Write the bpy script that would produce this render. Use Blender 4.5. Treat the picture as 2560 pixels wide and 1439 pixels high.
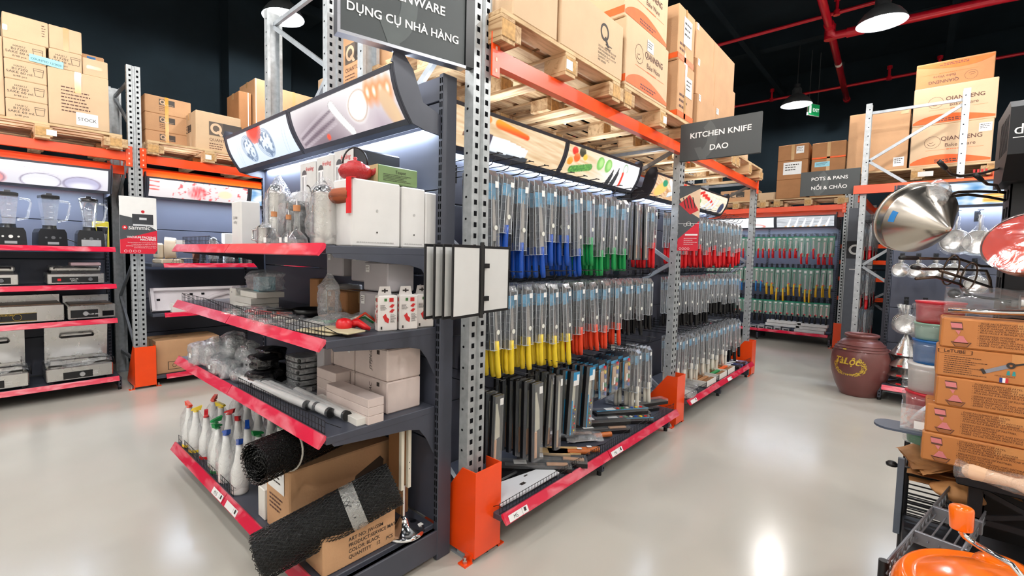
import bpy, bmesh, math, random
from mathutils import Vector, Matrix, Euler
from math import sin, cos, pi, sqrt, radians, atan2
random.seed(7)
for o in list(bpy.data.objects): bpy.data.objects.remove(o)
SC = bpy.context.scene
COL = SC.collection
# ------------------------------------------------------------------ camera, world, exposure
F, CX, CY, EYE = 1164.768, 1197.74, 711.684, 1.45
RC = ((0.68322814, -0.72995213, 0.0192142), (-0.03237199, -0.05656645, -0.99787389), (0.72948705, 0.68115352, -0.06227779))
cam_data = bpy.data.cameras.new('camera')
cam = bpy.data.objects.new('camera', cam_data); COL.objects.link(cam)
m = Matrix(((RC[0][0], -RC[1][0], -RC[2][0], 0), (RC[0][1], -RC[1][1], -RC[2][1], 0), (RC[0][2], -RC[1][2], -RC[2][2], EYE), (0, 0, 0, 1)))
cam.matrix_world = m
cam_data.sensor_width = 36; cam_data.lens = F/2560*36
cam_data.shift_x = (1280-CX)/2560; cam_data.shift_y = (CY-719.5)/2560
cam_data.clip_start = 0.05
SC.camera = cam
W = bpy.data.worlds.new('world'); SC.world = W; W.use_nodes = True
W.node_tree.nodes['Background'].inputs[0].default_value = (0.8, 0.9, 1, 1)
W.node_tree.nodes['Background'].inputs[1].default_value = 0.3
SC.view_settings.view_transform = 'Standard'; SC.view_settings.look = 'None'
SC.view_settings.gamma = 1; SC.view_settings.use_curve_mapping = False
SC.view_settings.exposure = -0.10
LAMP_POWER = 130.0
# high-bay lamps: the first three are in frame, the rest added unseen for even light
LAMPS = [(7.15, .44, 4.2), (9.9, 1.69, 4.2), (2.53, 5.6, 4.2), (.3, 3.2, 4.2), (.2, .6, 4.2), (-1.8, 4.9, 4.2), (2.6, -1.6, 4.2), (3.3, -.1, 4.2),
         (5.6, -2.2, 4.2), (-2.2, 1.8, 4.2), (0, -2, 4.2), (5.4, 5.6, 4.2), (8.2, 5.6, 4.2), (1.2, 1.6, 4.2), (-1.0, .2, 4.2), (5.0, -.8, 4.2), (-.9, 3.4, 4.2)]

def at(px, py, d):
    "world point seen at a pixel of the photograph, d metres in front of the camera"
    v = ((px-CX)/F*d, (py-CY)/F*d, d)
    return Vector(tuple(sum(RC[i][k]*v[i] for i in range(3)) for k in range(3))) + Vector((0, 0, EYE))

# ------------------------------------------------------------------ materials
MATS = {}
def lin(c):
    return tuple(((x/255)/12.92 if x/255 <= .04045 else ((x/255+.055)/1.055)**2.4) for x in c)
def nodes_of(name):
    mt = bpy.data.materials.new(name); mt.use_nodes = True
    nt = mt.node_tree; b = nt.nodes['Principled BSDF']
    return mt, nt, b
def add(nt, typ, **kw):
    n = nt.nodes.new(typ)
    for k, v in kw.items():
        if k.startswith('i_'):
            n.inputs[k[2:]].default_value = v
        else: setattr(n, k, v)
    return n
def M(name, rgb, rough=.5, metal=0, var=.06, scale=14, bump=0, bscale=60, stretch=None, spec=.5, coat=0, emit=0):
    "principled material with a little procedural colour variation and optional bump; rgb in 0..255"
    if name in MATS: return MATS[name]
    mt, nt, b = nodes_of(name); L = nt.links.new
    c = lin(rgb)
    tc = add(nt, 'ShaderNodeTexCoord'); mp = add(nt, 'ShaderNodeMapping'); L(tc.outputs['Object'], mp.inputs[0])
    if stretch: mp.inputs['Scale'].default_value = stretch
    nz = add(nt, 'ShaderNodeTexNoise', i_Scale=scale, i_Detail=4.0); L(mp.outputs[0], nz.inputs['Vector'])
    rp = add(nt, 'ShaderNodeValToRGB'); L(nz.outputs[0], rp.inputs[0])
    rp.color_ramp.elements[0].position = .3; rp.color_ramp.elements[1].position = .7
    rp.color_ramp.elements[0].color = tuple(max(0, x*(1-var)) for x in c)+(1,)
    rp.color_ramp.elements[1].color = tuple(min(1, x*(1+var)) for x in c)+(1,)
    L(rp.outputs[0], b.inputs['Base Color'])
    b.inputs['Roughness'].default_value = rough; b.inputs['Metallic'].default_value = metal
    b.inputs['Specular IOR Level'].default_value = spec; b.inputs['Coat Weight'].default_value = coat
    if bump:
        n2 = add(nt, 'ShaderNodeTexNoise', i_Scale=bscale, i_Detail=3.0); L(mp.outputs[0], n2.inputs['Vector'])
        bp = add(nt, 'ShaderNodeBump', i_Strength=bump, i_Distance=.01); L(n2.outputs[0], bp.inputs['Height'])
        L(bp.outputs[0], b.inputs['Normal'])
    if emit:
        L(rp.outputs[0], b.inputs['Emission Color']); b.inputs['Emission Strength'].default_value = emit
    MATS[name] = mt; return mt
def film(name, tint=(235, 240, 245), white=.10, gloss=.28, rough=.08, bump=.6, bscale=35):
    "thin clear plastic: mostly see-through, with wrinkled glossy highlights"
    if name in MATS: return MATS[name]
    mt, nt, b = nodes_of(name); L = nt.links.new; nt.nodes.remove(b)
    out = nt.nodes['Material Output']
    tc = add(nt, 'ShaderNodeTexCoord')
    nz = add(nt, 'ShaderNodeTexNoise', i_Scale=bscale, i_Detail=4.0, i_Distortion=1.2); L(tc.outputs['Object'], nz.inputs['Vector'])
    bp = add(nt, 'ShaderNodeBump', i_Strength=bump, i_Distance=.02); L(nz.outputs[0], bp.inputs['Height'])
    tr = add(nt, 'ShaderNodeBsdfTransparent'); tr.inputs[0].default_value = (1, 1, 1, 1)
    gl = add(nt, 'ShaderNodeBsdfGlossy', i_Roughness=rough); gl.inputs[0].default_value = (1, 1, 1, 1); L(bp.outputs[0], gl.inputs['Normal'])
    df = add(nt, 'ShaderNodeBsdfDiffuse'); df.inputs[0].default_value = lin(tint)+(1,); L(bp.outputs[0], df.inputs['Normal'])
    lw = add(nt, 'ShaderNodeLayerWeight', i_Blend=.5); L(bp.outputs[0], lw.inputs['Normal'])
    pw = add(nt, 'ShaderNodeMath', operation='POWER'); pw.inputs[1].default_value = 2.2; L(lw.outputs['Facing'], pw.inputs[0])
    ma = add(nt, 'ShaderNodeMath', operation='MULTIPLY_ADD'); ma.inputs[1].default_value = min(.75, gloss*2.0); ma.inputs[2].default_value = .03+gloss*.25; L(pw.outputs[0], ma.inputs[0])
    m1 = nt.nodes.new('ShaderNodeMixShader')
    m1.inputs[0].default_value = white
    L(tr.outputs[0], m1.inputs[1]); L(df.outputs[0], m1.inputs[2])
    m2 = nt.nodes.new('ShaderNodeMixShader'); L(ma.outputs[0], m2.inputs[0]); L(m1.outputs[0], m2.inputs[1]); L(gl.outputs[0], m2.inputs[2])
    L(m2.outputs[0], out.inputs[0])
    MATS[name] = mt; return mt
def brushed(name, rgb, rough=.3, stretch=(1, 1, 30)):
    if name in MATS: return MATS[name]
    mt, nt, b = nodes_of(name); L = nt.links.new
    tc = add(nt, 'ShaderNodeTexCoord'); mp = add(nt, 'ShaderNodeMapping'); L(tc.outputs['Object'], mp.inputs[0]); mp.inputs['Scale'].default_value = stretch
    nz = add(nt, 'ShaderNodeTexNoise', i_Scale=20.0, i_Detail=3.0); L(mp.outputs[0], nz.inputs['Vector'])
    rr = add(nt, 'ShaderNodeMapRange'); rr.inputs[3].default_value = rough*.7; rr.inputs[4].default_value = rough*1.4
    L(nz.outputs[0], rr.inputs[0]); L(rr.outputs[0], b.inputs['Roughness'])
    b.inputs['Base Color'].default_value = lin(rgb)+(1,); b.inputs['Metallic'].default_value = 1
    MATS[name] = mt; return mt
def scuffed(name, a, c):
    mt, nt, b = nodes_of(name); L = nt.links.new
    tc = add(nt, 'ShaderNodeTexCoord'); mp = add(nt, 'ShaderNodeMapping'); L(tc.outputs['Object'], mp.inputs[0]); mp.inputs['Scale'].default_value = (.35, 1, 1)
    n = add(nt, 'ShaderNodeTexNoise', i_Scale=16.0, i_Detail=6.0, i_Distortion=.8); L(mp.outputs[0], n.inputs['Vector'])
    r = add(nt, 'ShaderNodeValToRGB'); L(n.outputs[0], r.inputs[0]); r.color_ramp.elements[0].position = .48; r.color_ramp.elements[0].color = lin(a)+(1,); r.color_ramp.elements[1].position = .82; r.color_ramp.elements[1].color = lin(c)+(1,)
    L(r.outputs[0], b.inputs['Base Color']); b.inputs['Roughness'].default_value = .28; b.inputs['Coat Weight'].default_value = .3; MATS[name] = mt; return mt
def floor_mat():
    mt, nt, b = nodes_of('epoxy_floor'); L = nt.links.new
    tc = add(nt, 'ShaderNodeTexCoord')
    n1 = add(nt, 'ShaderNodeTexNoise', i_Scale=.9, i_Detail=3.0); L(tc.outputs['Object'], n1.inputs['Vector'])
    n2 = add(nt, 'ShaderNodeTexNoise', i_Scale=3.0, i_Detail=3.0); L(tc.outputs['Object'], n2.inputs['Vector'])
    r = add(nt, 'ShaderNodeValToRGB'); L(n1.outputs[0], r.inputs[0])
    r.color_ramp.elements[0].position = .3; r.color_ramp.elements[0].color = lin((190, 186, 175))+(1,)
    r.color_ramp.elements[1].position = .7; r.color_ramp.elements[1].color = lin((205, 201, 190))+(1,)
    L(r.outputs[0], b.inputs['Base Color'])
    mr = add(nt, 'ShaderNodeMapRange'); mr.inputs[3].default_value = .16; mr.inputs[4].default_value = .22; L(n1.outputs[0], mr.inputs[0]); L(mr.outputs[0], b.inputs['Roughness'])
    b.inputs['Specular IOR Level'].default_value = .5
    return mt
def wood_mat(name, a, c, axis='X', scale=5):
    if name in MATS: return MATS[name]
    mt, nt, b = nodes_of(name); L = nt.links.new
    tc = add(nt, 'ShaderNodeTexCoord'); mp = add(nt, 'ShaderNodeMapping'); L(tc.outputs['Object'], mp.inputs[0])
    mp.inputs['Scale'].default_value = {'X': (.12, 1, 1), 'Y': (1, .12, 1), 'Z': (1, 1, .12)}[axis]
    nz = add(nt, 'ShaderNodeTexNoise', i_Scale=scale*6, i_Detail=6.0, i_Distortion=.9); L(mp.outputs[0], nz.inputs['Vector'])
    n2 = add(nt, 'ShaderNodeTexNoise', i_Scale=3.0, i_Detail=2.0); L(tc.outputs['Object'], n2.inputs['Vector'])
    mx = add(nt, 'ShaderNodeMath', operation='ADD'); L(nz.outputs[0], mx.inputs[0]); L(n2.outputs[0], mx.inputs[1])
    r = add(nt, 'ShaderNodeValToRGB'); ml = add(nt, 'ShaderNodeMath', operation='MULTIPLY'); ml.inputs[1].default_value = .5; L(mx.outputs[0], ml.inputs[0]); L(ml.outputs[0], r.inputs[0])
    r.color_ramp.elements[0].position = .38; r.color_ramp.elements[0].color = lin(c)+(1,)
    r.color_ramp.elements[1].position = .56; r.color_ramp.elements[1].color = lin(a)+(1,)
    L(r.outputs[0], b.inputs['Base Color']); b.inputs['Roughness'].default_value = .75
    MATS[name] = mt; return mt
def printed(name, strength=0, rough=.5):
    "a printed picture: colours are stored on the mesh of the picture; backlit if strength is set"
    if name in MATS: return MATS[name]
    mt, nt, b = nodes_of(name); L = nt.links.new
    a = add(nt, 'ShaderNodeVertexColor', layer_name='print')
    b.inputs['Roughness'].default_value = rough
    if not strength: L(a.outputs[0], b.inputs['Base Color'])
    else: b.inputs['Base Color'].default_value = (.05, .05, .05, 1)
    if strength: L(a.outputs[0], b.inputs['Emission Color']); b.inputs['Emission Strength'].default_value = strength
    MATS[name] = mt; return mt

GALV = M('galvanised_steel', (172, 176, 178), .42, .35, .14, 30)
GALV2 = M('galvanised_brace', (158, 163, 168), .4, .35, .12, 20)
HOLE = M('dark_hole', (14, 15, 18), .9, spec=.1)
ORANGE = M('orange_powder_coat', (250, 76, 12), .32, 0, .04, 6, coat=.15)
SHELF = M('dark_grey_shelf_paint', (66, 69, 80), .45, .0, .08, 8)
BACK = M('back_panel_paint', (70, 73, 86), .5, 0, .05, 4)
PINK = scuffed('price_strip_crimson', (214, 22, 62), (236, 150, 160))
BLACKW = M('black_wire', (22, 23, 27), .4, .3)
BLACKP = M('black_plastic', (16, 16, 18), .35)
GREYP = M('grey_plastic', (96, 98, 102), .4)
WHITE = M('white_paper', (236, 236, 234), .6, var=.02)
OFFW = M('off_white_card', (224, 221, 214), .65, var=.05, scale=8)
KRAFT = M('kraft_cardboard', (196, 152, 112), .8, 0, .06, 7, .12, 90)
KRAFTD = M('dark_kraft_cardboard', (168, 118, 76), .8, 0, .08, 7, .12, 90)
KRAFTL = M('pale_kraft_cardboard', (206, 176, 142), .8, 0, .05, 6, .1, 90)
KRAFTP = M('pinkish_cardboard', (196, 166, 150), .8, 0, .05, 7, .1, 90)
TAPE = M('parcel_tape', (200, 160, 110), .2, var=.05, coat=.5)
TAPEY = M('yellow_parcel_tape', (206, 150, 40), .2, var=.15, coat=.5)
INK = M('dark_print_ink', (52, 44, 40), .7)
INKB = M('brown_print_ink', (92, 58, 48), .7)
INKR = M('red_print_ink', (205, 40, 40), .6)
OINK = M('orange_print_ink', (238, 96, 28), .6, var=.08, scale=20)
WOOD = wood_mat('pallet_wood_long', (214, 184, 142), (150, 110, 70), 'X')
WOODY = wood_mat('pallet_wood_cross', (210, 178, 136), (140, 100, 62), 'Y')
STEEL = brushed('brushed_stainless', (208, 206, 203), .27, (.5, .5, .5))
CHROME = M('polished_chrome', (222, 222, 224), .1, 1, .02)
BLADE = M('knife_blade_steel', (205, 200, 196), .25, .85, .05)
BAG = film('clear_plastic_bag', white=.22, gloss=.35, bump=1.0)
BLIS = film('blister_plastic', white=.07, gloss=.2, rough=.2, bump=.12, bscale=12)
BAG2 = film('thin_clear_wrap', white=.05, gloss=.25, bump=.8)
BAG3 = film('smooth_clear_wrap', white=.06, gloss=.12, bump=.12, bscale=12)
GLASS = film('clear_glass', (240, 245, 248), .05, .3, .03, .05)
REDP = M('red_plastic', (214, 24, 32), .3, coat=.3)
TEALW = M('black_teal_paint', (24, 35, 42), .85, var=.2, scale=2, spec=.15)

# ------------------------------------------------------------------ mesh building
class MB:
    def __init__(s): s.v = []; s.f = []; s.m = []; s.mats = []; s.cur = 0; s.sm = []; s.smooth = False; s.X = None
    def mat(s, mt):
        if mt not in s.mats: s.mats.append(mt)
        s.cur = s.mats.index(mt); return s
    def put(s, vs, fs, sm=None):
        n = len(s.v)
        for p in vs:
            p = Vector(p)
            if s.X: p = s.X @ p
            s.v.append(p)
        for f in fs: s.f.append(tuple(i+n for i in f)); s.m.append(s.cur); s.sm.append(s.smooth if sm is None else sm)
        return s
    def box(s, x0, y0, z0, x1, y1, z1, R=None, c=None):
        vs = [Vector((x, y, z)) for z in (z0, z1) for y in (y0, y1) for x in (x0, x1)]
        if R is not None:
            c = Vector(c) if c is not None else Vector(((x0+x1)/2, (y0+y1)/2, (z0+z1)/2)); vs = [R @ (p-c)+c for p in vs]
        return s.put(vs, [(0, 2, 3, 1), (4, 5, 7, 6), (0, 1, 5, 4), (2, 6, 7, 3), (0, 4, 6, 2), (1, 3, 7, 5)])
    def bbox(s, x0, y0, z0, x1, y1, z1, b=.004):
        "box with chamfered edges"
        xs, ys, zs = (x0, x1), (y0, y1), (z0, z1); vs = []; idx = {}
        for i in (0, 1):
            for j in (0, 1):
                for k in (0, 1):
                    for a in range(3):
                        p = [xs[i]+(b if i == 0 else -b), ys[j]+(b if j == 0 else -b), zs[k]+(b if k == 0 else -b)]
                        p[a] = (xs, ys, zs)[a][(i, j, k)[a]]
                        idx[(i, j, k, a)] = len(vs); vs.append(p)
        fs = []
        for a in range(3):
            o = [q for q in range(3) if q != a]
            for sgn in (0, 1):
                loop = []
                for u, w in ((0, 0), (1, 0), (1, 1), (0, 1)):
                    c = [0, 0, 0]; c[a] = sgn; c[o[0]] = u; c[o[1]] = w; loop.append(idx[tuple(c)+(a,)])
                fs.append(loop)
        for a in range(3):
            o = [q for q in range(3) if q != a]
            for u in (0, 1):
                for w in (0, 1):
                    l = []
                    for e, q in ((0, 0), (1, 0), (1, 1), (0, 1)):
                        c = [0, 0, 0]; c[a] = e; c[o[0]] = u; c[o[1]] = w; l.append(idx[tuple(c)+(o[q],)])
                    fs.append(l)
        for i in (0, 1):
            for j in (0, 1):
                for k in (0, 1): fs.append([idx[(i, j, k, a)] for a in range(3)])
        ctr = Vector(((x0+x1)/2, (y0+y1)/2, (z0+z1)/2)); out = []
        for f in fs:
            p = [Vector(vs[i]) for i in f]; n = (p[1]-p[0]).cross(p[2]-p[0])
            mid = sum(p, Vector())/len(p)
            out.append(f if n.dot(mid-ctr) > 0 else f[::-1])
        return s.put(vs, out)
    def cyl(s, p0, p1, r0, r1=None, n=12, caps=True, sm=True):
        p0 = Vector(p0); p1 = Vector(p1); r1 = r0 if r1 is None else r1
        d = (p1-p0).normalized(); u = d.orthogonal().normalized(); w = d.cross(u)
        vs = [p0+(u*cos(2*pi*i/n)+w*sin(2*pi*i/n))*r0 for i in range(n)]+[p1+(u*cos(2*pi*i/n)+w*sin(2*pi*i/n))*r1 for i in range(n)]
        s.put(vs, [(i, (i+1) % n, n+(i+1) % n, n+i) for i in range(n)], sm)
        if caps: s.put(vs[:n], [tuple(range(n))[::-1]], False); s.put(vs[n:], [tuple(range(n))], False)
        return s
    def tube(s, pts, r, n=8, caps=True, closed=False):
        pts = [Vector(p) for p in pts]; N = len(pts); rings = []; u = None
        for i, p in enumerate(pts):
            a = pts[i-1] if (i > 0 or closed) else p; b = pts[(i+1) % N] if (i < N-1 or closed) else p
            d = (b-a).normalized()
            u = d.orthogonal().normalized() if u is None else (u-d*u.dot(d)).normalized()
            w = d.cross(u); rr = r[i] if isinstance(r, (list, tuple)) else r
            rings.append([p+(u*cos(2*pi*k/n)+w*sin(2*pi*k/n))*rr for k in range(n)])
        vs = [q for g in rings for q in g]
        fs = [(i*n+k, i*n+(k+1) % n, ((i+1) % N)*n+(k+1) % n, ((i+1) % N)*n+k) for i in range(N if closed else N-1) for k in range(n)]
        if caps and not closed: fs += [tuple(range(n))[::-1], tuple((N-1)*n+k for k in range(n))]
        return s.put(vs, fs, True)
    def lathe(s, prof, n=24, c=(0, 0, 0), sx=1, sy=1, R=None, sm=True):
        c = Vector(c); vs = []
        for r, z in prof:
            for k in range(n):
                p = Vector((r*cos(2*pi*k/n)*sx, r*sin(2*pi*k/n)*sy, z))
                vs.append((R @ p if R is not None else p)+c)
        fs = [(i*n+k, i*n+(k+1) % n, (i+1)*n+(k+1) % n, (i+1)*n+k) for i in range(len(prof)-1) for k in range(n)]
        return s.put(vs, fs, sm)
    def prism(s, poly, h0, h1, axis='Z'):
        "extrude a 2D outline along an axis"
        def P(a, b, h): return {'Z': (a, b, h), 'Y': (a, h, b), 'X': (h, a, b)}[axis]
        n = len(poly); vs = [P(a, b, h0) for a, b in poly]+[P(a, b, h1) for a, b in poly]
        ar = sum(poly[i][0]*poly[(i+1) % n][1]-poly[(i+1) % n][0]*poly[i][1] for i in range(n))
        fl = (ar < 0) != (axis == 'Y') != (h1 < h0)
        fs = [tuple(range(n))[::-1], tuple(range(n, 2*n))]+[(i, (i+1) % n, n+(i+1) % n, n+i) for i in range(n)]
        return s.put(vs, [f[::-1] for f in fs] if fl else fs)
    def sheet(s, fn, nu, nv, sm=True, thick=0):
        vs = [fn(i/nu, j/nv) for j in range(nv+1) for i in range(nu+1)]
        fs = [(j*(nu+1)+i, j*(nu+1)+i+1, (j+1)*(nu+1)+i+1, (j+1)*(nu+1)+i) for j in range(nv) for i in range(nu)]
        return s.put(vs, fs, sm)
    def mesh(s, o2, mt4=None):
        "append another mesh datablock transformed by a matrix"
        return s.put([mt4 @ v.co for v in o2.vertices], [tuple(p.vertices) for p in o2.polygons], False)
    def data(s, name):
        me = bpy.data.meshes.new(name)
        me.from_pydata([tuple(p) for p in s.v], [], s.f)
        for mt in s.mats: me.materials.append(mt)
        me.polygons.foreach_set('material_index', s.m); me.polygons.foreach_set('use_smooth', s.sm)
        me.update(); return me
    def build(s, name, parent=None, loc=None, rot=None, **tags):
        o = bpy.data.objects.new(name, s.data(name)); COL.objects.link(o)
        if parent is not None: o.parent = parent
        if loc is not None: o.location = loc
        if rot is not None: o.rotation_euler = rot
        for k, v in tags.items():
            if v: o[k] = v
        return o
def mb(mt): return MB().mat(mt)
def T(name, label, cat, loc=(0, 0, 0), rz=0, group=None, rot=None):
    o = bpy.data.objects.new(name, None); COL.objects.link(o); o.empty_display_size = .1
    o.location = loc; o.rotation_euler = rot if rot else (0, 0, rz)
    o['label'] = label; o['category'] = cat
    if group: o['group'] = group
    return o
KIDS = {}
def dup(root, loc=None, rot=None, label=None, group=None, cat=None):
    "copy of a thing with copies of its parts and sub-parts"
    def cp(o, par):
        c = o.copy(); COL.objects.link(c)
        if par is not None: c.parent = par
        for k in ch[o.name]: cp(k, c)
        return c
    ch = {}
    def walk(o):
        if o.name not in KIDS: KIDS[o.name] = list(o.children)
        ch[o.name] = KIDS[o.name]
        for k in ch[o.name]: walk(k)
    walk(root); c = cp(root, None)
    if loc is not None: c.location = loc
    if rot is not None: c.rotation_euler = rot
    if label: c['label'] = label
    if group: c['group'] = group
    if cat: c['category'] = cat
    return c
ORD = ['first', 'second', 'third', 'fourth', 'fifth', 'sixth', 'seventh', 'eighth', 'ninth', 'tenth', 'eleventh', 'twelfth', 'thirteenth', 'fourteenth', 'fifteenth', 'sixteenth', 'seventeenth', 'eighteenth', 'nineteenth', 'twentieth']
# ---- lettering
TXT = {}
def text_data(t, bold=0., align='CENTER', space=1.0):
    key = (t, bold, align, space)
    if key in TXT: return TXT[key]
    cu = bpy.data.curves.new('t', 'FONT'); cu.body = t; cu.size = 1; cu.align_x = align; cu.offset = bold; cu.resolution_u = 3; cu.space_character = space
    ob = bpy.data.objects.new('t', cu); COL.objects.link(ob)
    bpy.context.view_layer.update()
    me = bpy.data.meshes.new_from_object(ob)
    bpy.data.objects.remove(ob); TXT[key] = me; return me
def frame4(o, u, v):
    "matrix whose x runs along u, y along v, origin o"
    u = Vector(u).normalized(); v = Vector(v).normalized(); n = u.cross(v)
    return Matrix(((u[0], v[0], n[0], o[0]), (u[1], v[1], n[1], o[1]), (u[2], v[2], n[2], o[2]), (0, 0, 0, 1)))
def letter(b, t, o, u=(1, 0, 0), v=(0, 0, 1), size=.05, bold=0., align='CENTER', wide=1.0, space=1.0, slant=0):
    "lettering lying on the plane through o spanned by u and v"
    A = frame4(o, u, v) @ Matrix.Diagonal((size*wide, size, 1, 1))
    if slant: A = A @ Matrix(((1, slant, 0, 0), (0, 1, 0, 0), (0, 0, 1, 0), (0, 0, 0, 1)))
    me = text_data(t, bold, align, space)
    return b.put([A @ Vector((p.co.x, p.co.y, .0)) for p in me.vertices], [tuple(q.vertices) for q in me.polygons], False)
def ring(b, o, u, v, r0, r1, a0=0, a1=2*pi, n=28):
    A = frame4(o, u, v); vs = []; k = n
    for i in range(k+1):
        a = a0+(a1-a0)*i/k
        vs += [A @ Vector((r0*cos(a), r0*sin(a), 0)), A @ Vector((r1*cos(a), r1*sin(a), 0))]
    return b.put(vs, [(2*i, 2*i+1, 2*i+3, 2*i+2) for i in range(k)], False)
def rect(b, o, u, v, x0, y0, x1, y1, z=0):
    A = frame4(o, u, v); return b.put([A @ Vector(p) for p in ((x0, y0, z), (x1, y0, z), (x1, y1, z), (x0, y1, z))], [(0, 1, 2, 3)], False)
def poly(b, o, u, v, pts, z=0):
    A = frame4(o, u, v); return b.put([A @ Vector((x, y, z)) for x, y in pts], [tuple(range(len(pts)))], False)
def qlogo(b, o, u, v, r, light=None, tail=True):
    "the ring-and-tail letter mark"
    if light: b.mat(light)
    ring(b, o, u, v, r*.62, r, radians(-35), radians(285)); 
    if tail: poly(b, o, u, v, [(r*.0, -r*.95), (r*.35, -r*.35), (r*1.0, -r*1.15), (r*.62, -r*1.3)])
# ---- printed pictures
def picture(name, parent, fn, paint, nu, nv, mt):
    "grid mesh fn(u,v)->point whose print colours come from paint(u,v)->rgb"
    b = mb(mt); b.sheet(fn, nu, nv, True)
    o = b.build(name, parent); me = o.data
    ca = me.color_attributes.new('print', 'FLOAT_COLOR', 'POINT'); k = 0; buf = []
    for j in range(nv+1):
        for i in range(nu+1):
            c = lin(paint(i/nu, j/nv)); buf += [c[0], c[1], c[2], 1]
    ca.data.foreach_set('color', buf); return o
def mixc(a, b, t):
    t = max(0, min(1, t)); return tuple(a[i]*(1-t)+b[i]*t for i in range(3))
def soft(d, w=.01): return max(0, min(1, .5-d/w))
def ell(u, v, cx, cy, rx, ry, ang=0):
    x, y = u-cx, v-cy; c, s = cos(ang), sin(ang); x, y = x*c+y*s, -x*s+y*c
    return (sqrt((x/rx)**2+(y/ry)**2)-1)*min(rx, ry)
def capsule(u, v, x0, y0, x1, y1, r):
    dx, dy = x1-x0, y1-y0; t = max(0, min(1, ((u-x0)*dx+(v-y0)*dy)/(dx*dx+dy*dy)))
    return sqrt((u-x0-t*dx)**2+(v-y0-t*dy)**2)-r
def noise2(x, y, s=1):
    from mathutils import noise
    return noise.noise(Vector((x*s, y*s, 3.7)))

def smallprint(b, O, u, v, x, y, w, n, dy, h, seed=0):
    R = random.Random(seed)
    for k in range(n):
        q = x; e = x+w*R.uniform(.6, 1)
        while q < e:
            l = R.uniform(.4, 1.6)*h*2; rect(b, O, u, v, q, y-k*dy, min(q+l, e), y-k*dy+h); q += l+h*.6
# ------------------------------------------------------------------ the room
def struct(name, b):
    o = b.build(name); o['kind'] = 'structure'; return o
XMIN, XMAX, YMIN, YMAX, CEIL = -3.6, 11.6, -3.6, 7.35, 5.3
PALEW = M('pale_bounce_wall', (226, 224, 218), .7, var=.03, scale=2)  # unseen right and back walls, made pale and set close to bounce fill light
mt = floor_mat(); struct('floor', mb(mt).box(XMIN, YMIN, -.1, XMAX, YMAX, 0))
struct('wall_left', mb(TEALW).box(XMIN, YMAX, 0, XMAX, YMAX+.15, CEIL).box(2.42, YMAX-.3, 0, 3.3, YMAX, CEIL))
struct('wall_far', mb(TEALW).box(XMAX, YMIN, 0, XMAX+.15, YMAX, CEIL))
struct('wall_right', mb(PALEW).box(XMIN, YMIN-.15, 0, XMAX, YMIN, CEIL))
struct('wall_back', mb(PALEW).box(XMIN-.15, YMIN, 0, XMIN, YMAX, CEIL))
struct('ceiling', mb(TEALW).box(XMIN, YMIN, CEIL, XMAX, YMAX, CEIL+.1))
b = mb(TEALW)
for x in (-2, .8, 3.6, 6.4, 9.2): b.box(x-.1, YMIN, CEIL-.3, x+.1, YMAX, CEIL)
struct('trim_1', b)
b = mb(TEALW)
for y in (-2.6, -.2, 2.2, 4.6, 6.6):
    b.box(XMIN, y-.04, CEIL-.42, XMAX, y+.04, CEIL-.3)
struct('trim_2', b)

# ------------------------------------------------------------------ sprinkler pipes
RPIPE = M('red_painted_pipe', (196, 20, 42), .3, .1, .06, 10, coat=.2)
PZ = 4.55
t = T('sprinkler_pipe', 'thick red sprinkler pipe running away from the viewer under the ceiling, with an elbow', 'pipe', (6.0, .95, PZ), group=None)
p = mb(RPIPE).tube([(-1.5, -.02, 0), (2.0, .06, 0), (5.35, .18, 0)], .045, 12)
p.cyl((5.3, .18, 0), (5.4, .183, 0), .055, n=12); p.build('pipe', t)
mb(RPIPE).tube([(1.75, .06, .02), (1.8, .05, -.06), (1.85, -.0, -.09), (1.87, -.3, -.09), (1.98, -1.5, -.09), (2.3, -3.2, -.09)], .052, 12).build('branch_pipe', t)
mb(RPIPE).cyl((1.86, .06, -.13), (1.86, .06, .06), .062, n=14).cyl((1.66, .052, 0), (1.98, .062, 0), .058, n=14).cyl((1.875, -.3, -.09), (1.865, -.12, -.09), .062, n=14).build('fitting', t)
mb(WHITE).cyl((3.2, .105, 0), (3.3, .108, 0), .047, n=12, caps=False).build('label_band', t, label='white printed band')
mb(M('pipe_bracket', (60, 60, 62), .5, .5)).cyl((.4, .02, 0), (.4, .02, CEIL-PZ-.42), .006, n=6).cyl((4.2, .14, 0), (4.2, .14, CEIL-PZ-.42), .006, n=6).build('hanger', t)
def thin_pipe(x, y0, y1, z, r, lab, drops):
    t = T('sprinkler_branch', lab, 'pipe', (x, (y0+y1)/2, z)); h = (y1-y0)/2
    mb(RPIPE).cyl((0, -h, 0), (0, h, 0), r, n=10).build('pipe', t)
    for d in drops:
        mb(RPIPE).cyl((0, d-(y0+y1)/2, 0), (0, d-(y0+y1)/2, .16), r*.8, n=8).cyl((0, d-(y0+y1)/2, -.03), (0, d-(y0+y1)/2, .03), r*1.6, n=8).cyl((0, d-(y0+y1)/2, .15), (0, d-(y0+y1)/2, .2), r*1.5, n=8).build('sprinkler_head', t)
thin_pipe(7.45, -1.5, 7.2, 4.58, .024, 'thin red pipe crossing the ceiling over the carton-laden knife racks', (.9, 3.2))
thin_pipe(10.5, -2.5, 7.2, 4.55, .024, 'thin red pipe low across the far end of the ceiling behind the farthest lamp', (2.2, .5, -.1))

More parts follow.
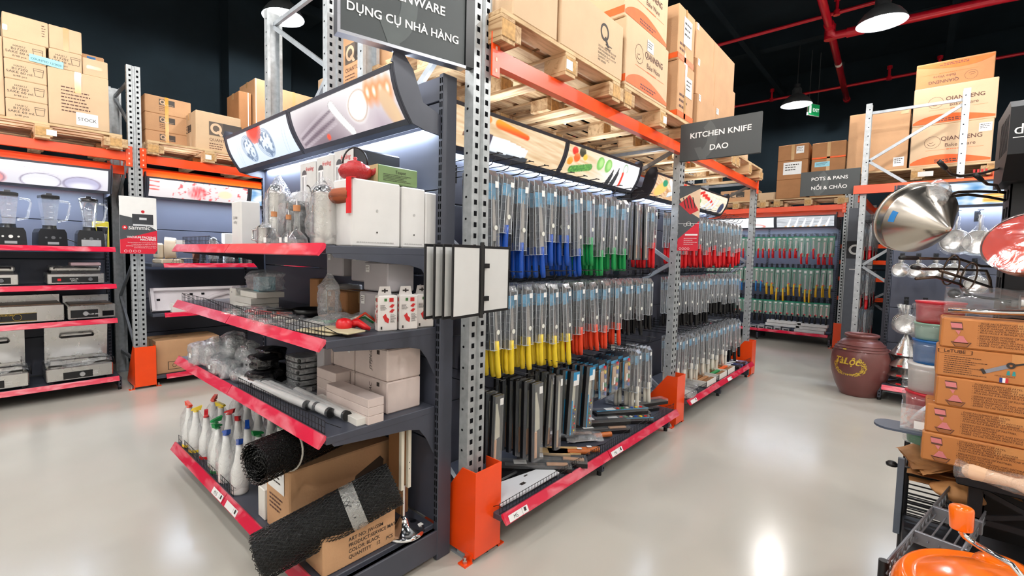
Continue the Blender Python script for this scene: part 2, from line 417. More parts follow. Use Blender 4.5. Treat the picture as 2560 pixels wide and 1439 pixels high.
# ------------------------------------------------------------------ high-bay lamps
BULB = M('lamp_bulb_glow', (255, 255, 255), .4, emit=30)
SHADE = M('spun_aluminium_shade', (150, 155, 160), .38, .8, .12, 12)
SHIN = M('lamp_reflector_inside', (120, 125, 132), .3, .5, .15, 16)
def lamp(x, y, z, lab, grp=None):
    t = T('high_bay_lamp', lab, 'lamp', (x, y, z), group=grp)
    mb(SHADE).lathe([(.235, 0), (.232, .012), (.215, .05), (.17, .115), (.11, .165), (.075, .19), (.07, .27), (.05, .30), (.0, .30)], 28).build('lamp_shade', t)
    mb(SHIN).lathe([(.06, .178), (.105, .155), (.165, .108), (.208, .046), (.228, .004), (.235, 0)], 28).build('reflector', t)
    mb(BULB).lathe([(0, .035), (.05, .04), (.075, .07), (.07, .11), (.045, .15), (.03, .17)], 18).build('bulb', t)
    mb(M('lamp_housing', (50, 54, 58), .5, .3)).cyl((0, 0, .3), (0, 0, .36), .045, n=12).cyl((0, 0, .36), (0, 0, CEIL-z), .008, n=6).build('hanging_rod', t)
    l = bpy.data.lights.new('lamp_light', 'POINT'); l.shadow_soft_size = .07; l.energy = LAMP_POWER*2.6; l.color = (1, .98, .95)
    o = bpy.data.objects.new('lamp_light', l); COL.objects.link(o); o.location = (x, y, z+.055); o.parent = None
    return t
lamp(*LAMPS[0], 'bright dome lamp hanging nearest the crossing of the thick red pipes')
lamp(*LAMPS[1], 'small distant dome lamp hanging beside the green exit sign')
lamp(*LAMPS[2], 'dome lamp shining behind the tall steel upright above the header sign')
for q in LAMPS[3:]: lamp(*q, 'unseen dome lamp added overhead for even light', 'added dome lamps overhead')

# exit sign on two wires
t = T('exit_sign', 'green emergency exit sign hanging on two chains from the ceiling', 'sign', tuple(at(2033, 275, 8.6)))
GRN = M('exit_sign_green', (24, 150, 84), .4, emit=.5)
mb(M('sign_housing', (205, 212, 208), .4)).bbox(-.16, -.012, -.11, .16, .012, .11, .004).build('housing', t)
mb(GRN).box(-.15, -.015, -.10, .15, -.013, .10).build('face', t)
b = mb(M('exit_sign_white', (235, 245, 240), .5, emit=.9))
letter(b, 'EXIT', (.05, -.017, -.03), size=.085, bold=.02)
rect(b, (0, -.017, 0), (1, 0, 0), (0, 0, 1), -.135, -.07, -.075, .07); b.build('lettering', t)
b = mb(GREYP)
for s in (-.12, .12): b.cyl((s, 0, .11), (s, 0, CEIL-t.location.z), .004, n=5)
b.build('chain', t); t.rotation_euler = (0, 0, radians(-25))

# ------------------------------------------------------------------ pallet racks
def holes_face(b, x0, x1, y, z0, z1, axis, pitch=.05, hw=.009, hh=.011, sgn=-1):
    z = z0
    while z < z1:
        for xc in (x0, x1):
            if axis == 'Y': b.box(xc-hw, y-.0012, z-hh, xc+hw, y+.0012, z+hh)
            else: b.box(y-.0012, xc-hw, z-hh, y+.0012, xc+hw, z+hh)
        z += pitch
def upright(t, x0, yf, top, wx=.115, wy=.055, side=-1, base=(0, 0, 0)):
    "open steel column; its wide perforated face looks towards the aisle (side=-1 means towards -Y)"
    x1 = x0+wx; f = yf; s = -side; g = (x0+x1)/2
    pts = [(x0, f), (g-.014, f), (g-.009, f+s*.012), (g+.009, f+s*.012), (g+.014, f), (x1, f), (x1, f+s*wy), (x1-.022, f+s*wy), (x1-.022, f+s*(wy-.004)), (x1-.004, f+s*(wy-.004)),
           (x1-.004, f+s*.016), (x0+.004, f+s*.016), (x0+.004, f+s*(wy-.004)), (x0+.022, f+s*(wy-.004)), (x0+.022, f+s*wy), (x0, f+s*wy)]
    b = mb(GALV).prism(pts, 0, top); b.mat(HOLE)
    holes_face(b, x0+.026, x1-.026, f, .1, top-.02, 'Y', .0515)
    z = .12
    while z < top-.03:
        for xs in (x0, x1): b.cyl((xs-.0012, f+s*.035, z), (xs+.0012, f+s*.035, z), .006, n=8)
        z += .1
    return b.build('upright', t)
def brace(t, p0, p1, w=.03):
    p0 = Vector(p0); p1 = Vector(p1); d = (p1-p0).normalized(); side = Vector((1, 0, 0)); up = side.cross(d).normalized(); vs = []
    for q in (p0, p1):
        for a, c in ((-.5, -.5), (.5, -.5), (.5, .5), (-.5, .5)): vs.append(q+side*a*w*.8+up*c*w)
    b = mb(GALV2).put(vs, [(0, 1, 5, 4), (1, 2, 6, 5), (2, 3, 7, 6), (3, 0, 4, 7), (3, 2, 1, 0), (4, 5, 6, 7)])
    return b.build('brace', t)
def frame(t, X, Y, depth, top, zs=None, flip=False):
    "two uprights tied by braces, standing across the row"
    for yy, sd in ((Y, -1), (Y+depth, 1)):
        upright(t, X, yy, top, side=sd)
        mb(GALV2).box(X-.01, yy-(.005 if sd < 0 else .09), 0, X+.125, yy+(.09 if sd < 0 else .005), .006).cyl((X+.02, yy-.02*sd, .006), (X+.02, yy-.02*sd, .018), .01, n=8).build('foot_plate', t)
    a, c = Y+.05, Y+depth-.05; zs = zs or [(.25, 1), (.25, .9), (.9, 1.42), (1.42, 2.0), (2.0, top-.12)]+([(2.0, 2.64), (2.64, top-.12)] if top > 3 else [])
    if top > 3 and len(zs) > 6: zs = [z for z in zs if z != (2.0, top-.12)]
    brace(t, (X+.0575, a, zs[0][0]), (X+.0575, c, zs[0][0])); up = not flip
    for z0, z1 in zs[1:]:
        brace(t, (X+.0575, a if up else c, z0), (X+.0575, c if up else a, z1)); up = not up
    brace(t, (X+.0575, a, top-.1), (X+.0575, c, top-.1))
RIV = M('connector_hole', (238, 190, 170), .5)
def beam(t, p0, p1, h=.09, w=.045, conn=True, yside=-1):
    "orange step beam with hooked end plates; runs along X or Y"
    p0 = Vector(p0); p1 = Vector(p1); L = (p1-p0).length
    prof = [(-w/2, -h), (w/2, -h), (w/2, -.0), (w*.05, 0), (w*.05, -.012), (-w/2, -.012)]
    if yside > 0: prof = [(-a, z) for a, z in prof]
    o = mb(ORANGE).prism(prof, 0, L, 'X').build('beam', t, tuple(p0), (0, 0, atan2(p1.y-p0.y, p1.x-p0.x)))
    for e, x in enumerate((0, L)):
        if not conn: continue
        y = (-w/2-.004) if yside < 0 else (w/2)
        c = mb(ORANGE).bbox(x-.028, y-.003, -h-.055, x+.028, y+.007, .055, .002); c.mat(RIV)
        for q in range(4): c.box(x-.006, y-.0045, -h-.035+q*.05, x+.006, y-.003, -h-.018+q*.05)
        c.build('beam_connector', o)
    return o
def protector(x, y, lab, grp=None):
    "folded orange steel guard bolted round the foot of an upright"
    t = T('post_guard', lab, 'post guard', (x, y, 0), group=grp); h = .44; w = .185; z0 = .025; s = .005
    b = mb(ORANGE)
    b.prism([(0, z0), (.38, z0), (.38, z0+.03), (.09, h), (0, h)], 0, s, 'X'); b.prism([(0, z0), (.10, z0), (.10, h), (0, h)], w-s, w, 'X')
    b.box(s, 0, z0, w-s, s, h); b.build('guard_plate', t)
    for xa, xb, xc, xd, q in ((-.05, 0, -.004, 0, -.027), (w, w+.045, w, w+.004, w+.025)):
        mb(ORANGE).box(xa, .01, 0, xb, .06, .006).box(xc, .012, 0, xd, .058, z0+.02).build('foot_flange', t)
        mb(STEEL).cyl((q, .035, .006), (q, .035, .022), .013, n=6).cyl((q, .035, .022), (q, .035, .035), .007, n=8).build('anchor_bolt', t)
    return t
X1, X2, X3 = 1.545, 4.065, 6.585
ZB = 2.425
PR1 = T('pallet_rack', 'galvanised pallet rack with orange beams along the knife aisle, bearing the largest cartons', 'pallet rack')
frame(PR1, X1, 1.50, .95, 3.29); frame(PR1, X2, 1.50, .95, 2.52); frame(PR1, X3, 1.50, .95, 2.52)
for a, c in ((X1, X2), (X2, X3)):
    beam(PR1, (a+.1175, 1.5, ZB), (c, 1.5, ZB)); beam(PR1, (a+.1175, 2.42, ZB), (c, 2.42, ZB), yside=1)
PR2 = T('pallet_rack', 'galvanised pallet rack standing behind the lit glassware header, back to back with the knife rack', 'pallet rack')
frame(PR2, X1, 2.80, .95, 3.29); frame(PR2, X2, 2.80, .95, 2.52)
beam(PR2, (X1+.1175, 2.82, ZB), (X2, 2.82, ZB)); beam(PR2, (X1+.1175, 3.72, ZB), (X2, 3.72, ZB), yside=1)
protector(X1-.005, 1.435, 'large orange post guard at the near corner of the knife aisle')
protector(X2-.005, 1.435, 'orange post guard between the two knife bays')
protector(X3-.005, 1.435, 'orange post guard at the far end of the knife aisle')
# left row along the wall
PR3 = T('pallet_rack', 'galvanised pallet rack with orange beams along the left wall above the blenders and grills', 'pallet rack')
for x in (-1.5, 1.055, 3.60): frame(PR3, x, 5.86, 1.0, 3.29)
for a, c in ((-1.38, 1.055), (1.1725, 3.60)):
    beam(PR3, (a, 5.86, ZB), (c, 5.86, ZB)); beam(PR3, (a, 6.8, ZB), (c, 6.8, ZB), yside=1); beam(PR3, (a, 6.1, ZB-.11), (c, 6.1, ZB-.11), conn=False)
protector(1.05, 5.80, 'orange post guard under the vacuum packing poster')
# far row, seen face on (built along X and turned)
PR4 = T('pallet_rack', 'galvanised pallet rack against the far wall, above the green-carded knives', 'pallet rack', (9.83, .8575, 0), -pi/2)
frame(PR4, -.0575, 0, .95, 3.29); frame(PR4, -2.6, 0, .95, 3.29)
for y in (0, .92): beam(PR4, (-2.48, y, ZB), (-.0575, y, ZB), yside=-1 if y == 0 else 1)
beam(PR4, (-2.48, .12, ZB-.115), (-.0575, .12, ZB-.115), conn=False)
for i, z in enumerate((1.78, 1.5, 1.2, .85)): beam(PR4, (-.16, .77, z), (.56, .77, z), h=.07, conn=False)
g = protector(0, 0, 'orange post guard at the foot of the far rack, left of the brown urn'); g.rotation_euler = (0, 0, -pi/2); g.location = (9.76, .95, 0)
g = protector(0, 0, 'orange post guard just behind the neck of the brown urn'); g.rotation_euler = (0, 0, -pi/2); g.location = (8.90, .60, 0)
# right row
PR5 = T('pallet_rack', 'galvanised pallet rack with an open braced end frame, bearing the cake-mould cartons on the right', 'pallet rack')
frame(PR5, 7.08, -.32, .84, 3.29, zs=[(.3, 1), (.3, .85), (.85, 1.42), (1.42, 2.03), (2.03, 2.64), (2.64, 3.14)], flip=True)
frame(PR5, 9.0, -.32, .84, 2.3)
beam(PR5, (7.04, .58, 2.355), (7.04, -.75, 2.355), conn=False, h=.1); beam(PR5, (7.14, .52, 2.26), (8.95, .5, 2.26), conn=False, yside=1)
beam(PR5, (8.95, .5, 2.26), (8.95, -.7, 2.26), conn=False); beam(PR5, (7.14, -.55, 2.425), (9.0, -.55, 2.425), conn=False)
upright(PR5, 7.04, -.66, 3.0)
# ------------------------------------------------------------------ gondola shelving
def strip_prof(w=.062, tilt=.35):
    return w, tilt
def shelf_unit(g, L, x0, y_tip, z, d, strips, zt=.032, brackets=True, fence=None, tag=None, pull=0):
    "one shelf of a gondola. Local frame: front looks to -Y, X along the run, tip at y_tip, depth d"
    o = mb(SHELF).bbox(x0, y_tip+.012, z-zt, x0+L, y_tip+d, z, .003).build('shelf', g)
    n = len(strips)
    for i, (a, c) in enumerate(strips):
        zt_, zb = z+.006, z-.036; y0 = y_tip+.010; y1 = y_tip-.020
        s = mb(PINK); s.prism([(y0+.002, zt_), (y0-.006, zt_+.003), (y1-.004, zb), (y1+.004, zb-.004), (y0+.006, zt_-.012)], a+.004, c-.004, 'X'); 
        so = s.build('price_strip', o)
    if brackets:
        for xx in (x0+.001, x0+L-.005):
            mb(SHELF).prism([(y_tip+.014, z-.004), (y_tip+.045, z-.045), (y_tip+d*.5, z-.066), (y_tip+d*.72, z-.075), (y_tip+d*.84, z-.092), (y_tip+d-.05, z-.14), (y_tip+d-.012, z-.21), (y_tip+d, z-.23), (y_tip+d, z-.004)], xx, xx+.004, 'X').build('shelf_bracket', o)
    for fa, fb in (fence or []):
        f = mb(BLACKW); y = y_tip+.022; h = .05; m = max(2, int((fb-fa)/.026))
        for q in (0, h*.5, h): f.cyl((fa, y, z+.004+q), (fb, y, z+.004+q), .0016, n=5)
        for k in range(m+1): xx = fa+(fb-fa)*k/m; f.cyl((xx, y, z+.002), (xx, y, z+.006+h), .0013, n=5)
        for xx in (fa, fb): f.cyl((xx, y, z+h), (xx, y+.07, z+.01), .0016, n=5)
        f.build('wire_fence', o)
    if tag:
        for (tx, s) in tag:
            q = mb(WHITE); u = Vector((1, 0, 0)); v = Vector((0, .024, .042)).normalized(); O = Vector((tx, y_tip-.0255, z-.036))
            rect(q, O, u, v, 0, .004, .15, .036); q.mat(INK); rect(q, O, u, v, .118, .014, .135, .032, .0006); rect(q, O, u, v, .102, .005, .1035, .035, .0006)
            letter(q, s, O+u*.052+v*.010-Vector((0, .0007, 0)), u, v, .026); q.build('shelf_tag', o)
    return o
def gondola_frame(g, L, n, h, back_y, base_d, tip=None, slots=True, base_z=.15, foot=True):
    "uprights, back panels and base feet; n bays"
    for k in range(n+1):
        x = L*k/n; x0 = x-.016 if 0 < k < n else (x-.03 if k == 0 else x); x1 = x0+.03
        b = mb(SHELF).bbox(x0, back_y, 0, x1, back_y+.085, h, .003); b.mat(HOLE); z = .2
        while z < h-.03:
            for xx in (x0+.009, x0+.021): b.box(xx-.003, back_y-.0012, z-.012, xx+.003, back_y, z+.012)
            z += .035
        b.build('upright', g)
        if foot:
            f = mb(SHELF).bbox(x0, back_y-base_d, .03, x1, back_y, base_z-.02, .003)
            f.mat(HOLE).box(x0+.01, back_y-base_d-.001, .05, x0+.02, back_y-base_d, .065).box(x0+.01, back_y-base_d-.001, .085, x0+.02, back_y-base_d, .10)
            f.mat(BLACKP).cyl((x0+.015, back_y-base_d+.03, 0), (x0+.015, back_y-base_d+.03, .03), .016, n=10)
            f.build('base_foot', g)
    for k in range(n):
        a, c = L*k/n, L*(k+1)/n; zz = base_z; m = 0
        while zz < h-.05:
            z1 = min(zz+.395, h); mb(BACK).bbox(a+.002, back_y+.012, zz+.003, c-.002, back_y+.045, z1-.003, .003).build('back_panel', g); zz += .395
def header(g, L, parts, y_back, y_top, z_top, y_bot, z_bot, paints, strength, nu=110, nv=26, lamp_w=6., left=True, right=True, tint=None, n_h=None):
    "lit sign along the top of a gondola: bowed backlit pictures in dark frames"
    def P(v):  # profile from bottom (0) to top (1), bowed outwards
        y = y_bot+(y_top-y_bot)*v-.02*sin(pi*v); z = z_bot+(z_top-z_bot)*v; return y, z
    H = mb(SHELF); x0 = 0; N = 10
    # back box of the sign
    pr = [P(i/N) for i in range(N+1)]; back = [(y+.05, z) for y, z in pr]
    H.prism([(y, z) for y, z in pr]+back[::-1], .004, L-.004, 'X')
    hd = H.build('header_sign', g)
    acc = 0
    for k, w in enumerate(parts):
        a, c = acc+.012, acc+w-.012; acc += w
        fr = mb(SHELF)
        for (u0, u1, v0, v1) in ((a-.010, a+.012, 0, 1), (c-.012, c+.010, 0, 1)):
            fr.prism([(y-.010, z) for y, z in pr]+[(y, z) for y, z in pr][::-1], u0, u1, 'X')
        for v0, v1 in ((0, .09), (.92, 1)):
            ya, za = P(v0); yb, zb = P(v1); fr.prism([(ya-.012, za), (yb-.012, zb), (yb, zb), (ya, za)], a, c, 'X')
        fr.build('sign_frame', hd)
        def fn(u, v, a=a, c=c):
            y, z = P(.08+.85*v); return (a+.01+(c-a-.02)*u, y-.006, z)
        picture('backlit_picture', hd, fn, paints[k], nu, nv, printed('backlit_print', strength))
    for xx, on in ((-.012, left), (L+.002, right)):
        if not on: continue
        out = [(y_back, z_bot-.02), (y_back, z_bot+.07), (y_back-.1, z_bot+.10), (y_top+.09, z_top-.0), (y_top+.045, z_top+.045), (y_top-.005, z_top+.045), (y_top-.02, z_top)]+[(y-.012, z) for y, z in pr[::-1]]+[(y_bot+.06, z_bot-.015)]
        mb(SHELF).prism(out, xx, xx+.010, 'X').build('end_panel', hd)
    mb(M('tube_light_glow', (225, 235, 255), .4, emit=4)).cyl((.06, y_bot+.13, z_bot+.045), (L-.06, y_bot+.13, z_bot+.045), .012, n=8).build('light_tube', hd)
    mb(SHELF).box(.01, y_bot+.09, z_bot+.075, L-.01, y_bot+.24, z_bot+.08).build('light_tray', hd)
    l = bpy.data.lights.new('header_light', 'AREA'); l.shape = 'RECTANGLE'; l.size = L-.1; l.size_y = .04; l.energy = lamp_w*4.0; l.color = (.72, .83, 1)
    lo = bpy.data.objects.new('header_light', l); COL.objects.link(lo); lo.parent = g; lo.location = (L/2, y_bot+.14, z_bot+.028); lo.rotation_euler = (0, 0, 0)
    l2 = bpy.data.lights.new('header_top_light', 'AREA'); l2.shape = 'RECTANGLE'; l2.size = L-.1; l2.size_y = .04; l2.energy = lamp_w*1.6; l2.color = (.86, .92, 1)
    lo = bpy.data.objects.new('header_top_light', l2); COL.objects.link(lo); lo.parent = g; lo.location = (L/2, y_top+.10, z_top-.05); lo.rotation_euler = (pi, 0, 0)
    mb(M('tube_light_glow', (225, 235, 255), .4, emit=4)).cyl((.06, y_top+.10, z_top-.065), (L-.06, y_top+.10, z_top-.065), .012, n=8).build('light_tube', hd)
    return hd
def gondola(name, lab, loc, rz): return T(name, lab, 'shelving', loc, rz)
# ------------------------------------------------------------------ pictures printed on the lit signs (u right, v up, both 0..1)
WP = (250, 250, 252)
def pic_glass(u, v):
    x = u*3.6; c = mixc((208, 222, 238), (242, 245, 248), v)
    if soft(ell(x, v, 1.75, .95, .42, .42)) > 0: c = mixc(c, (255, 60, 40), soft(ell(x, v, 1.75, .95, .42, .42), .4))
    for cx, r in ((1.2, .34), (2.2, .40)):
        for k in range(3):
            d = abs(ell(x, v, cx+.02*k, .48, r*(1-.12*k), .40-.05*k, .35)); c = mixc(c, (60, 90, 130), soft(d-.008, .03)*.75)
        n = noise2(x*9+cx, v*9); dd = ell(x, v, cx, .42, r*.9, .33, .35)
        if dd < 0 and n > .12: c = mixc(c, (70, 95, 130), .65)
    for cx in (.45, 3.1):
        d = abs(capsule(x, v, cx, .1, cx+.25, .95, .06)); c = mixc(c, (120, 145, 175), soft(d-.004, .02)*.5)
    return c
def pic_cutlery(u, v):
    x = u*4.2; c = mixc((205, 192, 196), (238, 234, 234), v); c = mixc(c, (110, 92, 108), max(0, .7-abs(x-.9)*.35)*max(0, 1-v*.9))
    c = mixc(c, (110, 90, 100), max(0, .55-abs(x-1.2)*.45)*(1-v)*1.2)
    for i in range(5):
        y0 = .05+.12*i; d = abs(capsule(x, v, .15, y0*.6, 1.9, y0*.9+.3, .015)); c = mixc(c, (80, 62, 78) if i % 2 else (200, 190, 196), soft(d-.01, .03)*.8)
    d = capsule(x, v, 1.9, .75, 2.35, .1, .11); c = mixc(c, (252, 250, 248), soft(d, .05)); c = mixc(c, (120, 112, 110), soft(abs(d)-.004, .02)*.8)
    d = ell(x, v, 2.9, .55, .42, .32, .5); c = mixc(c, (255, 253, 250), soft(d, .1)); c = mixc(c, (150, 110, 80), soft(abs(d+.03)-.01, .04)*.7)
    for i in range(4):
        d = ell(x, v, 3.35+.22*i, .72-.02*i, .08, .15); c = mixc(c, (246, 132, 60), soft(d-.05, .12)*.8); c = mixc(c, (255, 250, 235), soft(d+.03, .06))
    d = ell(x, v, 3.9, .3, .2, .45, .3); c = mixc(c, (225, 190, 150), soft(d, .08))
    c = mixc(c, (120, 90, 120), max(0, .5-abs(x-3.45)*.9)*max(0, .6-v))
    d = ell(x, v, 1.35, .12, .09, .06, .4); c = mixc(c, (240, 80, 50), soft(d, .03))
    return c
def board(x, v, base=(238, 214, 178), dark=(206, 168, 122), ang=.15):
    t = noise2(x*1.2, (v+x*ang)*16)+.4*noise2(x*3, v*30); return mixc(base, dark, .35+.7*t)
def knife_shape(x, v, x0, y0, x1, y1, w, c, blade=(232, 238, 244), edge=(150, 160, 172)):
    dx, dy = x1-x0, y1-y0; L = sqrt(dx*dx+dy*dy); s = ((x-x0)*dx+(v-y0)*dy)/L/L; q = (-(x-x0)*dy+(v-y0)*dx)/L
    if 0 < s < 1:
        top = w*.15; bot = -w*(1-s**2.4)
        if bot < q < top: c = mixc(blade, edge, .8 if q < bot+w*.18 else .15*noise2(x*20, v*20)+.1)
    return c
def pic_carrot(u, v):
    x = u*3.9; c = board(x, v)
    d = ell(x, v, .55, .95, .26, .2); c = mixc(c, mixc((240, 120, 30), (60, 150, 60), v*2-1.4), soft(d, .03))
    d = ell(x, v, .95, .88, .14, .12); c = mixc(c, (230, 140, 60), soft(d, .03))
    d = capsule(x, v, 1.35, .85, 2.35, .72, .13-.05*(x-1.3)); c = mixc(c, mixc((250, 60, 10), (255, 160, 40), (v-.65)*4), soft(d, .03))
    if .35 < x < 1.15 and .28 < v < .40: c = mixc((95, 65, 55), (140, 100, 80), noise2(x*9, v*30)+.4)
    if 1.0 < x < 1.2 and .22 < v < .52: c = (70, 62, 78)
    if 1.2 < x < 2.5 and .06+.05*(x-1.2) < v < .5-.10*(x-1.2)**2*.8: c = mixc((224, 232, 240), (250, 252, 254), (v-.1)*2)
    if 1.2 < x < 2.6 and 0.0 < v-.02 < .06+.05*(x-1.2): c = (52, 58, 66)
    return c
def pic_veg(u, v):
    x = u*3.9; c = mixc(board(x, v, (240, 222, 190), (214, 180, 130)), WP, max(0, (x-1.0)/1.5)*.9)
    for cx, cy, r, k in ((.32, .82, .13, (226, 40, 30)), (.45, .62, .14, (235, 96, 30)), (.66, .85, .15, (60, 56, 40)), (.2, .45, .12, (240, 150, 40)), (.82, .7, .1, (235, 190, 60))):
        d = ell(x, v, cx, cy, r, r*1.1); c = mixc(c, mixc(k, (255, 245, 210), max(0, (v-cy)*2)), soft(d, .02))
    d = capsule(x, v, .38, .2, 1.15, .42, .12); c = mixc(c, mixc((36, 110, 40), (130, 190, 90), .5+.6*noise2(x*16, v*16)), soft(d, .02))
    for cx in (1.62, 2.05):
        d = ell(x, v, cx, .66, .18, .25, -.15); c = mixc(c, mixc((70, 160, 50), (180, 226, 140), .5+soft(ell(x, v, cx+.03, .68, .1, .15), .1)*.6), soft(d, .02))
    for cx, h in ((2.35, .62), (2.62, .75)):
        if abs(x-cx-.10*(v-.3)) < .12*(1-(v/h)**2 if v < h else 0): c = (44, 48, 54)
    d = capsule(x, v, 3.0, .1, 2.95, .55, .055); c = mixc(c, (236, 50, 20), soft(d, .02))
    d = abs(ell(x, v, 3.05, .72, .12, .2)); 
    if v > .6: c = mixc(c, (70, 140, 60), soft(d-.012, .02)*.8)
    return c
def pic_prep(u, v):
    x = u*3.9; c = board(x, v, (244, 222, 190), (190, 130, 80), .4)
    d = ell(x, v, .6, .4, .45, .28, .4); c = mixc(c, (250, 200, 110), soft(d, .05)); d = ell(x, v, .8, .7, .2, .16); c = mixc(c, (40, 150, 110), soft(d, .04))
    d = capsule(x, v, 1.2, .85, 1.9, .3, .12); c = mixc(c, (240, 240, 245), soft(d, .03)); c = knife_shape(x, v, 1.3, .3, 2.7, .75, .2, c)
    d = capsule(x, v, 2.0, .8, 2.7, .9, .08); c = mixc(c, (226, 40, 28), soft(d, .03)); d = ell(x, v, 3.3, .5, .35, .35); c = mixc(c, (56, 60, 80), soft(d, .05))
    d = ell(x, v, 3.3, .55, .2, .2); c = mixc(c, (250, 250, 252), soft(d, .05)); return c
def pic_chili(u, v):
    x = u*3.9; c = board(x, v, (250, 240, 225), (230, 200, 160), .1)
    for k in range(5):
        d = capsule(x, v, .3+.35*k, .75-.05*k, .75+.35*k, .9-.13*k, .075); c = mixc(c, (222, 30, 24), soft(d, .03)*.95)
    for k in range(3):
        c = knife_shape(x, v, 1.1+.5*k, .1, 1.9+.45*k, .8, .17, c)
    d = ell(x, v, .4, .3, .3, .2); c = mixc(c, (70, 150, 60), soft(d, .05)); d = ell(x, v, 3.4, .3, .3, .3); c = mixc(c, (50, 60, 90), soft(d, .05)); return c
def pic_knives(u, v):
    x = u*4.2; c = mixc((168, 172, 178), (214, 217, 222), .5+.7*noise2(x*2, v*12))
    if abs((v*4) % 1-.5) > .47: c = (140, 144, 150)
    for k in range(6):
        c = knife_shape(x, v, .75+.56*k, .02, 1.12+.56*k, .9, .17, c, (250, 250, 252), (190, 190, 196))
        d = capsule(x, v, .62+.56*k, .02, .74+.56*k, .08, .05); c = mixc(c, (214, 150, 90), soft(d, .02)*.7)
    return c
def pic_plain(u, v):
    c = mixc((232, 236, 242), WP, v); d = ell(u*4, v, 3.1, .12, .4, .18); return mixc(c, (232, 110, 90), soft(abs(d)-.03, .05)*.8)
def pic_trays(u, v):
    x = u*4.2; c = mixc((214, 210, 220), (236, 234, 240), v); 
    for cx, k in ((.5, (236, 130, 130)), (2.1, (225, 225, 232)), (3.35, (176, 172, 205))):
        d = ell(x, v, cx, .22, .62, .34, .0); c = mixc(c, k, soft(d, .08)*.8); c = mixc(c, (118, 104, 130), soft(abs(d+.02)-.012, .03)*.8); c = mixc(c, (250, 250, 252), soft(ell(x, v, cx, .12, .4, .16), .12)*.7)
    c = mixc(c, (150, 150, 160), soft(abs(capsule(x, v, 1.0, .95, 2.6, .5, .0))-.006, .02)*.4); return c
def pic_flowers(u, v):
    x = u*4; c = mixc((222, 214, 214), (242, 240, 240), v)
    if x < .6:
        for y in (.86, .60, .42): c = mixc(c, (232, 70, 60), soft(capsule(x, v, .0, y, .35, y-.03, .03), .02)*.9)
    n = noise2(x*5, v*5)+.6*noise2(x*13, v*13)
    if n > .32 and x > .9: c = mixc(c, (222, 60, 66), min(1, (n-.32)*6)*.75)
    d = ell(x, v, 1.85, .42, .34, .34); nn = noise2(x*14, v*4)
    c = mixc(c, mixc((228, 50, 58), (250, 180, 180), .5+nn), soft(d, .2)*.85)
    d = ell(x, v, 3.0, .45, .3, .22); c = mixc(c, (236, 226, 190), soft(d, .1)); return c
def pic_plates(u, v):
    x = u*4; n = noise2(x*4, v*6); c = mixc((210, 224, 240), (70, 140, 200), .4+.9*n)
    c = mixc(c, WP, max(0, noise2(x*2.2+5, v*3+2))*1.6)
    for k in range(6):
        d = capsule(x, v, 2.35, .12+.06*k, 4.1, .02+.10*k, .03); c = mixc(c, (244, 166, 50) if k % 2 else (252, 214, 120), soft(d, .02))
    return c

# ------------------------------------------------------------------ end display facing the viewer's left
EC = gondola('end_display_shelving', 'grey end-of-aisle display shelving with crimson strips and glassware header in the foreground', (0, 3.53, 0), -pi/2)
gondola_frame(EC, 1.92, 2, 2.26, 1.435, .5, base_z=.17)
EL = 1.92
shelf_unit(EC, EL, 0, .872, 1.478, .563, [(0, .96), (.96, EL)], fence=[(.08, .60)])
shelf_unit(EC, EL, 0, .872, 1.116, .563, [(0, .96), (.96, EL)], fence=[(.04, .52), (.54, .93), (.98, 1.89)])
shelf_unit(EC, EL, 0, .872, .743, .563, [(0, .96), (.96, EL)], fence=[(1.0, 1.89)])
shelf_unit(EC, EL, 0, .84, .17, .60, [(0, .96), (.96, EL)], brackets=False, fence=[(.02, 1.0)], tag=[(.80, 'M15'), (1.0, '')])
mb(SHELF).bbox(EL-.004, .86, .03, EL+.024, 1.435, .15, .003).build('base_side_panel', EC)
header(EC, EL, [.96, .96], 1.435, 1.187, 2.231, 1.29, 2.008, [pic_glass, pic_cutlery], 1.3, lamp_w=7, nu=150, nv=40)

# ------------------------------------------------------------------ knife row
K1 = gondola('knife_wall_shelving', 'dark hook wall with crimson base shelf holding blue, green and yellow knives, near bay', (1.67, 0, 0), 0)
gondola_frame(K1, 2.24, 2, 2.26, 2.0, .56, base_z=.17)
shelf_unit(K1, 2.24, 0, 1.375, .205, .6, [(0, 1.05), (1.05, 2.24)], brackets=False, fence=[(.0, 1.04), (1.06, 2.22)], tag=[(.03, 'M5'), (1.07, 'M6')])
header(K1, 2.24, [1.08, 1.16], 2.0, 1.775, 2.245, 1.865, 2.02, [pic_carrot, pic_veg], 1.2, lamp_w=7, nu=140, nv=36)
K2 = gondola('knife_wall_shelving', 'dark hook wall with crimson base shelf holding red and black handled knives, far bay', (4.24, 0, 0), 0)
gondola_frame(K2, 2.24, 2, 2.26, 2.0, .56, base_z=.17)
shelf_unit(K2, 2.24, 0, 1.40, .205, .58, [(0, 1.12), (1.12, 2.24)], brackets=False, fence=[(.0, 1.1), (1.13, 2.22)], tag=[(.03, ''), (1.14, '')])
header(K2, 2.24, [1.12, 1.12], 2.0, 1.775, 2.245, 1.865, 2.02, [pic_prep, pic_chili], 1.2, lamp_w=7)
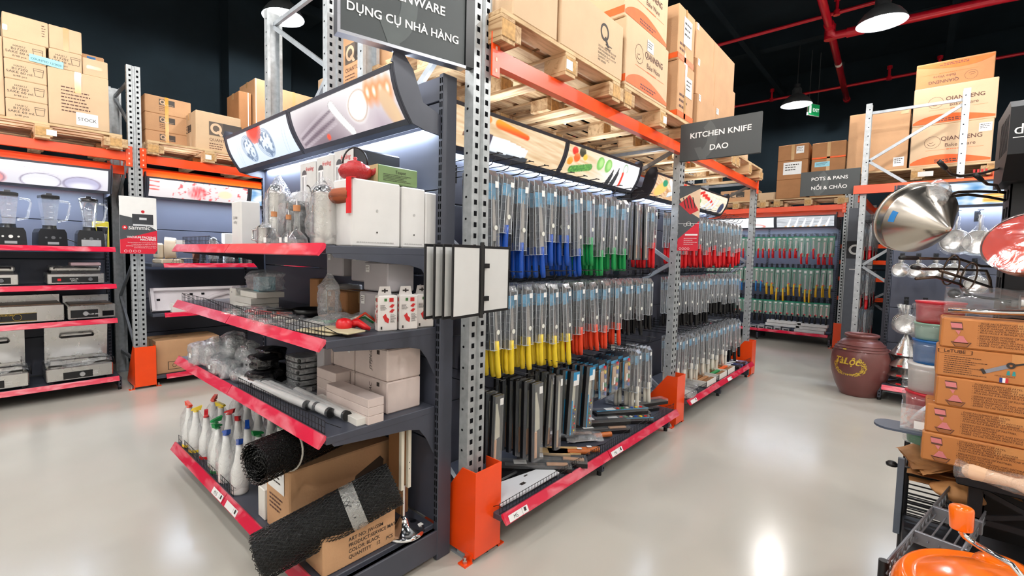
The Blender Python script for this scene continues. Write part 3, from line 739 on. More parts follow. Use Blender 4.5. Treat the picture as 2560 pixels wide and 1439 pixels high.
# ------------------------------------------------------------------ left wall row
LA = gondola('wall_shelving', 'wall shelving with blenders and contact grills at the left edge', (-1.15, 0, 0), 0)
gondola_frame(LA, 2.08, 2, 2.30, 6.42, .5)
for z in (1.457, 1.09, .745): shelf_unit(LA, 2.08, 0, 5.855, z, .56, [(0, 1.04), (1.04, 2.08)], brackets=False)
shelf_unit(LA, 2.08, 0, 5.845, .155, .56, [(0, 1.04), (1.04, 2.08)], brackets=False)
header(LA, 2.08, [1.04, 1.04], 6.42, 5.98, 2.245, 6.06, 2.01, [pic_plain, pic_trays], 1.2, lamp_w=9, right=True)
LB = gondola('wall_shelving', 'wall shelving with a meat slicer and white tray between the poster and the end display', (1.22, 0, 0), 0)
gondola_frame(LB, 2.3, 2, 2.30, 6.40, .5, base_z=.10)
shelf_unit(LB, 2.3, 0, 5.81, 1.30, .58, [(.1, 1.1), (1.15, 2.3)], brackets=False, fence=[(.2, 1.1)])
shelf_unit(LB, 2.3, 0, 5.81, .77, .58, [(.1, 1.15), (1.15, 2.3)], brackets=False)
shelf_unit(LB, 2.3, 0, 5.80, .11, .58, [(.1, 1.15), (1.15, 2.3)], brackets=False)
header(LB, 2.3, [1.04, 1.26], 6.40, 5.95, 2.22, 6.03, 2.0, [pic_flowers, pic_plates], 1.1, lamp_w=9)
# ------------------------------------------------------------------ far wall
FR = gondola('knife_wall_shelving', 'far hook wall of green-carded knives facing down the aisle', (0, 3.15, 0), -pi/2)
gondola_frame(FR, 2.13, 2, 2.25, 10.36, .5)
shelf_unit(FR, 2.13, 0, 9.83, .205, .53, [(0, 1.07), (1.07, 2.13)], brackets=False)
header(FR, 2.13, [1.25, .88], 10.36, 9.86, 2.26, 9.93, 2.05, [pic_plain, pic_knives], 1.0, lamp_w=8)
# ------------------------------------------------------------------ right end display
RE = gondola('end_display_shelving', 'dark end display of sieves and cones with blue-plates header at the right', (0, .19, 0), -pi/2)
gondola_frame(RE, 1.1, 1, 2.25, 6.98, .5, base_z=.17)
shelf_unit(RE, 1.1, 0, 6.34, .19, .62, [(0, 1.1)], brackets=False)
header(RE, 1.1, [1.1], 6.98, 6.68, 2.28, 6.78, 2.03, [pic_plates], 1.0, lamp_w=5, left=False)
mb(SHELF).box(-.02, 6.67, 2.0, -.005, 6.9, 2.28).build('end_panel', RE)
# aisle side of the right row: hook wall facing the knife aisle (+Y)
RS = gondola('hook_wall', 'dark hook wall on the aisle side of the right-hand row behind the open frame', (8.95, 0, 0), pi)
gondola_frame(RS, 1.8, 2, 2.1, -.25, .3)
# dark column cladding with ring logo
t = T('column_panel', 'tall dark grey column cladding with a white ring logo behind the brown urn', 'panel', (9.6, .70, 0))
PG = M('cladding_grey', (98, 104, 113), .45, 0, .04)
mb(PG).bbox(0, -.20, .05, .1, .13, 2.33, .004).build('panel', t)
mb(M('cladding_black_band', (34, 37, 43), .5)).box(-.003, -.20, 1.52, 0, .13, 1.80).build('band', t)
b = mb(WHITE); ring(b, (-.005, .02, 1.665), (0, -1, 0), (0, 0, 1), .052, .082); poly(b, (-.005, .02, 1.665), (0, -1, 0), (0, 0, 1), [(.02, -.03), (.05, -.03), (.105, -.09), (.06, -.09)], .0005)
rect(b, (-.005, 0, 1.60), (0, -1, 0), (0, 0, 1), -.08, -.26, .12, -.245); b.build('ring_logo', t)
# ------------------------------------------------------------------ hanging signs
SIGN = M('sign_charcoal', (62, 67, 68), .5, 0, .04, 4); SIGNQ = M('sign_charcoal_letter', (80, 86, 86), .5); FRAMEM = brushed('sign_frame_aluminium', (190, 192, 200), .3)
def sign(name, lab, o, rz, w, h, lines, qx, edge=False, th=.02):
    "flat board hanging in a frame; local x to the right, front towards -Y, origin at lower left"
    t = T(name, lab, 'sign', o, rz)
    mb(SIGN).bbox(0, -th/2, 0, w, th/2, h, .003).build('board', t)
    if edge:
        mb(FRAMEM).box(-.012, -th, -.012, w+.0, th, 0).box(-.012, -th, h, w+.0, th, h+.012).box(-.012, -th, 0, 0, th, h).build('frame', t)
        mb(BLACKP).box(w, -th*.8, 0, w+.045, th*.8, h).build('end_cap', t)
    b = mb(SIGNQ); O = Vector((qx, -th/2-.0012, h*.55)); r = h*.62; u = Vector((1, 0, 0)); v = Vector((0, 0, 1))
    A = []
    vs = []; n = 40
    for i in range(n):
        a0, a1 = radians(-45)+2*pi*i/n, radians(-45)+2*pi*(i+1)/n
        q = [(r*.62*cos(a0), r*.62*sin(a0)), (r*cos(a0), r*sin(a0)), (r*cos(a1), r*sin(a1)), (r*.62*cos(a1), r*.62*sin(a1))]
        if all(-qx <= x <= w-qx and -h*.55 <= y <= h*.45 for x, y in q): poly(b, O, u, v, q)
    tl = [(r*.1, -r*.35), (r*.38, -r*.35), (r*.62, -h*.55), (r*.34, -h*.55)]
    poly(b, O, u, v, tl, .0005); b.build('ring_emblem', t)
    b = mb(WHITE)
    for s, x, z, sz in lines: letter(b, s, (x, -th/2-.0025, z), size=sz, bold=.016, align='CENTER', wide=1.04)
    b.build('lettering', t); return t
sign('aisle_sign', 'charcoal restaurant-ware sign hanging from the near upright over the lit header', (.955, 1.645, 2.288), atan2(-.13, .585), .56, .315, [('KITCHENWARE', .265, .185, .052), ('DỤNG CỤ NHÀ HÀNG', .275, .085, .0465)], .13, edge=True, th=.022)
sign('aisle_sign', 'charcoal KITCHEN KNIFE sign hanging across the knife aisle', (3.80, 1.405, 2.215), -pi/2, .56, .29, [('KITCHEN KNIFE', .285, .170, .057), ('DAO', .285, .065, .057)], .09)
sign('aisle_sign', 'charcoal POTS & PANS sign in front of far stacked cartons', (7.1, 1.115, 2.27), -pi/2, .585, .30, [('POTS & PANS', .29, .185, .058), ('NỒI & CHẢO', .29, .075, .058)], .10)
# vacuum packing poster
t = T('advert_board', 'white, grey and red vacuum packing machines poster board fixed to the left rack upright', 'poster', (.95, 5.76, 1.405)); w, h = .31, .57
mb(WHITE).bbox(0, 0, 0, w, .008, h, .002).build('board', t)
b = mb(M('poster_grey', (70, 74, 78), .5)); O = (0, -.0008, 0); u = (1, 0, 0); v = (0, 0, 1)
poly(b, O, u, v, [(0, h*.72), (0, h*.19), (w, h*.47), (w, h*.38)]) if False else poly(b, O, u, v, [(0, h*.67), (0, h*.24), (w, h*.40), (w, h*.42), (w*.62, h*.56), (w*.35, h*.63)])
poly(b, O, u, v, [(w*.70, 0), (w, 0), (w, h*.42), (w*.9, h*.3)]); b.mat(M('poster_crimson', (214, 20, 50), .5)); 
poly(b, (0, -.0014, 0), u, v, [(0, 0), (w*.92, 0), (w, h*.07), (w, h*.42), (0, h*.24)])
b.mat(M('poster_machine', (54, 56, 60), .4)); rect(b, (0, -.0016, 0), u, v, w*.33, h*.52, w*.9, h*.70)
b.mat(M('poster_silver', (210, 212, 215), .4)); rect(b, (0, -.0022, 0), u, v, w*.35, h*.49, w*.9, h*.52); rect(b, (0, -.002, 0), u, v, w*.52, h*.60, w*.72, h*.64)
b.mat(M('poster_red', (200, 24, 36), .5)); ring(b, (w*.62, -.0018, h*.745), u, v, 0, .015); ring(b, (w*.13, -.002, h*.455), u, v, .0, .022)
b.build('printing', t)
b = mb(WHITE); letter(b, 'sammic', (w*.52, -.003, h*.425), size=.062, bold=.01); ring(b, (w*.13, -.0028, h*.455), u, v, .003, .009)
letter(b, 'VACUUM PACKING', (w*.97, -.003, h*.275), size=.028, bold=.02, align='RIGHT'); letter(b, 'MACHINES', (w*.97, -.003, h*.235), size=.028, bold=.02, align='RIGHT')
for k, s in enumerate(('Incorporating a new control panel that uses', 'a single program to adjust the vacuum', 'percentage and includes an option to program', 'up to 10 seconds of vacuum "plus"')): letter(b, s, (w*.97, -.003, h*(.19-.03*k)), size=.0135, align='RIGHT')
for k in range(4): ring(b, (w*(.14+.12*k), -.003, h*.045), u, v, .010, .013)
b.build('lettering', t)
# knife maker poster
t = T('advert_board', 'narrow grey and red knife poster board fixed on the second upright of the knife aisle', 'poster', (4.07, 1.43, 1.525), radians(-72)); w, h = .16, .545
t.location = (4.06, 1.49, 1.525)
mb(WHITE).bbox(0, 0, 0, w, .006, h, .002).build('board', t)
b = mb(M('poster_grey', (70, 74, 78), .5)); rect(b, O, u, v, 0, 0, w, h); b.mat(M('poster_crimson', (214, 20, 50), .5)); poly(b, (0, -.0012, 0), u, v, [(0, 0), (w, 0), (w, h*.46), (0, h*.18)])
b.mat(M('poster_skin', (232, 200, 168), .5)); poly(b, (0, -.0012, 0), u, v, [(0, h*.80), (w, h*.95), (w, h*.5), (w*.5, h*.6)]); b.mat(M('poster_red', (200, 24, 36), .5)); poly(b, (0, -.0018, 0), u, v, [(0, h*.72), (w*.5, h*.86), (w*.95, h*.62), (w*.55, h*.56)])
b.mat(BLACKP)
for k in range(4): poly(b, (0, -.0024, 0), u, v, [(w*(.3+.15*k), h*.66), (w*(.36+.15*k), h*.64), (w*(.22+.15*k), h*.82), (w*(.17+.15*k), h*.82)])
b.build('printing', t)
b = mb(WHITE); ring(b, (w*.5, -.003, h*.42), u, v, .014, .017); ring(b, (w*.66, -.003, h*.40), u, v, .010, .013); ring(b, (w*.34, -.003, h*.40), u, v, .010, .013); rect(b, (0, -.003, 0), u, v, 0, h*.418, w, h*.424)
rect(b, (0, -.003, 0), u, v, w*.35, h*.235, w*.95, h*.26)
for k in range(4): smallprint(b, Vector((0, -.003, 0)), Vector((1, 0, 0)), Vector((0, 0, 1)), w*.3, h*(.19-.03*k), w*.65, 1, .01, .004, k); ring(b, (w*(.14+.13*k), -.003, h*.035), u, v, .007, .009)
b.build('lettering', t)
# ------------------------------------------------------------------ wooden pallets
WENDG = M('pallet_block_end', (196, 154, 100), .8, var=.25, scale=40)
def pallet(loc, w, d, lab, rz=0, seed=1, blocks=(0, .5, 1)):
    t = T('wooden_pallet', lab, 'pallet', loc, rz); R = random.Random(seed)
    n = 7; bw = .095
    for k in range(n):
        y = (d-bw)*k/(n-1); mb(WOOD).bbox(0, y, .118, w, y+bw, .140, .002).build('deck_board', t)
    for f in blocks:
        x = (w-.10)*f
        mb(WOODY).bbox(x, 0, .100, x+.10, d, .118, .002).build('stringer_board', t)
        mb(WOODY).bbox(x, 0, 0, x+.10, d, .018, .002).build('bottom_board', t)
        for y in (0.0, (d-.14)/2, d-.14):
            sx = .045 if f in (0, 1) else .02
            b = mb(WOODY if R.random() < .5 else WOOD).bbox(x-(sx if f == 1 else 0), y-.002, .018, x+.10+(sx if f == 0 else sx), y+.14, .100, .003); b.mat(WENDG).box(x+.004, y-.0035, .022, x+.096, y-.002, .096)
            b.build('block', t)
    return t
def tag_on(t, x, z, w=.06, h=.05): mb(WHITE).box(x, -.005, z, x+w, -.0036, z+h).build('pallet_tag', t)
# ------------------------------------------------------------------ cartons
U, V = Vector((1, 0, 0)), Vector((0, 0, 1))
def carton(lab, loc, w, d, h, mat=KRAFT, rz=0, name='cardboard_carton', tape=TAPE, draw=None, side=None, group=None, cat='carton', rot=None, tapev=True, flap=True):
    "closed carton; local front -Y, origin front lower left. draw/side print on the front and the left side"
    t = T(name, lab, cat, loc, rz, group, rot=rot)
    b = mb(mat).bbox(0, 0, 0, w, d, h, min(.006, h*.05, w*.05)); b.build('carton_body', t)
    if flap:
        b = mb(M('carton_seam', (110, 78, 50), .9)); b.box(.004, d/2-.0012, h-.0002, w-.004, d/2+.0012, h+.0006); b.build('flap_seam', t)
    if tape:
        b = mb(tape); tw = min(.05, d*.2); b.box(-.0006, d/2-tw/2, h, w+.0006, d/2+tw/2, h+.0012)
        b.box(-.0012, d/2-tw/2, h-min(.07, h*.4), 0, d/2+tw/2, h+.0012); b.box(w, d/2-tw/2, h-min(.07, h*.4), w+.0012, d/2+tw/2, h+.0012); b.build('tape', t)
    if draw: b = mb(INK); draw(b, Vector((0, -.0015, 0)), U, V, w, h); b.build('printing', t)
    if side: b = mb(INK); side(b, Vector((-.0015, d, 0)), Vector((0, -1, 0)), V, d, h); b.build('side_printing', t)
    return t
def lift(O, u, v, k): return O+u.cross(v)*k
def d_label(x0, y0, x1, y1, mat=WHITE, txt=None, sz=.03):
    def f(b, O, u, v, w, h):
        b.mat(mat); rect(b, lift(O, u, v, .001), u, v, x0*w, y0*h, x1*w, y1*h)
        b.mat(INK)
        if txt: letter(b, txt, lift(O, u, v, .002)+u*(x0+x1)/2*w+v*(y0*h+(y1-y0)*h*.35), u, v, sz)
        else: smallprint(b, lift(O, u, v, .002), u, v, (x0+.1*(x1-x0))*w, (y0+.75*(y1-y0))*h, (x1-x0)*w*.8, 3, (y1-y0)*h*.2, (y1-y0)*h*.07)
    return f
def d_tape(x0, x1, mat=TAPE, y0=0, y1=1):
    def f(b, O, u, v, w, h): b.mat(mat); rect(b, lift(O, u, v, .0005), u, v, x0*w, y0*h, x1*w, y1*h)
    return f
def d_many(*fs):
    def f(b, O, u, v, w, h):
        for g in fs: g(b, O, u, v, w, h)
    return f
def d_qind(x, y, s, quant=True):
    "dark plate with ring letter and 'industries'"
    def f(b, O, u, v, w, h):
        b.mat(M('print_plate', (70, 64, 60), .7)); rect(b, O, u, v, x*w, y*h, x*w+s*2.3, y*h+s)
        b.mat(M('print_plate_left', (96, 84, 74), .7)); rect(b, lift(O, u, v, .0004), u, v, x*w, y*h, x*w+s*.95, y*h+s)
        b.mat(M('carton_bare_print', (214, 182, 150), .8)); O2 = lift(O, u, v, .001); c = O2+u*(x*w+s*.48)+v*(y*h+s*.52)
        ring(b, c, u, v, s*.23, s*.40); poly(b, c, u, v, [(s*.02, -s*.18), (s*.2, -s*.1), (s*.52, -s*.5), (s*.28, -s*.5)], .0004)
        letter(b, 'industries', O2+u*(x*w+s*1.62)+v*(y*h+s*.12), u, v, s*.24)
        b.mat(INKB)
        if quant: letter(b, 'QUANTUM PRO', O+u*(x*w)+v*(y*h-s*.42), u, v, s*.30, align='LEFT'); smallprint(b, O, u, v, x*w, y*h-s*.65, s*1.3, 4, s*.17, s*.06, 3)
    return f
def d_qian(mirror=False, up=True, big=1.0):
    def f(b, O, u, v, w, h):
        if not up: O = O+u*w+v*h; u = -u; v = -v
        b.mat(OINK); n = 24; y0 = .05*h
        pts = [(w*.01, y0)]+[(w*(.01+.98*i/n), y0+h*(.05+.17*sin(pi*(i/n)**.75))) for i in range(n+1)]+[(w*.99, y0)]
        poly(b, lift(O, u, v, .0004), u, v, pts)
        b.mat(INKB); c = O+u*w*.28+v*h*.58; r = h*.135*big
        for i in range(28):
            a = 2*pi*i/28; rr = r*(1+.06*(i % 2)); a2 = 2*pi*(i+1)/28; r2 = r*(1+.06*((i+1) % 2))
            poly(b, c, u, v, [(rr*cos(a), rr*sin(a)), (rr*1.05*cos(a), rr*1.05*sin(a)), (r2*1.05*cos(a2), r2*1.05*sin(a2)), (r2*cos(a2), r2*sin(a2))])
        ring(b, c-u*r*.1, u, v, r*.55, r*.62, radians(200), radians(330), 12); ring(b, c+v*r*.2-u*r*.2, u, v, r*.3, r*.36, radians(220), radians(340), 8)
        letter(b, 'QIANNENG', O+u*w*.63+v*h*.60, u, v, h*.14*big, bold=.012, wide=.95); letter(b, 'Bake Ware', O+u*w*.62+v*h*.45, u, v, h*.115*big, wide=1.0)
        b.mat(OINK); rect(b, O, u, v, w*.2, h*.385, w*.45, h*.39); rect(b, O, u, v, w*.72, h*.385, w*.9, h*.39); smallprint(b, O, u, v, w*.46, h*.38, w*.25, 1, .01, h*.018)
        b.mat(INKB); smallprint(b, lift(O, u, v, .0008), u, v, w*.32, h*.13, w*.4, 2, h*.045, h*.025)
    return f
def d_cup(b, O, u, v, w, h):
    b.mat(INK)
    for k, s in enumerate(('HAIKU', 'B17202', 'SAKE 60 ml.', '6/48 pcs')): letter(b, s, O+u*w*.36+v*h*(.66-.17*k), u, v, h*(.13 if k in (0, 3) else .17), wide=1.2)
    A = O+u*w*.80+v*h*.55; s = h*.2
    for (x0, y0, x1, y1) in ((-s, s, s, s), (-s, s, -s*.75, -s), (s, s, s*.75, -s), (-s*.75, -s, s*.75, -s), (-s*.9, s*.5, s*.9, s*.5)):
        dx, dy = x1-x0, y1-y0; L = sqrt(dx*dx+dy*dy); nx, ny = -dy/L*.0015, dx/L*.0015; poly(b, A, u, v, [(x0-nx, y0-ny), (x1-nx, y1-ny), (x1+nx, y1+ny), (x0+nx, y0+ny)])
def d_sp(x, y, w_, n, dy, h_, mat=INKB, seed=1):
    def f(b, O, u, v, w, h): b.mat(mat); smallprint(b, O, u, v, x*w, y*h, w_*w, n, dy*h, h_*h, seed)
    return f
PZT = ZB+.142
# knife row, near bay
p = pallet((1.635, 1.42, ZB), 1.155, 1.05, 'wooden pallet at the near left end of the knife-aisle rack, with a red stamp', seed=3)
b = mb(INKR); letter(b, 'ƯU VIỆT', (-.0035, .155, .068), (0, -1, 0), (0, 0, 1), .032, bold=.02)
for k in range(5): rect(b, (-.0035, .155, .02), (0, -1, 0), (0, 0, 1), -.055+.025*k, 0, -.040+.025*k, .035)
b.build('red_stamp', p); tag_on(p, .53, .03)
p = pallet((2.85, 1.42, ZB), 1.245, 1.05, 'wooden pallet above the green-handled knives, under the cake-mould cartons', seed=5); tag_on(p, .62, .03)
pallet((4.20, 1.42, ZB), 1.16, 1.05, 'wooden pallet under six plain cartons in the far knife bay', seed=6)
pallet((5.40, 1.42, ZB), 1.12, 1.05, 'almost empty wooden pallet at the far end of the knife row', seed=7)
def d_qdown(b, O, u, v, w, h):
    b.mat(INK); c = O+u*w*.66+v*h*.66; ring(b, c, u, v, .036, .05); poly(b, c, u, v, [(.0, -.03), (.015, -.02), (.06, -.075), (.035, -.075)], .0004)
    smallprint(b, O, u, v, w*.68, h*.46, w*.12, 2, .02, .006)
    for k, s in enumerate(('STOCK CODE: YBM-02-12-FR', 'ITEM: MAGNESIUM OPENER', 'DIMENSION: 25 x 21 x 10 CM', 'QUANTITY: 1 PCS', 'REF: 1034853')): letter(b, s, O+u*w*.56+v*h*(.36-.058*k), u, v, .017, align='LEFT')
def d_ips(b, O, u, v, w, h): letter(b, '57.5 X 37.5 X 44 CM', O+u*w*.55+v*h*.60, u, v, .022); b.mat(TAPE); rect(b, lift(O, u, v, .0006), u, v, w*.35, h*.25, w*.48, h*.48)
carton('plain carton with a short tape strip at the near left end of the rack top', (1.72, 1.425, PZT), .365, .48, .60, KRAFTL, draw=d_ips)
carton('plain carton behind the first one on the near pallet, touching the upright', (1.68, 1.93, PZT), .55, .50, .56, KRAFT)
carton('wide low carton with a black ring letter and stock code over the near pallet', (2.115, 1.425, PZT), .70, .5, .335, KRAFTL, draw=d_qdown)
carton('carton with a torn white delivery note above the wide ring-letter carton', (2.18, 1.75, PZT+.337), .60, .5, .42, KRAFT, draw=d_label(.12, .1, .75, .75), rz=radians(2))
carton('carton standing behind the wide ring-letter carton on the near pallet', (2.25, 1.95, PZT), .52, .45, .32, KRAFT)
QL = 'cake-mould carton with orange swoosh, '
carton(QL+'lower one beside the wide ring-letter carton on the knife rack', (2.86, 1.425, PZT), .68, .52, .425, KRAFTL, draw=d_many(d_qian(), d_label(.45, .72, .6, .9)), side=d_tape(0, 1, OINK, .05, .16))
carton(QL+'upper one over the green knives', (2.85, 1.44, PZT+.427), .68, .52, .42, KRAFTL, draw=d_qian(), side=d_tape(0, 1, OINK, .05, .16))
carton(QL+'narrow lower one next to the knife sign', (3.76, 1.43, PZT), .345, .60, .44, KRAFT, draw=d_many(d_tape(0, 1, OINK, .03, .13), d_label(.45, .45, .85, .8), d_tape(.4, .5), d_sp(.1, .4, .6, 3, .1, .04)), side=d_tape(0, 1, OINK, .03, .13))
carton(QL+'upper one with a white note next to six plain cartons', (3.75, 1.44, PZT+.442), .35, .60, .42, KRAFT, draw=d_many(d_tape(0, 1, OINK, .03, .13), d_label(.3, .35, .8, .85), d_tape(.4, .5), d_sp(.1, .3, .5, 2, .1, .04)), side=d_tape(0, 1, OINK, .03, .13))
for i in range(2):
    for j in range(3):
        carton('plain carton right of the cake-mould cartons, %s column, %s row' % (('left', 'right')[i], ('bottom', 'middle', 'top')[j]), (4.22+.475*i, 1.43+.02*j, PZT+.302*j), (.47, .66)[i], .5, .30, KRAFT, draw=d_label(.02, .8, .12, .98) if i == 0 or j == 0 else None, group='plain cartons stacked in the far knife bay')
carton('small carton showing under the right end of the kitchen knife sign', (5.55, 1.5, PZT), .62, .5, .33, KRAFTL)
# rear rack behind the header
pallet((1.72, 2.84, ZB), 1.15, .95, 'wooden pallet on the rear rack behind the large restaurant-ware sign', seed=9)
carton('tall ring-letter carton seen through the uprights left of the restaurant-ware sign', (1.95, 3.52, PZT), .62, .75, .62, KRAFT, rz=-pi/2, draw=d_qind(.42, .50, .14))
carton('plain carton on the rear rack left of the tall ring-letter carton', (2.0, 3.78, PZT), .24, .6, .34, KRAFTL, rz=-pi/2)
# left wall row
pallet((-.16, 5.75, ZB), 1.15, 1.0, 'wooden pallet under the shrink-wrapped cup cartons at the upper left', seed=11)
tag_on(bpy.data.objects['wooden_pallet.005'], .60, .03, .07, .05)
p = pallet((1.2, 5.78, ZB), 1.15, 1.0, 'wooden pallet above the packaged-ware shelves, beside the left upright', seed=12); tag_on(p, .53, .03)
for j in range(4):
    carton('cup carton in the left-hand stack, %s from the pallet' % ORD[j], (.19, 5.755, PZT-.01+.167*j), .268, .4, .166, KRAFTL, draw=d_cup, group=None, flap=False)
carton('blank pale carton on top of the cup carton stack at the upper left', (.19, 5.76, PZT+.658), .288, .4, .215, OFFW if False else KRAFTL, draw=d_many(d_tape(0, .1, TAPE, .3, .5), d_sp(.85, .8, .1, 5, .1, .03)))
carton('large carton with a STOCK note and yellow tape at the upper left', (.463, 5.75, PZT), .43, .5, .50, KRAFTL, draw=d_many(d_sp(.2, .68, .5, 8, .06, .02), d_tape(.42, .53, TAPEY, .62, 1), d_label(.43, .05, .80, .28, WHITE, 'STOCK', .042)))
carton('cup carton resting on the large carton beside the blue counted slip', (.478, 5.76, PZT+.502), .225, .4, .165, KRAFTL, draw=d_cup, flap=False)
carton('plain carton on the right shoulder of the large carton, upper left', (.71, 5.77, PZT+.502), .185, .4, .158, KRAFTL, draw=d_tape(.15, .8, TAPE, .4, .6))
carton('pale carton with a vertical taped seam at the very top left', (.482, 5.765, PZT+.669), .225, .4, .205, KRAFTL, draw=d_tape(.42, .60, TAPE))
carton('small carton with a blue sticker behind the stack at the upper left', (.72, 6.05, PZT+.502), .19, .3, .28, KRAFT, draw=d_label(.3, .82, .65, .94, M('blue_sticker', (30, 120, 190), .5)))
carton('carton sliver at the far left edge beside the cup cartons', (-.10, 5.755, PZT), .285, .4, .66, KRAFTL)
t = T('paper_slip', 'pale blue COUNTED 12/2020 slip taped across two cup cartons', 'paper slip', (.345, 5.7495, 3.075)); BLUEP = M('pale_blue_paper', (150, 210, 226), .6)
mb(BLUEP).box(0, -.002, 0, .225, 0, .062, R=Matrix.Rotation(radians(3), 3, 'Y'), c=(0, 0, 0)).build('slip', t); b = mb(INK); letter(b, 'COUNTED 12/2020', (.112, -.0035, .012), (1, 0, -.05), (.05, 0, 1), .024); b.build('lettering', t)
for j in range(3):
    carton('ring-letter carton in the stack of three right of the left upright, %s' % ('bottom', 'middle', 'top')[j], (1.27, 6.2, PZT+.191*j), .445, .4, .19, KRAFT, draw=d_many(d_qind(.30, .52, .065, False), d_sp(.3, .4, .2, 3, .1, .03), d_tape(.42, .5, TAPEY)), group=None, flap=False)
carton('large QUANTUM PRO carton with a ring letter, left of the lit glassware sign', (1.665, 5.86, PZT), .47, .5, .425, KRAFTL, draw=d_qind(.28, .42, .15), side=d_qind(.3, .5, .08, False))
carton('opened carton standing behind the large QUANTUM PRO carton', (1.80, 6.38, PZT), .5, .4, .53, KRAFT, draw=d_qind(.25, .8, .08, False))
carton('strapped brown carton left of the tall ring-letter carton, above the glassware sign', (2.22, 6.15, PZT), .15, .4, .84, KRAFTD, draw=d_many(d_tape(.7, .76, WHITE), d_label(.2, .02, .6, .12)))
carton('tall strapped ring-letter carton behind the steel upright over the glassware sign', (2.385, 6.08, PZT), .16, .5, 1.02, KRAFT, draw=d_many(d_tape(.05, .1, WHITE), d_qind(.12, .35, .06, False)))
carton('wide carton with a white label right of the tall strapped carton', (2.55, 6.1, PZT), .58, .5, .98, KRAFT, draw=d_many(d_label(.4, .3, .62, .45), d_tape(.55, .62, TAPE, .75, 1)))
carton('pale carton with two labels behind the rear rack upright, above the glassware sign', (3.15, 6.15, PZT), .40, .4, 1.0, KRAFTL, draw=d_label(.1, .8, .5, .92))
pallet((2.42, 5.95, ZB), 1.15, .95, 'wooden pallet hidden behind the lit glassware sign on the left row', seed=13)
# far wall
pallet((9.80, 1.93, ZB), 1.02, .9, 'wooden pallet under the far cartons, left of the pots and pans sign', rz=-pi/2, seed=14)
pallet((9.80, 3.05, ZB), 1.0, .9, 'wooden pallet at the far left beyond the knife row', rz=-pi/2, seed=15)
hz = PZT
for h_, lab, dr in ((.33, 'bottom', None), (.33, 'middle, with a big white sheet', d_label(.2, .25, .8, .9)), (.27, 'top', d_many(d_tape(.44, .54), d_label(.6, .4, .85, .85)))):
    carton('brown taped carton left of the far sign, %s' % lab, (9.8, 1.90, hz), .45, .4, h_, KRAFTD, rz=-pi/2, draw=dr); hz += h_+.002
hz = PZT
for h_, lab, dr in ((.30, 'bottom', None), (.33, 'middle, with a pale blue slip', d_many(d_label(.1, .6, .55, .85, BLUEP), d_tape(.45, .55))), (.27, 'top, with orange edging', d_many(d_tape(0, 1, OINK, 0, .1), d_tape(.45, .55)))):
    carton('taped carton behind the far sign, %s' % lab, (9.8, 1.40, hz), .46, .4, h_, KRAFTD, rz=-pi/2, draw=dr); hz += h_+.002
carton('low ring-letter carton on the far wall row, seen under the knife-row pallets', (9.9, 2.85, PZT), .62, .4, .22, KRAFT, rz=-pi/2, draw=d_qind(.3, .4, .1, False))
carton('small pale carton on the far wall row, right of the low ring-letter carton', (9.9, 2.2, PZT), .28, .3, .14, KRAFTL, rz=-pi/2)
# right rack
p = pallet((7.42, .70, ZB), 1.3, 1.1, 'wooden pallet under the cake-mould cartons on the right, with a white tag', rz=-pi/2, seed=16); tag_on(p, .66, .03, .13, .055)
b = mb(INKR)
for k in range(4): rect(b, (1.10, -.0045, .03), (1, 0, 0), (0, 0, 1), .03*k, 0, .03*k+.018, .035)
b.build('red_stamp', p)
carton('tall plain carton behind the open steel frame on the right', (7.45, .70, PZT), .56, .8, .71, KRAFT, rz=-pi/2, draw=d_many(d_label(.78, .05, .95, .2), d_tape(.85, .97, TAPE, .9, 1)))
carton(QL+'lower one on the right-hand rack', (7.45, .12, PZT), .65, .8, .46, KRAFTL, rz=-pi/2, draw=d_many(d_qian(), d_label(.83, .72, .98, .92)))
carton(QL+'middle one on the right-hand rack', (7.46, .12, PZT+.462), .66, .8, .43, KRAFTL, rz=-pi/2, draw=d_qian())
carton(QL+'upside-down one topmost on the right-hand rack', (7.75, .12, PZT+.894), .64, .6, .36, KRAFTD, rz=-pi/2, draw=d_qian(up=False))
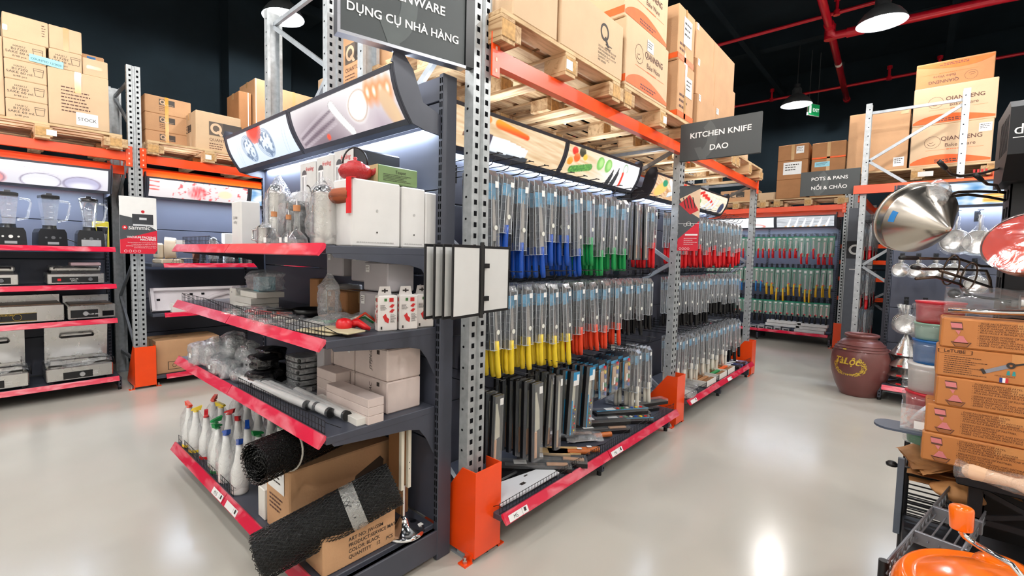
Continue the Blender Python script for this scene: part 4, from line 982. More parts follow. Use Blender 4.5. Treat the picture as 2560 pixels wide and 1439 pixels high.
# ------------------------------------------------------------------ packed knives on hooks
RIM = film('blister_rim', (238, 242, 246), white=.8, gloss=.4, rough=.15, bump=.1)
BLISE = film('blister_edge', (225, 232, 238), white=.12, gloss=.3, rough=.2, bump=.2, bscale=20)
CARD = M('card_navy', (28, 34, 46), .4, var=.3, scale=6)
CARDBL = M('card_blue_swirl', (70, 150, 190), .4, var=.35, scale=20)
HC = {'blue': M('handle_blue', (18, 74, 168), .35), 'green': M('handle_green', (16, 142, 72), .35), 'yellow': M('handle_yellow', (240, 208, 48), .35),
      'red': M('handle_red', (212, 22, 30), .35), 'orange': M('handle_orange_red', (232, 68, 34), .35), 'black': M('handle_black', (18, 18, 20), .35), 'white': M('handle_white', (226, 220, 206), .4)}
COPPER = M('blade_wood_tint', (196, 160, 128), .4)
def knife_proto(hue, L, hl, shape=0, W=.072):
    "blister pack: L long shell, handle sticking hl out of its lower end; hangs from the origin, front towards -Y"
    t = T('packed_knife', 'x', 'knife')
    b = mb(CARD).box(-W/2, 0, -L, W/2, .0012, 0); b.mat(CARDBL).box(-W/2+.004, -.0006, -L*.36, W/2-.004, 0, -L*.16); b.mat(INK).box(-W/2+.012, -.001, -L*.13, W/2-.012, 0, -L*.07); b.build('backing_card', t)
    b = mb(BLIS)
    b.put([(-W/2, 0, .0), (W/2, 0, .0), (W/2, 0, -L), (-W/2, 0, -L), (-W/2+.008, -.02, -.03), (W/2-.008, -.02, -.03), (W/2-.006, -.022, -L+.004), (-W/2+.006, -.022, -L+.004)],
          [(4, 5, 6, 7)])
    b.mat(BLISE); n0 = len(b.v)-8; b.put([], []); [b.f.append(tuple(n0+i for i in f)) or b.m.append(b.cur) or b.sm.append(False) for f in ((0, 1, 5, 4), (1, 2, 6, 5), (2, 3, 7, 6), (3, 0, 4, 7))]
    b.mat(RIM).box(-W/2-.001, -.0005, -L, -W/2+.001, .0015, 0).box(-W/2+.006, -.0225, -L+.004, -W/2+.008, -.0205, -.03).box(W/2-.008, -.0225, -L+.004, W/2-.006, -.0205, -.03).box(-W/2, -.023, -L, W/2, -.001, -L+.002); b.mat(BLISE)
    z = -.06
    while z > -L+.02:
        b.box(-W/2-.0005, -.023, z-.002, -W/2+.009, -.001, z+.002).box(W/2-.009, -.023, z-.002, W/2+.0005, -.001, z+.002); z -= .045
    b.build('blister_shell', t)
    w = (.030, .018, .024)[shape]; z0 = -L*.30; z1 = -L+.03
    pts = [(0.0+.004, z0)]+[(.004+w*.5*min(1, (k/5)**.6), z0+(z1-z0)*.6*k/5) for k in range(1, 6)]+[(.004+w*.5, z1), (-w*.5+.004, z1), (-w*.5+.004, z0+(z1-z0)*.12)]
    mb(BLADE).prism(pts, -.012, -.0105, 'Y').build('blade', t)
    path = [(0, -.011, -L+.045), (0, -.011, -L-.01), (.001, -.011, -L-hl*.4), (.004, -.011, -L-hl*.75), (.009, -.011, -L-hl)]
    mb(HC[hue]).tube(path, [.014, .015, .0155, .0165, .014], 8).build('handle', t)
    b = mb(WHITE).box(.0, -.024, -L*.22, .026, -.0225, -L*.14); b.build('price_label', t)
    mb(M('label_oval', (225, 225, 215), .5)).cyl((.004, -.0235, -L*.72), (.004, -.0222, -L*.72), .013, n=10).build('oval_sticker', t)
    return t
def box_proto(L, W, D, style):
    t = T('boxed_knife', 'x', 'knife'); 
    mb(BLACKP).bbox(-W/2, -D*.55, -L, W/2, 0, 0, .002).build('box_tray', t)
    o = mb(BLISE).box(-W/2+.001, -D, -L+.002, -W/2+.003, -D*.55, -.002).mat(BLIS).box(-W/2+.003, -D, -L+.002, W/2-.001, -D*.55, -.002); o.build('clear_lid', t)
    b = mb(M('long_blade_pale', (196, 194, 176), .45)); w = W*.40
    if style == 'chef':
        b.prism([(-w*.2, -L*.12), (w*.6, -L*.36), (w*.75, -L*.60), (-w*.6, -L*.62), (-w*.6, -L*.12)], -D*.75, -D*.73, 'Y').build('blade', t)
        mb(M('handle_beech', (206, 158, 120), .5)).bbox(-w*.62, -D*.80, -L*.96, -w*.0, -D*.62, -L*.62, .003).build('handle', t)
    elif style == 'slim':
        b.prism([(-w*.3, -L*.06), (w*.5, -L*.12), (w*.5, -L*.74), (-w*.5, -L*.74)], -D*.75, -D*.73, 'Y').build('blade', t); mb(COPPER).bbox(-w*.4, -D*.8, -L*.97, w*.4, -D*.62, -L*.74, .003).build('handle', t)
    else:
        b.prism([(-w*.5, -L*.12), (w*.5, -L*.12), (w*.5, -L*.60), (-w*.5, -L*.60)], -D*.75, -D*.73, 'Y').build('blade', t)
        b = mb(M('box_blue', (40, 140, 190), .4)); b.box(-W/2+.001, -D-.001, -.06, W/2-.001, -D+.0, -.004).box(-W/2+.001, -D-.001, -L+.002, -W/2+.012, -D, -L*.45); b.mat(WHITE).box(-W/2+.006, -D-.002, -L*.22, W/2-.006, -D-.001, -L*.14)
        R = random.Random(4)
        for k in range(8):
            b.mat([HC[c] for c in ('red', 'yellow', 'blue', 'white', 'green', 'orange')][k % 6]).cyl((-.004+.012*(k % 2), -D-.001, -L*.55-.022*k), (-.004+.012*(k % 2), -D-.002, -L*.55-.022*k), .006, n=8)
        b.build('printing', t)
    mb(WHITE).box(W*.05, -D-.0015, -L*.14, W*.42, -D-.0003, -L*.05).build('price_label', t)
    return t
def dots_proto():
    t = T('packed_peeler', 'x', 'knife'); W, L = .10, .27
    b = mb(CARD).box(-W/2, 0, -L, W/2, .0015, 0); b.mat(CARDBL).box(-W/2+.003, -.0008, -L+.01, -W/2+.03, 0, -.06).box(-W/2+.003, -.0008, -.05, W/2-.003, 0, -.03); b.build('backing_card', t)
    mb(BLIS).box(-W/2+.006, -.016, -L+.008, W/2-.004, -.0008, -.05).build('blister_shell', t)
    mb(COPPER).bbox(-.032, -.012, -L*.78, .016, -.002, -.075, .004).build('blade', t)
    for k, c in enumerate(('red', 'yellow', 'blue', 'white', 'green', 'orange', 'blue')):
        mb(HC[c]).cyl((.033, -.014, -.055-.031*k), (.033, -.003, -.055-.031*k), .0125, n=10).build('coloured_dot', t)
    mb(WHITE).box(-.02, -.0175, -.20, .0, -.016, -.15).build('price_label', t); return t
def hook_proto(L):
    t = T('peg_hook', 'x', 'hook')
    mb(BLACKW).tube([(0, 0, -.055), (0, -L*.86, -.055), (0, -L*.95, -.045), (0, -L, -.015)], .0028, 6).box(-.02, -.004, -.085, .02, 0, .02).build('hook_wire', t)
    mb(BLACKW).tube([(0, 0, 0), (0, -L-.03, .004)], .0024, 6).cyl((-.022, -L-.03, .004), (.022, -L-.03, .004), .0026, n=6).build('label_wire', t)
    return t
PROTO = {}
def proto(key, fn):
    if key not in PROTO: PROTO[key] = fn(); PROTO[key]['_used'] = 0
    return PROTO[key]
USED = set()
def place(p, loc, rot, label, group):
    if p.name not in USED:
        USED.add(p.name); p.location = loc; p.rotation_euler = rot; p['label'] = label; p['group'] = group; 
        if '_used' in p: del p['_used']
        return p
    c = dup(p, loc, rot, label, group)
    if '_used' in c: del c['_used']
    return c
STOW = []
def stow(p, loc, rot, *a): STOW.append((p, Vector(loc), Euler(rot)))
RK = random.Random(21)
def rack_row(items, z, yb, tip, bay, row, dz=-.075, face=1):
    "hooks along X; items: (x, kind, args, count, lean)"
    for n, (x, key, fn, cnt, lean) in enumerate(items):
        hk = proto(('hook', round(yb-tip, 2)), lambda: hook_proto(yb-tip-.03))
        where = '%s bay, %s row, %s hook' % (bay, row, ORD[n])
        place(hk, (x, yb, z), (0, 0, 0), 'black hook with label bar, %s from left' % where, 'hooks on the %s row, %s bay' % (row, bay))
        if not key: continue
        p = proto(key, fn); nm = key[0]
        sp = .034 if nm != 'box' else .052
        for k in range(cnt):
            y = tip+.055+k*sp+RK.uniform(-.003, .003)
            ln = lean*(1-.6*k/max(1, cnt))+RK.uniform(-.012, .012)
            fn_ = place if not (bay == 'far' and k >= 3) else stow
            fn_(p, (x+RK.uniform(-.004, .004), y, z+dz-.0+RK.uniform(-.003, .003)), (RK.uniform(-.03, .03), -ln, RK.uniform(-.06, .06)), '%s, %s' % (NAMES[key[0]+key[1]], where), '%s, %s row, %s bay, hook %s' % (NAMES[key[0]+key[1]], row, bay, ORD[n]))
NAMES = {}
for c in HC: NAMES['k'+c] = '%s-handled knife in clear pack' % c
NAMES['korange'] = 'orange-handled knife in clear pack'
NAMES['boxchef'] = 'boxed wooden-handled knife'; NAMES['boxslim'] = 'slim boxed long knife'; NAMES['boxdots'] = 'blue-edged boxed knife'; NAMES['dots'] = 'carded utensil with coloured dots'
def K(c, L, hl, s=0): return (('k', c, L, hl, s), lambda: knife_proto(c, L, hl, s))
def B(st, L, W, D): return (('box', st, L), lambda: box_proto(L, W, D, st))
def row(lst): return [(x,)+kf+(n, ln) for x, kf, n, ln in lst]
NONE = (None, None)
rack_row(row([(1.77, K('black', .40, .08, 2), 6, .02), (1.90, K('blue', .31, .15, 1), 7, -.04), (2.03, K('blue', .40, .15, 0), 6, .0), (2.17, K('blue', .42, .13, 0), 6, .04),
              (2.30, K('blue', .34, .14, 1), 7, .0), (2.44, K('blue', .34, .14, 1), 7, .03), (2.59, K('blue', .42, .13, 2), 7, .05), (2.74, K('green', .34, .14, 1), 7, .03), (2.90, K('green', .42, .13, 2), 7, .02),
              (3.07, K('green', .40, .12, 0), 7, .03), (3.24, K('green', .40, .12, 0), 7, .05), (3.42, B('slim', .44, .055, .03), 5, .0), (3.58, B('slim', .44, .055, .03), 5, .03), (3.76, K('red', .34, .16, 1), 6, .0)]), 1.955, 1.99, 1.53, 'near', 'top')
rack_row(row([(1.80, K('yellow', .33, .15, 1), 6, .08), (1.95, K('yellow', .34, .14, 2), 7, .0), (2.09, K('yellow', .34, .14, 0), 7, .03), (2.22, K('yellow', .34, .14, 1), 7, .04), (2.35, K('yellow', .36, .15, 2), 7, .06), (2.48, K('yellow', .36, .15, 0), 7, .06),
              (2.66, K('orange', .34, .14, 1), 7, .05), (2.82, K('orange', .34, .14, 0), 7, .13), (3.0, K('orange', .36, .12, 2), 6, .04), (3.18, K('orange', .36, .12, 2), 6, .05), (3.36, K('black', .30, .12, 1), 7, .02), (3.54, K('black', .32, .12, 0), 7, .05), (3.74, K('black', .30, .12, 1), 6, .0)]), 1.365, 1.99, 1.53, 'near', 'middle')
rack_row(row([(1.80, B('chef', .38, .07, .035), 3, .0), (2.0, NONE, 0, 0), (2.13, B('chef', .45, .085, .04), 6, .0), (2.37, B('slim', .45, .055, .03), 5, -.05), (2.53, B('dots', .40, .075, .045), 4, -.06), (2.72, B('dots', .40, .075, .045), 4, -.05),
              (2.93, (('dots', ''), dots_proto), 6, .02), (3.12, (('dots', ''), dots_proto), 5, .0), (3.30, (('dots', ''), dots_proto), 5, .0), (3.50, K('white', .34, .14, 1), 6, .0), (3.70, K('white', .34, .14, 1), 6, .02)]), .815, 1.99, 1.50, 'near', 'bottom')
xs = [4.36+.165*k for k in range(13)]
rack_row(row([(x, K('red', (.32, .38, .34)[k % 3], (.15, .13, .15)[k % 3], k % 3), 5, RK.uniform(-.02, .05)) for k, x in enumerate(xs)]), 1.955, 1.99, 1.53, 'far', 'top')
rack_row(row([(x, K('black', (.34, .38, .30)[(k//3) % 3], .12, k % 3), 5, RK.uniform(-.0, .05)) for k, x in enumerate(xs)]), 1.365, 1.99, 1.53, 'far', 'middle')
rack_row(row([(x, K('white' if k < 10 else 'black', (.34, .38)[k % 2], .13, k % 3), 5, RK.uniform(-.0, .08)) for k, x in enumerate(xs)]), .815, 1.99, 1.50, 'far', 'bottom')
sb = MB()
for p_, l_, r_ in STOW:
    A4 = Matrix.Translation(l_) @ r_.to_matrix().to_4x4()
    for c_ in KIDS.get(p_.name) or list(p_.children):
        me_ = c_.data; n_ = len(sb.v); sb.v += [A4 @ v.co for v in me_.vertices]
        for q_ in me_.polygons:
            sb.mat(me_.materials[q_.material_index]); sb.f.append(tuple(i+n_ for i in q_.vertices)); sb.m.append(sb.cur); sb.sm.append(q_.use_smooth)
so = sb.build('packed_knives'); so['kind'] = 'stuff'; so['label'] = 'rearmost packed knives crowding the hooks of the far knife bay'; so['category'] = 'knives'
ORD += ['twenty-first', 'twenty-second', 'twenty-third', 'twenty-fourth']
# far wall: small in the photo, one mesh each
CARDG = M('card_green', (20, 128, 98), .4, var=.25, scale=25)
def far_proto(c, L, hl, w=.078):
    b = mb(CARDG).box(-w/2, 0, -L, w/2, .0015, 0); b.mat(BLADE).box(-.012, -.006, -L*.9, .010, -.004, -L*.28); b.mat(WHITE).box(-.02, -.004, -L*.2, .016, -.002, -L*.10)
    b.mat(REDP).cyl((.012, -.008, -L*.86), (.012, -.004, -L*.86), .017, n=10)
    b.mat(BLIS).box(-w/2, -.014, -L, w/2, -.001, -.02); b.mat(HC[c]).tube([(0, -.009, -L*.86), (0, -.009, -L-hl*.5), (.006, -.009, -L-hl)], [.014, .013, .013], 7)
    o = b.build('carded_knife'); o['category'] = 'knife'; return o
HC['sky'] = M('handle_sky_blue', (24, 120, 196), .35); HC['amber'] = M('handle_amber', (238, 186, 36), .35)
FP = {}
def far_row(n, ztop, cols, row_, x0=9.93, yb=10.34):
    for k in range(n):
        y = 3.02-(3.02-1.07)*k/(n-1); c, L, hl = cols(k, y); key = (c, L, hl)
        hkey = proto(('hook', .38), lambda: hook_proto(.35)); 
        place(hkey, (yb, y, ztop+.05), (0, 0, -pi/2), 'thin hook, far wall, %s row, %s from left' % (row_, ORD[k]), 'hooks on the far wall, %s row' % row_)
        for q in range(2):
            if key not in FP: o = FP[key] = far_proto(c, L, hl)
            else: o = FP[key].copy(); COL.objects.link(o)
            cn = {'sky': 'blue', 'amber': 'yellow'}.get(c, c)
            o.location = (x0+.03+.055*q, y+RK.uniform(-.008, .008), ztop+RK.uniform(-.004, .004)); o.rotation_euler = (RK.uniform(-.03, .03), RK.uniform(-.04, .04), -pi/2)
            o['label'] = 'green-carded %s-handled knife, far wall %s row, %s hook' % (cn, row_, ORD[k]); o['group'] = 'knives on the far wall, %s row, hook %s' % (row_, ORD[k])
far_row(24, 1.90, lambda k, y: ('red', .26+.10*(k in (8, 9, 18, 19, 21, 22, 23)), .13), 'top')
far_row(24, 1.34, lambda k, y: (('sky', .30, .15) if k < 12 else ('amber', .34+.10*(k in (14, 15, 19, 20)), .16)), 'middle')
far_row(24, .74, lambda k, y: ('black', .26, .14), 'bottom')
def unit(c):
    t = knife_proto(c, .34, .12, 1); t.name = 'side_packed_knife'; t['category'] = 'utensil'; return t  # the same packed knives, hung on the side of the right row
# hooks and packs on the aisle side of the right row
for r_, z in (('top', 2.02), ('middle', 1.42), ('bottom', .95)):
    for k in range(8):
        x = 7.35+.19*k
        place(proto(('hook', .30), lambda: hook_proto(.27)), (x, .25, z), (0, 0, pi), 'thin hook, right rack side, %s row, %s from near end' % (r_, ORD[k]), 'hooks on the side of the right rack, %s row' % r_)
        for q in range(2):
            c = ('white', 'red', 'black')[(k+q) % 3]
            place(proto(('u', c), lambda: unit(c)), (x, .47-.07*q, z-.07), (0, RK.uniform(-.05, .05), pi), '%s-ended packed knife, right rack side, %s row, %s hook' % (c, r_, ORD[k]), 'packs on the side of the right rack, %s row, hook %s, %s' % (r_, ORD[k], c))
# ------------------------------------------------------------------ goods on the end display
RG = random.Random(5)
def crumple(fn, nu, nv, amp, freq, seed, mat, closed=False):
    "wrinkled film following a smooth surface fn(u,v)->(point, normal)"
    from mathutils import noise
    def g(u, v):
        p, n = fn(u, v); p = Vector(p); n = Vector(n)
        a = noise.noise(p*freq+Vector((seed, 0, 0)))+.5*noise.noise(p*freq*2.3+Vector((0, seed, 0)))
        return p+n*(a*amp)
    return mb(mat).sheet(g, nu, nv)
def bag_shape(rx, ry, h, seed, amp=.014, mat=None, neck=.0, nu=26, nv=16):
    def fn(u, v):
        a = 2*pi*u; z = h*v; k = (min(1, v*6)**.5)*(1 if v < .72 else max(.12, 1-(v-.72)*3.0)) if neck else (min(1, v*8)**.5)*(min(1, (1-v)*6)**.5)
        ex = 4; c = abs(cos(a))**(2/ex)*(1 if cos(a) > 0 else -1); s = abs(sin(a))**(2/ex)*(1 if sin(a) > 0 else -1)
        return (c*rx*k, s*ry*k, z), (cos(a), sin(a), 0)
    return crumple(fn, nu, nv, amp, 22, seed, mat or BAG)
WCARD = M('white_carton', (218, 216, 214), .6, var=.04, scale=8)
GCARD = M('grey_carton', (176, 172, 176), .65, var=.05, scale=6)
# white cartons at the right end of the top shelf
S1, S2, S3, S4 = 1.478, 1.116, .743, .17
def d_dot(b, O, u, v, w, h):
    b.mat(INK); ring(b, O+u*w*.5+v*h*.22, u, v, 0, .004, n=10); b.mat(M('faint_print', (180, 178, 176), .7)); ring(b, O+u*w*.5+v*h*.55, u, v, 0, .006, n=10); smallprint(b, O, u, v, w*.1, h*.06, w*.8, 1, .01, .004)
for k, (x, w_, h_, lab, sd) in enumerate(((1.005, .24, .27, 'biggest', d_many(d_tape(.28, .42, REDP, .35, 1))), (1.255, .13, .265, 'middle', None), (1.388, .135, .255, 'innermost, slightly torn', None))):
    t = carton('white carton at the right end of the top shelf, %s' % lab, (x, 1.635, S1), w_, .14, h_, WCARD, tape=None, draw=d_dot, side=None, name='white_carton')
t = T('price_tag', 'red hanging tag stuck on the biggest white carton, top shelf', 'tag', (1.0, 1.66, S1+.13)); mb(REDP).box(-.004, -.035, -.0, -.001, .0, .14).build('tag_card', t); mb(REDP).box(-.004, -.035, .14, .02, 0, .1425).build('tag_flap', t)
# teapot box and teapot
def d_tea(b, O, u, v, w, h): b.mat(INK); letter(b, 'Teapot', O+u*w*.55+v*h*.62, u, v, h*.26); smallprint(b, O, u, v, w*.12, h*.5, w*.75, 5, h*.085, h*.03)
GBOX = M('green_gift_box', (112, 138, 88), .5, var=.05)
b = carton('green Teapot gift box lying on the white cartons', (1.14, 1.65, S1+.27), .21, .10, .075, GBOX, tape=None, draw=d_tea, side=lambda b, O, u, v, w, h: (b.mat(M('beige_print', (190, 176, 130), .6)), rect(b, O, u, v, 0, 0, w, h), b.mat(INK), letter(b, 'Teapot', lift(O, u, v, .001)+u*w*.5+v*h*.6, u, v, h*.3)), name='gift_box', cat='box')
TP = T('teapot', 'small red cast-iron teapot with a black bail handle on the white cartons', 'teapot', (1.075, 1.72, S1+.271))
RED = M('iron_red_enamel', (168, 22, 26), .35, var=.1, scale=60, bump=.5, bscale=130)
mb(RED).lathe([(0, 0), (.035, .002), (.062, .02), (.07, .04), (.058, .062), (.035, .072), (.03, .074)], 26).build('teapot_body', TP)
mb(RED).lathe([(.034, .073), (.030, .079), (.012, .084), (.006, .086), (.009, .094), (.006, .099), (0, .1)], 20).build('lid', TP)
mb(RED).tube([(.0, -.055, .035), (.0, -.08, .045), (.0, -.095, .062)], [.015, .011, .008], 10).build('spout', TP)
mb(BLACKP).tube([(0, -.05*cos(a), .07+.068*sin(a)) for a in [pi*i/12 for i in range(13)]], .0035, 8).build('handle', TP); TP.rotation_euler = (0, 0, radians(55))
# carafe boxes with printed silver press
def d_press(b, O, u, v, w, h):
    b.mat(M('print_grey_panel', (206, 204, 202), .5)); rect(b, O, u, v, 0, 0, w, h)
    b.mat(M('print_chrome_light', (236, 236, 238), .3)); L1 = lift(O, u, v, .0005); rect(b, L1, u, v, w*.12, 0, w*.42, h*.86)
    b.mat(M('print_chrome_dark', (92, 94, 98), .3)); L2 = lift(O, u, v, .001)
    for q in (.14, .2, .36): rect(b, L2, u, v, w*q, 0, w*(q+.025), h*.84)
    ring(b, L2+u*w*.27+v*h*.86, u, v, 0, w*.15, 0, pi, 14); b.mat(INK); ring(b, L2+u*w*.42+v*h*.62, u, v, w*.26, w*.31, -pi/2, pi/2, 14)
    b.mat(INKR); letter(b, 'frieling', L2+u*w*.60+v*h*.90, u, v, h*.07, slant=.2)
def d_press_side(b, O, u, v, w, h): b.mat(INKR); letter(b, 'frieling', O+u*w*.45+v*h*.62, u, v, h*.09, bold=.01)
for k in range(3):
    t = carton('coffee press gift box behind the steel jugs, %s' % ('right one with black side', 'middle one', 'left one')[k], (1.12, 1.965+.165*k, S1), .162, .25, .43-.008*k, BLACKP if False else M('gift_box_black', (34, 34, 38), .45), rz=-pi/2, tape=None, draw=d_press, name='gift_box', cat='box', flap=False)
    if k == 0: b = mb(INK); d_press_side(b, Vector((.1635, .0, 0)), Vector((0, 1, 0)), V, .25, .40); b.build('side_printing', t)
for k in range(2): carton('grey carton at the back of the top shelf, %s' % ('right', 'left')[k], (1.22, 2.62+.14*k, S1), .13, .2, .31-.02*k, WCARD, rz=-pi/2, tape=None, name='white_carton')
carton('narrow white carton with handwriting standing left of the bagged jugs, top shelf', (.93, 2.70, S1), .13, .1, .235, WCARD, rz=-pi/2, tape=None, name='white_carton', draw=lambda b, O, u, v, w, h: (b.mat(INK), letter(b, '32.43#', O+u*w*.45+v*h*.6, u, v, .02), letter(b, '610 g', O+u*w*.45+v*h*.5, u, v, .02)))
def jug(lab, loc, r, h, rz=0, knob=True, bag=True, seed=1):
    t = T('steel_jug', lab, 'jug', loc, rz)
    mb(STEEL).lathe([(0, 0), (r, 0), (r*1.02, .01), (r, h*.3), (r*.97, h*.82), (r*1.0, h*.84)], 26).build('jug_body', t)
    mb(CHROME).lathe([(r*1.0, h*.84), (r*.98, h*.88), (r*.75, h*.95), (r*.4, h*.985), (0, h)], 26).build('lid', t)
    if knob: mb(wood_mat('turned_wood', (150, 72, 34), (96, 42, 20), 'X', 9)).cyl((r*.8, 0, h*.80), (r*.8+.10, 0, h*.80), .030, .036, 18).build('wooden_handle', t)
    else: mb(CHROME).tube([(r, 0, h*.8), (r+.04, 0, h*.75), (r+.04, 0, h*.3), (r, 0, h*.22)], .006, 8).build('handle', t)
    if bag: bag_shape(r*1.22, r*1.22, h*1.12, seed, .012, BAG2, neck=1).build('plastic_wrap', t)
    return t
jug('shiny steel jug with a turned wooden handle, wrapped, top shelf', (.985, 1.80, S1), .055, .255, -pi/2+.3, seed=3)
jug('bagged steel press standing left of the black grinder, top shelf', (1.02, 2.34, S1), .045, .31, 1, False, seed=5)
jug('taller bagged steel jug behind the bagged press, top shelf', (1.10, 2.50, S1), .045, .34, 2, False, seed=8)
jug('small bagged copper-toned cup in front of the bagged press, top shelf', (.93, 2.27, S1), .035, .10, 2, False, seed=9)
t = T('coffee_grinder', 'round black appliance in clear wrap behind the three small oil bottles, top shelf', 'coffee grinder', (1.035, 2.12, S1))
mb(BLACKP).lathe([(0, 0), (.045, 0), (.07, .03), (.078, .08), (.072, .13), (.055, .165), (.05, .17)], 26).build('grinder_body', t); mb(BLACKP).lathe([(.052, .168), (.066, .175), (.066, .205), (0, .205)], 24).build('lid', t)
bag_shape(.088, .088, .26, 12, .010, BAG2, neck=1).build('plastic_wrap', t)
t = T('glass_tumbler', 'smoked tumbler right of the black grinder, top shelf', 'tumbler', (1.03, 1.95, S1)); mb(GLASS).lathe([(0, .004), (.033, .004), (.036, .205), (.038, .205), (.035, 0), (0, 0)], 20).build('glass', t)
t.name = 'glass_tumbler'
def oil_bottle(lab, loc, s=1.0):
    t = T('oil_bottle', lab, 'bottle', loc)
    mb(GLASS).lathe([(0, 0), (.040*s, .0), (.046*s, .012), (.040*s, .035), (.014*s, .062), (.012*s, .10), (.0115*s, .125*s+.02), (.013*s, .128*s+.02)], 22).build('glass', t)
    mb(M('cork', (190, 128, 84), .7)).cyl((0, 0, .14*s+.003), (0, 0, .165*s+.003), .0145*s, n=14).build('cork', t); mb(CHROME).cyl((0, 0, .165*s), (0, 0, .195*s), .004, .002, 8).build('pourer', t); mb(WHITE).box(-.047*s, -.012, .012, -.0455*s, .012, .035).build('price_label', t)
    return t
oil_bottle('small glass oil bottle with cork, left of three, top shelf', (.905, 2.11, S1), .9); oil_bottle('small glass oil bottle with silver cap, middle of three, top shelf', (.93, 2.02, S1), .8); oil_bottle('glass oil bottle with a thin pourer, right of three, top shelf', (.91, 1.90, S1), 1.0)
# second shelf
def d_press2(b, O, u, v, w, h):
    b.mat(M('print_green', (60, 120, 60), .6)); rect(b, O, u, v, w*.3, h*.84, w*.44, h*.92)
    b.mat(INKR)
    rect(b, O, u, v, w*.56, h*.82, w*.78, h*.93)
    for y in (.68, .54): poly(b, O, u, v, [(w*.55, h*y), (w*.72, h*(y-.03)), (w*.84, h*(y+.06)), (w*.7, h*(y+.08))])
    poly(b, O, u, v, [(w*.22, h*.42), (w*.34, h*.28), (w*.52, h*.22), (w*.56, h*.34), (w*.44, h*.40), (w*.38, h*.50)])
    b.mat(INK); smallprint(b, O, u, v, w*.1, h*.72, w*.35, 5, h*.03, h*.012, 3); smallprint(b, O, u, v, w*.62, h*.45, w*.3, 8, h*.03, h*.012, 4); rect(b, O, u, v, w*.12, h*.06, w*.2, h*.14)
def tabbox(lab, loc, rz=0):
    t = carton(lab, loc, .088, .045, .155, M('print_box_white', (232, 226, 222), .5), rz=rz, tape=None, draw=d_press2, side=d_press2, name='garlic_press_box', cat='box', flap=False)
    mb(M('print_box_white', (232, 226, 222), .5)).prism([(.012, .155), (.02, .192), (.068, .192), (.076, .155)], .04, .042, 'Y').mat(INK).box(.030, .0385, .170, .058, .0398, .176).box(.041, .0385, .164, .047, .0398, .182).build('hang_tab', t); return t
for k, (x, y) in enumerate(((1.155, 1.665), (1.25, 1.64), (1.35, 1.645), (1.41, 1.70))): tabbox('white hang-tab box with red press pictures, %s from the left, second shelf' % ORD[k], (x, y, S2), -.25)
for q in ((1.30, 2.38, .14, .17, .17, 'upper of the tall white stack at the back of the second shelf', .33, WCARD), (1.30, 2.38, .14, .17, .16, 'lower of the tall white stack at the back of the second shelf', 0, WCARD),
          (1.22, 2.22, .16, .15, .12, 'upper left of the middle grey stack, second shelf', .22, GCARD), (1.24, 2.02, .17, .15, .155, 'grey box right in the upper middle, second shelf', .20, GCARD),
          (1.22, 1.88, .19, .15, .13, 'with grey label on the upper right, second shelf', .165, GCARD), (1.20, 1.885, .18, .16, .16, 'supporting the labelled grey carton, second shelf', 0, GCARD)):
    x, y, w_, d_, h_, lab, dz, mt_ = q
    carton('grey-white carton %s' % lab, (x, y, S2+dz), w_, d_, h_, mt_, rz=-pi/2, tape=None, name='white_carton', draw=d_label(.12, .65, .28, .9))
carton('brown carton with dark print and grey tape in the middle, second shelf', (1.21, 2.20, S2), .19, .16, .145, KRAFTD, rz=-pi/2, draw=d_many(d_label(.1, .8, .25, .95), d_tape(.45, .62, M('grey_tape', (170, 165, 165), .4)), lambda b, O, u, v, w, h: (b.mat(INK), smallprint(b, O, u, v, w*.1, h*.3, w*.8, 1, .02, .018))))
carton('upright brown wooden-look box at the back of the second shelf', (1.30, 2.56, S2), .10, .1, .185, KRAFTD, rz=-pi/2, tape=None, draw=None)
carton('brown open tray on the second shelf behind the black pan', (1.12, 2.12, S2), .22, .10, .03, KRAFTD, rz=-pi/2+.15, tape=None)
for k, (x, y, w_, h_, z, lab) in enumerate(((1.05, 3.10, .10, .105, 0, 'tall white box with an open side'), (1.04, 2.98, .24, .03, .0, 'flat white box at the bottom'), (1.04, 2.99, .25, .035, .032, 'flat white box in the middle'), (1.06, 2.95, .24, .032, .068, 'flat white box on top'))):
    carton('%s of the left group, second shelf' % lab, (x, y, S2+z), w_, .16, h_, OFFW, rz=-pi/2, tape=None, name='white_carton', flap=False)
t = T('bagged_goods', 'blue and silver goods crumpled in clear bags above the flat white boxes', 'plastic bag', (1.15, 2.80, S2+.10)); mb(M('pale_blue_box', (150, 205, 222), .4)).bbox(-.05, -.02, 0, .05, .06, .085).build('blue_box', t); bag_shape(.08, .13, .13, 21, .03).build('plastic_wrap', t)
t = T('bagged_goods', 'small silvery bag lying left of the blue bagged goods, second shelf', 'plastic bag', (1.12, 3.02, S2+.07)); bag_shape(.06, .08, .055, 22, .02).build('plastic_wrap', t); mb(GREYP).bbox(-.03, -.04, 0, .03, .04, .03).build('contents', t)
t = T('frying_pan', 'black pan wrapped in film in the middle of the second shelf', 'pan', (1.16, 2.28, S2)); mb(BLACKP).lathe([(0, 0), (.075, 0), (.09, .045), (.093, .045), (.078, .004), (0, .004)], 30).build('pan_body', t); mb(BLACKP).tube([(-.09, 0, .04), (-.2, .05, .05)], .009, 8).build('handle', t)
t = T('plastic_bottle', 'crumpled clear plastic bag standing before the brown carton, second shelf', 'plastic bag', (1.10, 1.98, S2)); bag_shape(.045, .045, .24, 31, .012, neck=1).build('plastic_wrap', t); t.name = 'clear_bag'
SQ = T('citrus_squeezer', 'shiny red squeezer head sticking out of a bag at the shelf front', 'squeezer', (1.03, 1.73, S2+.035))
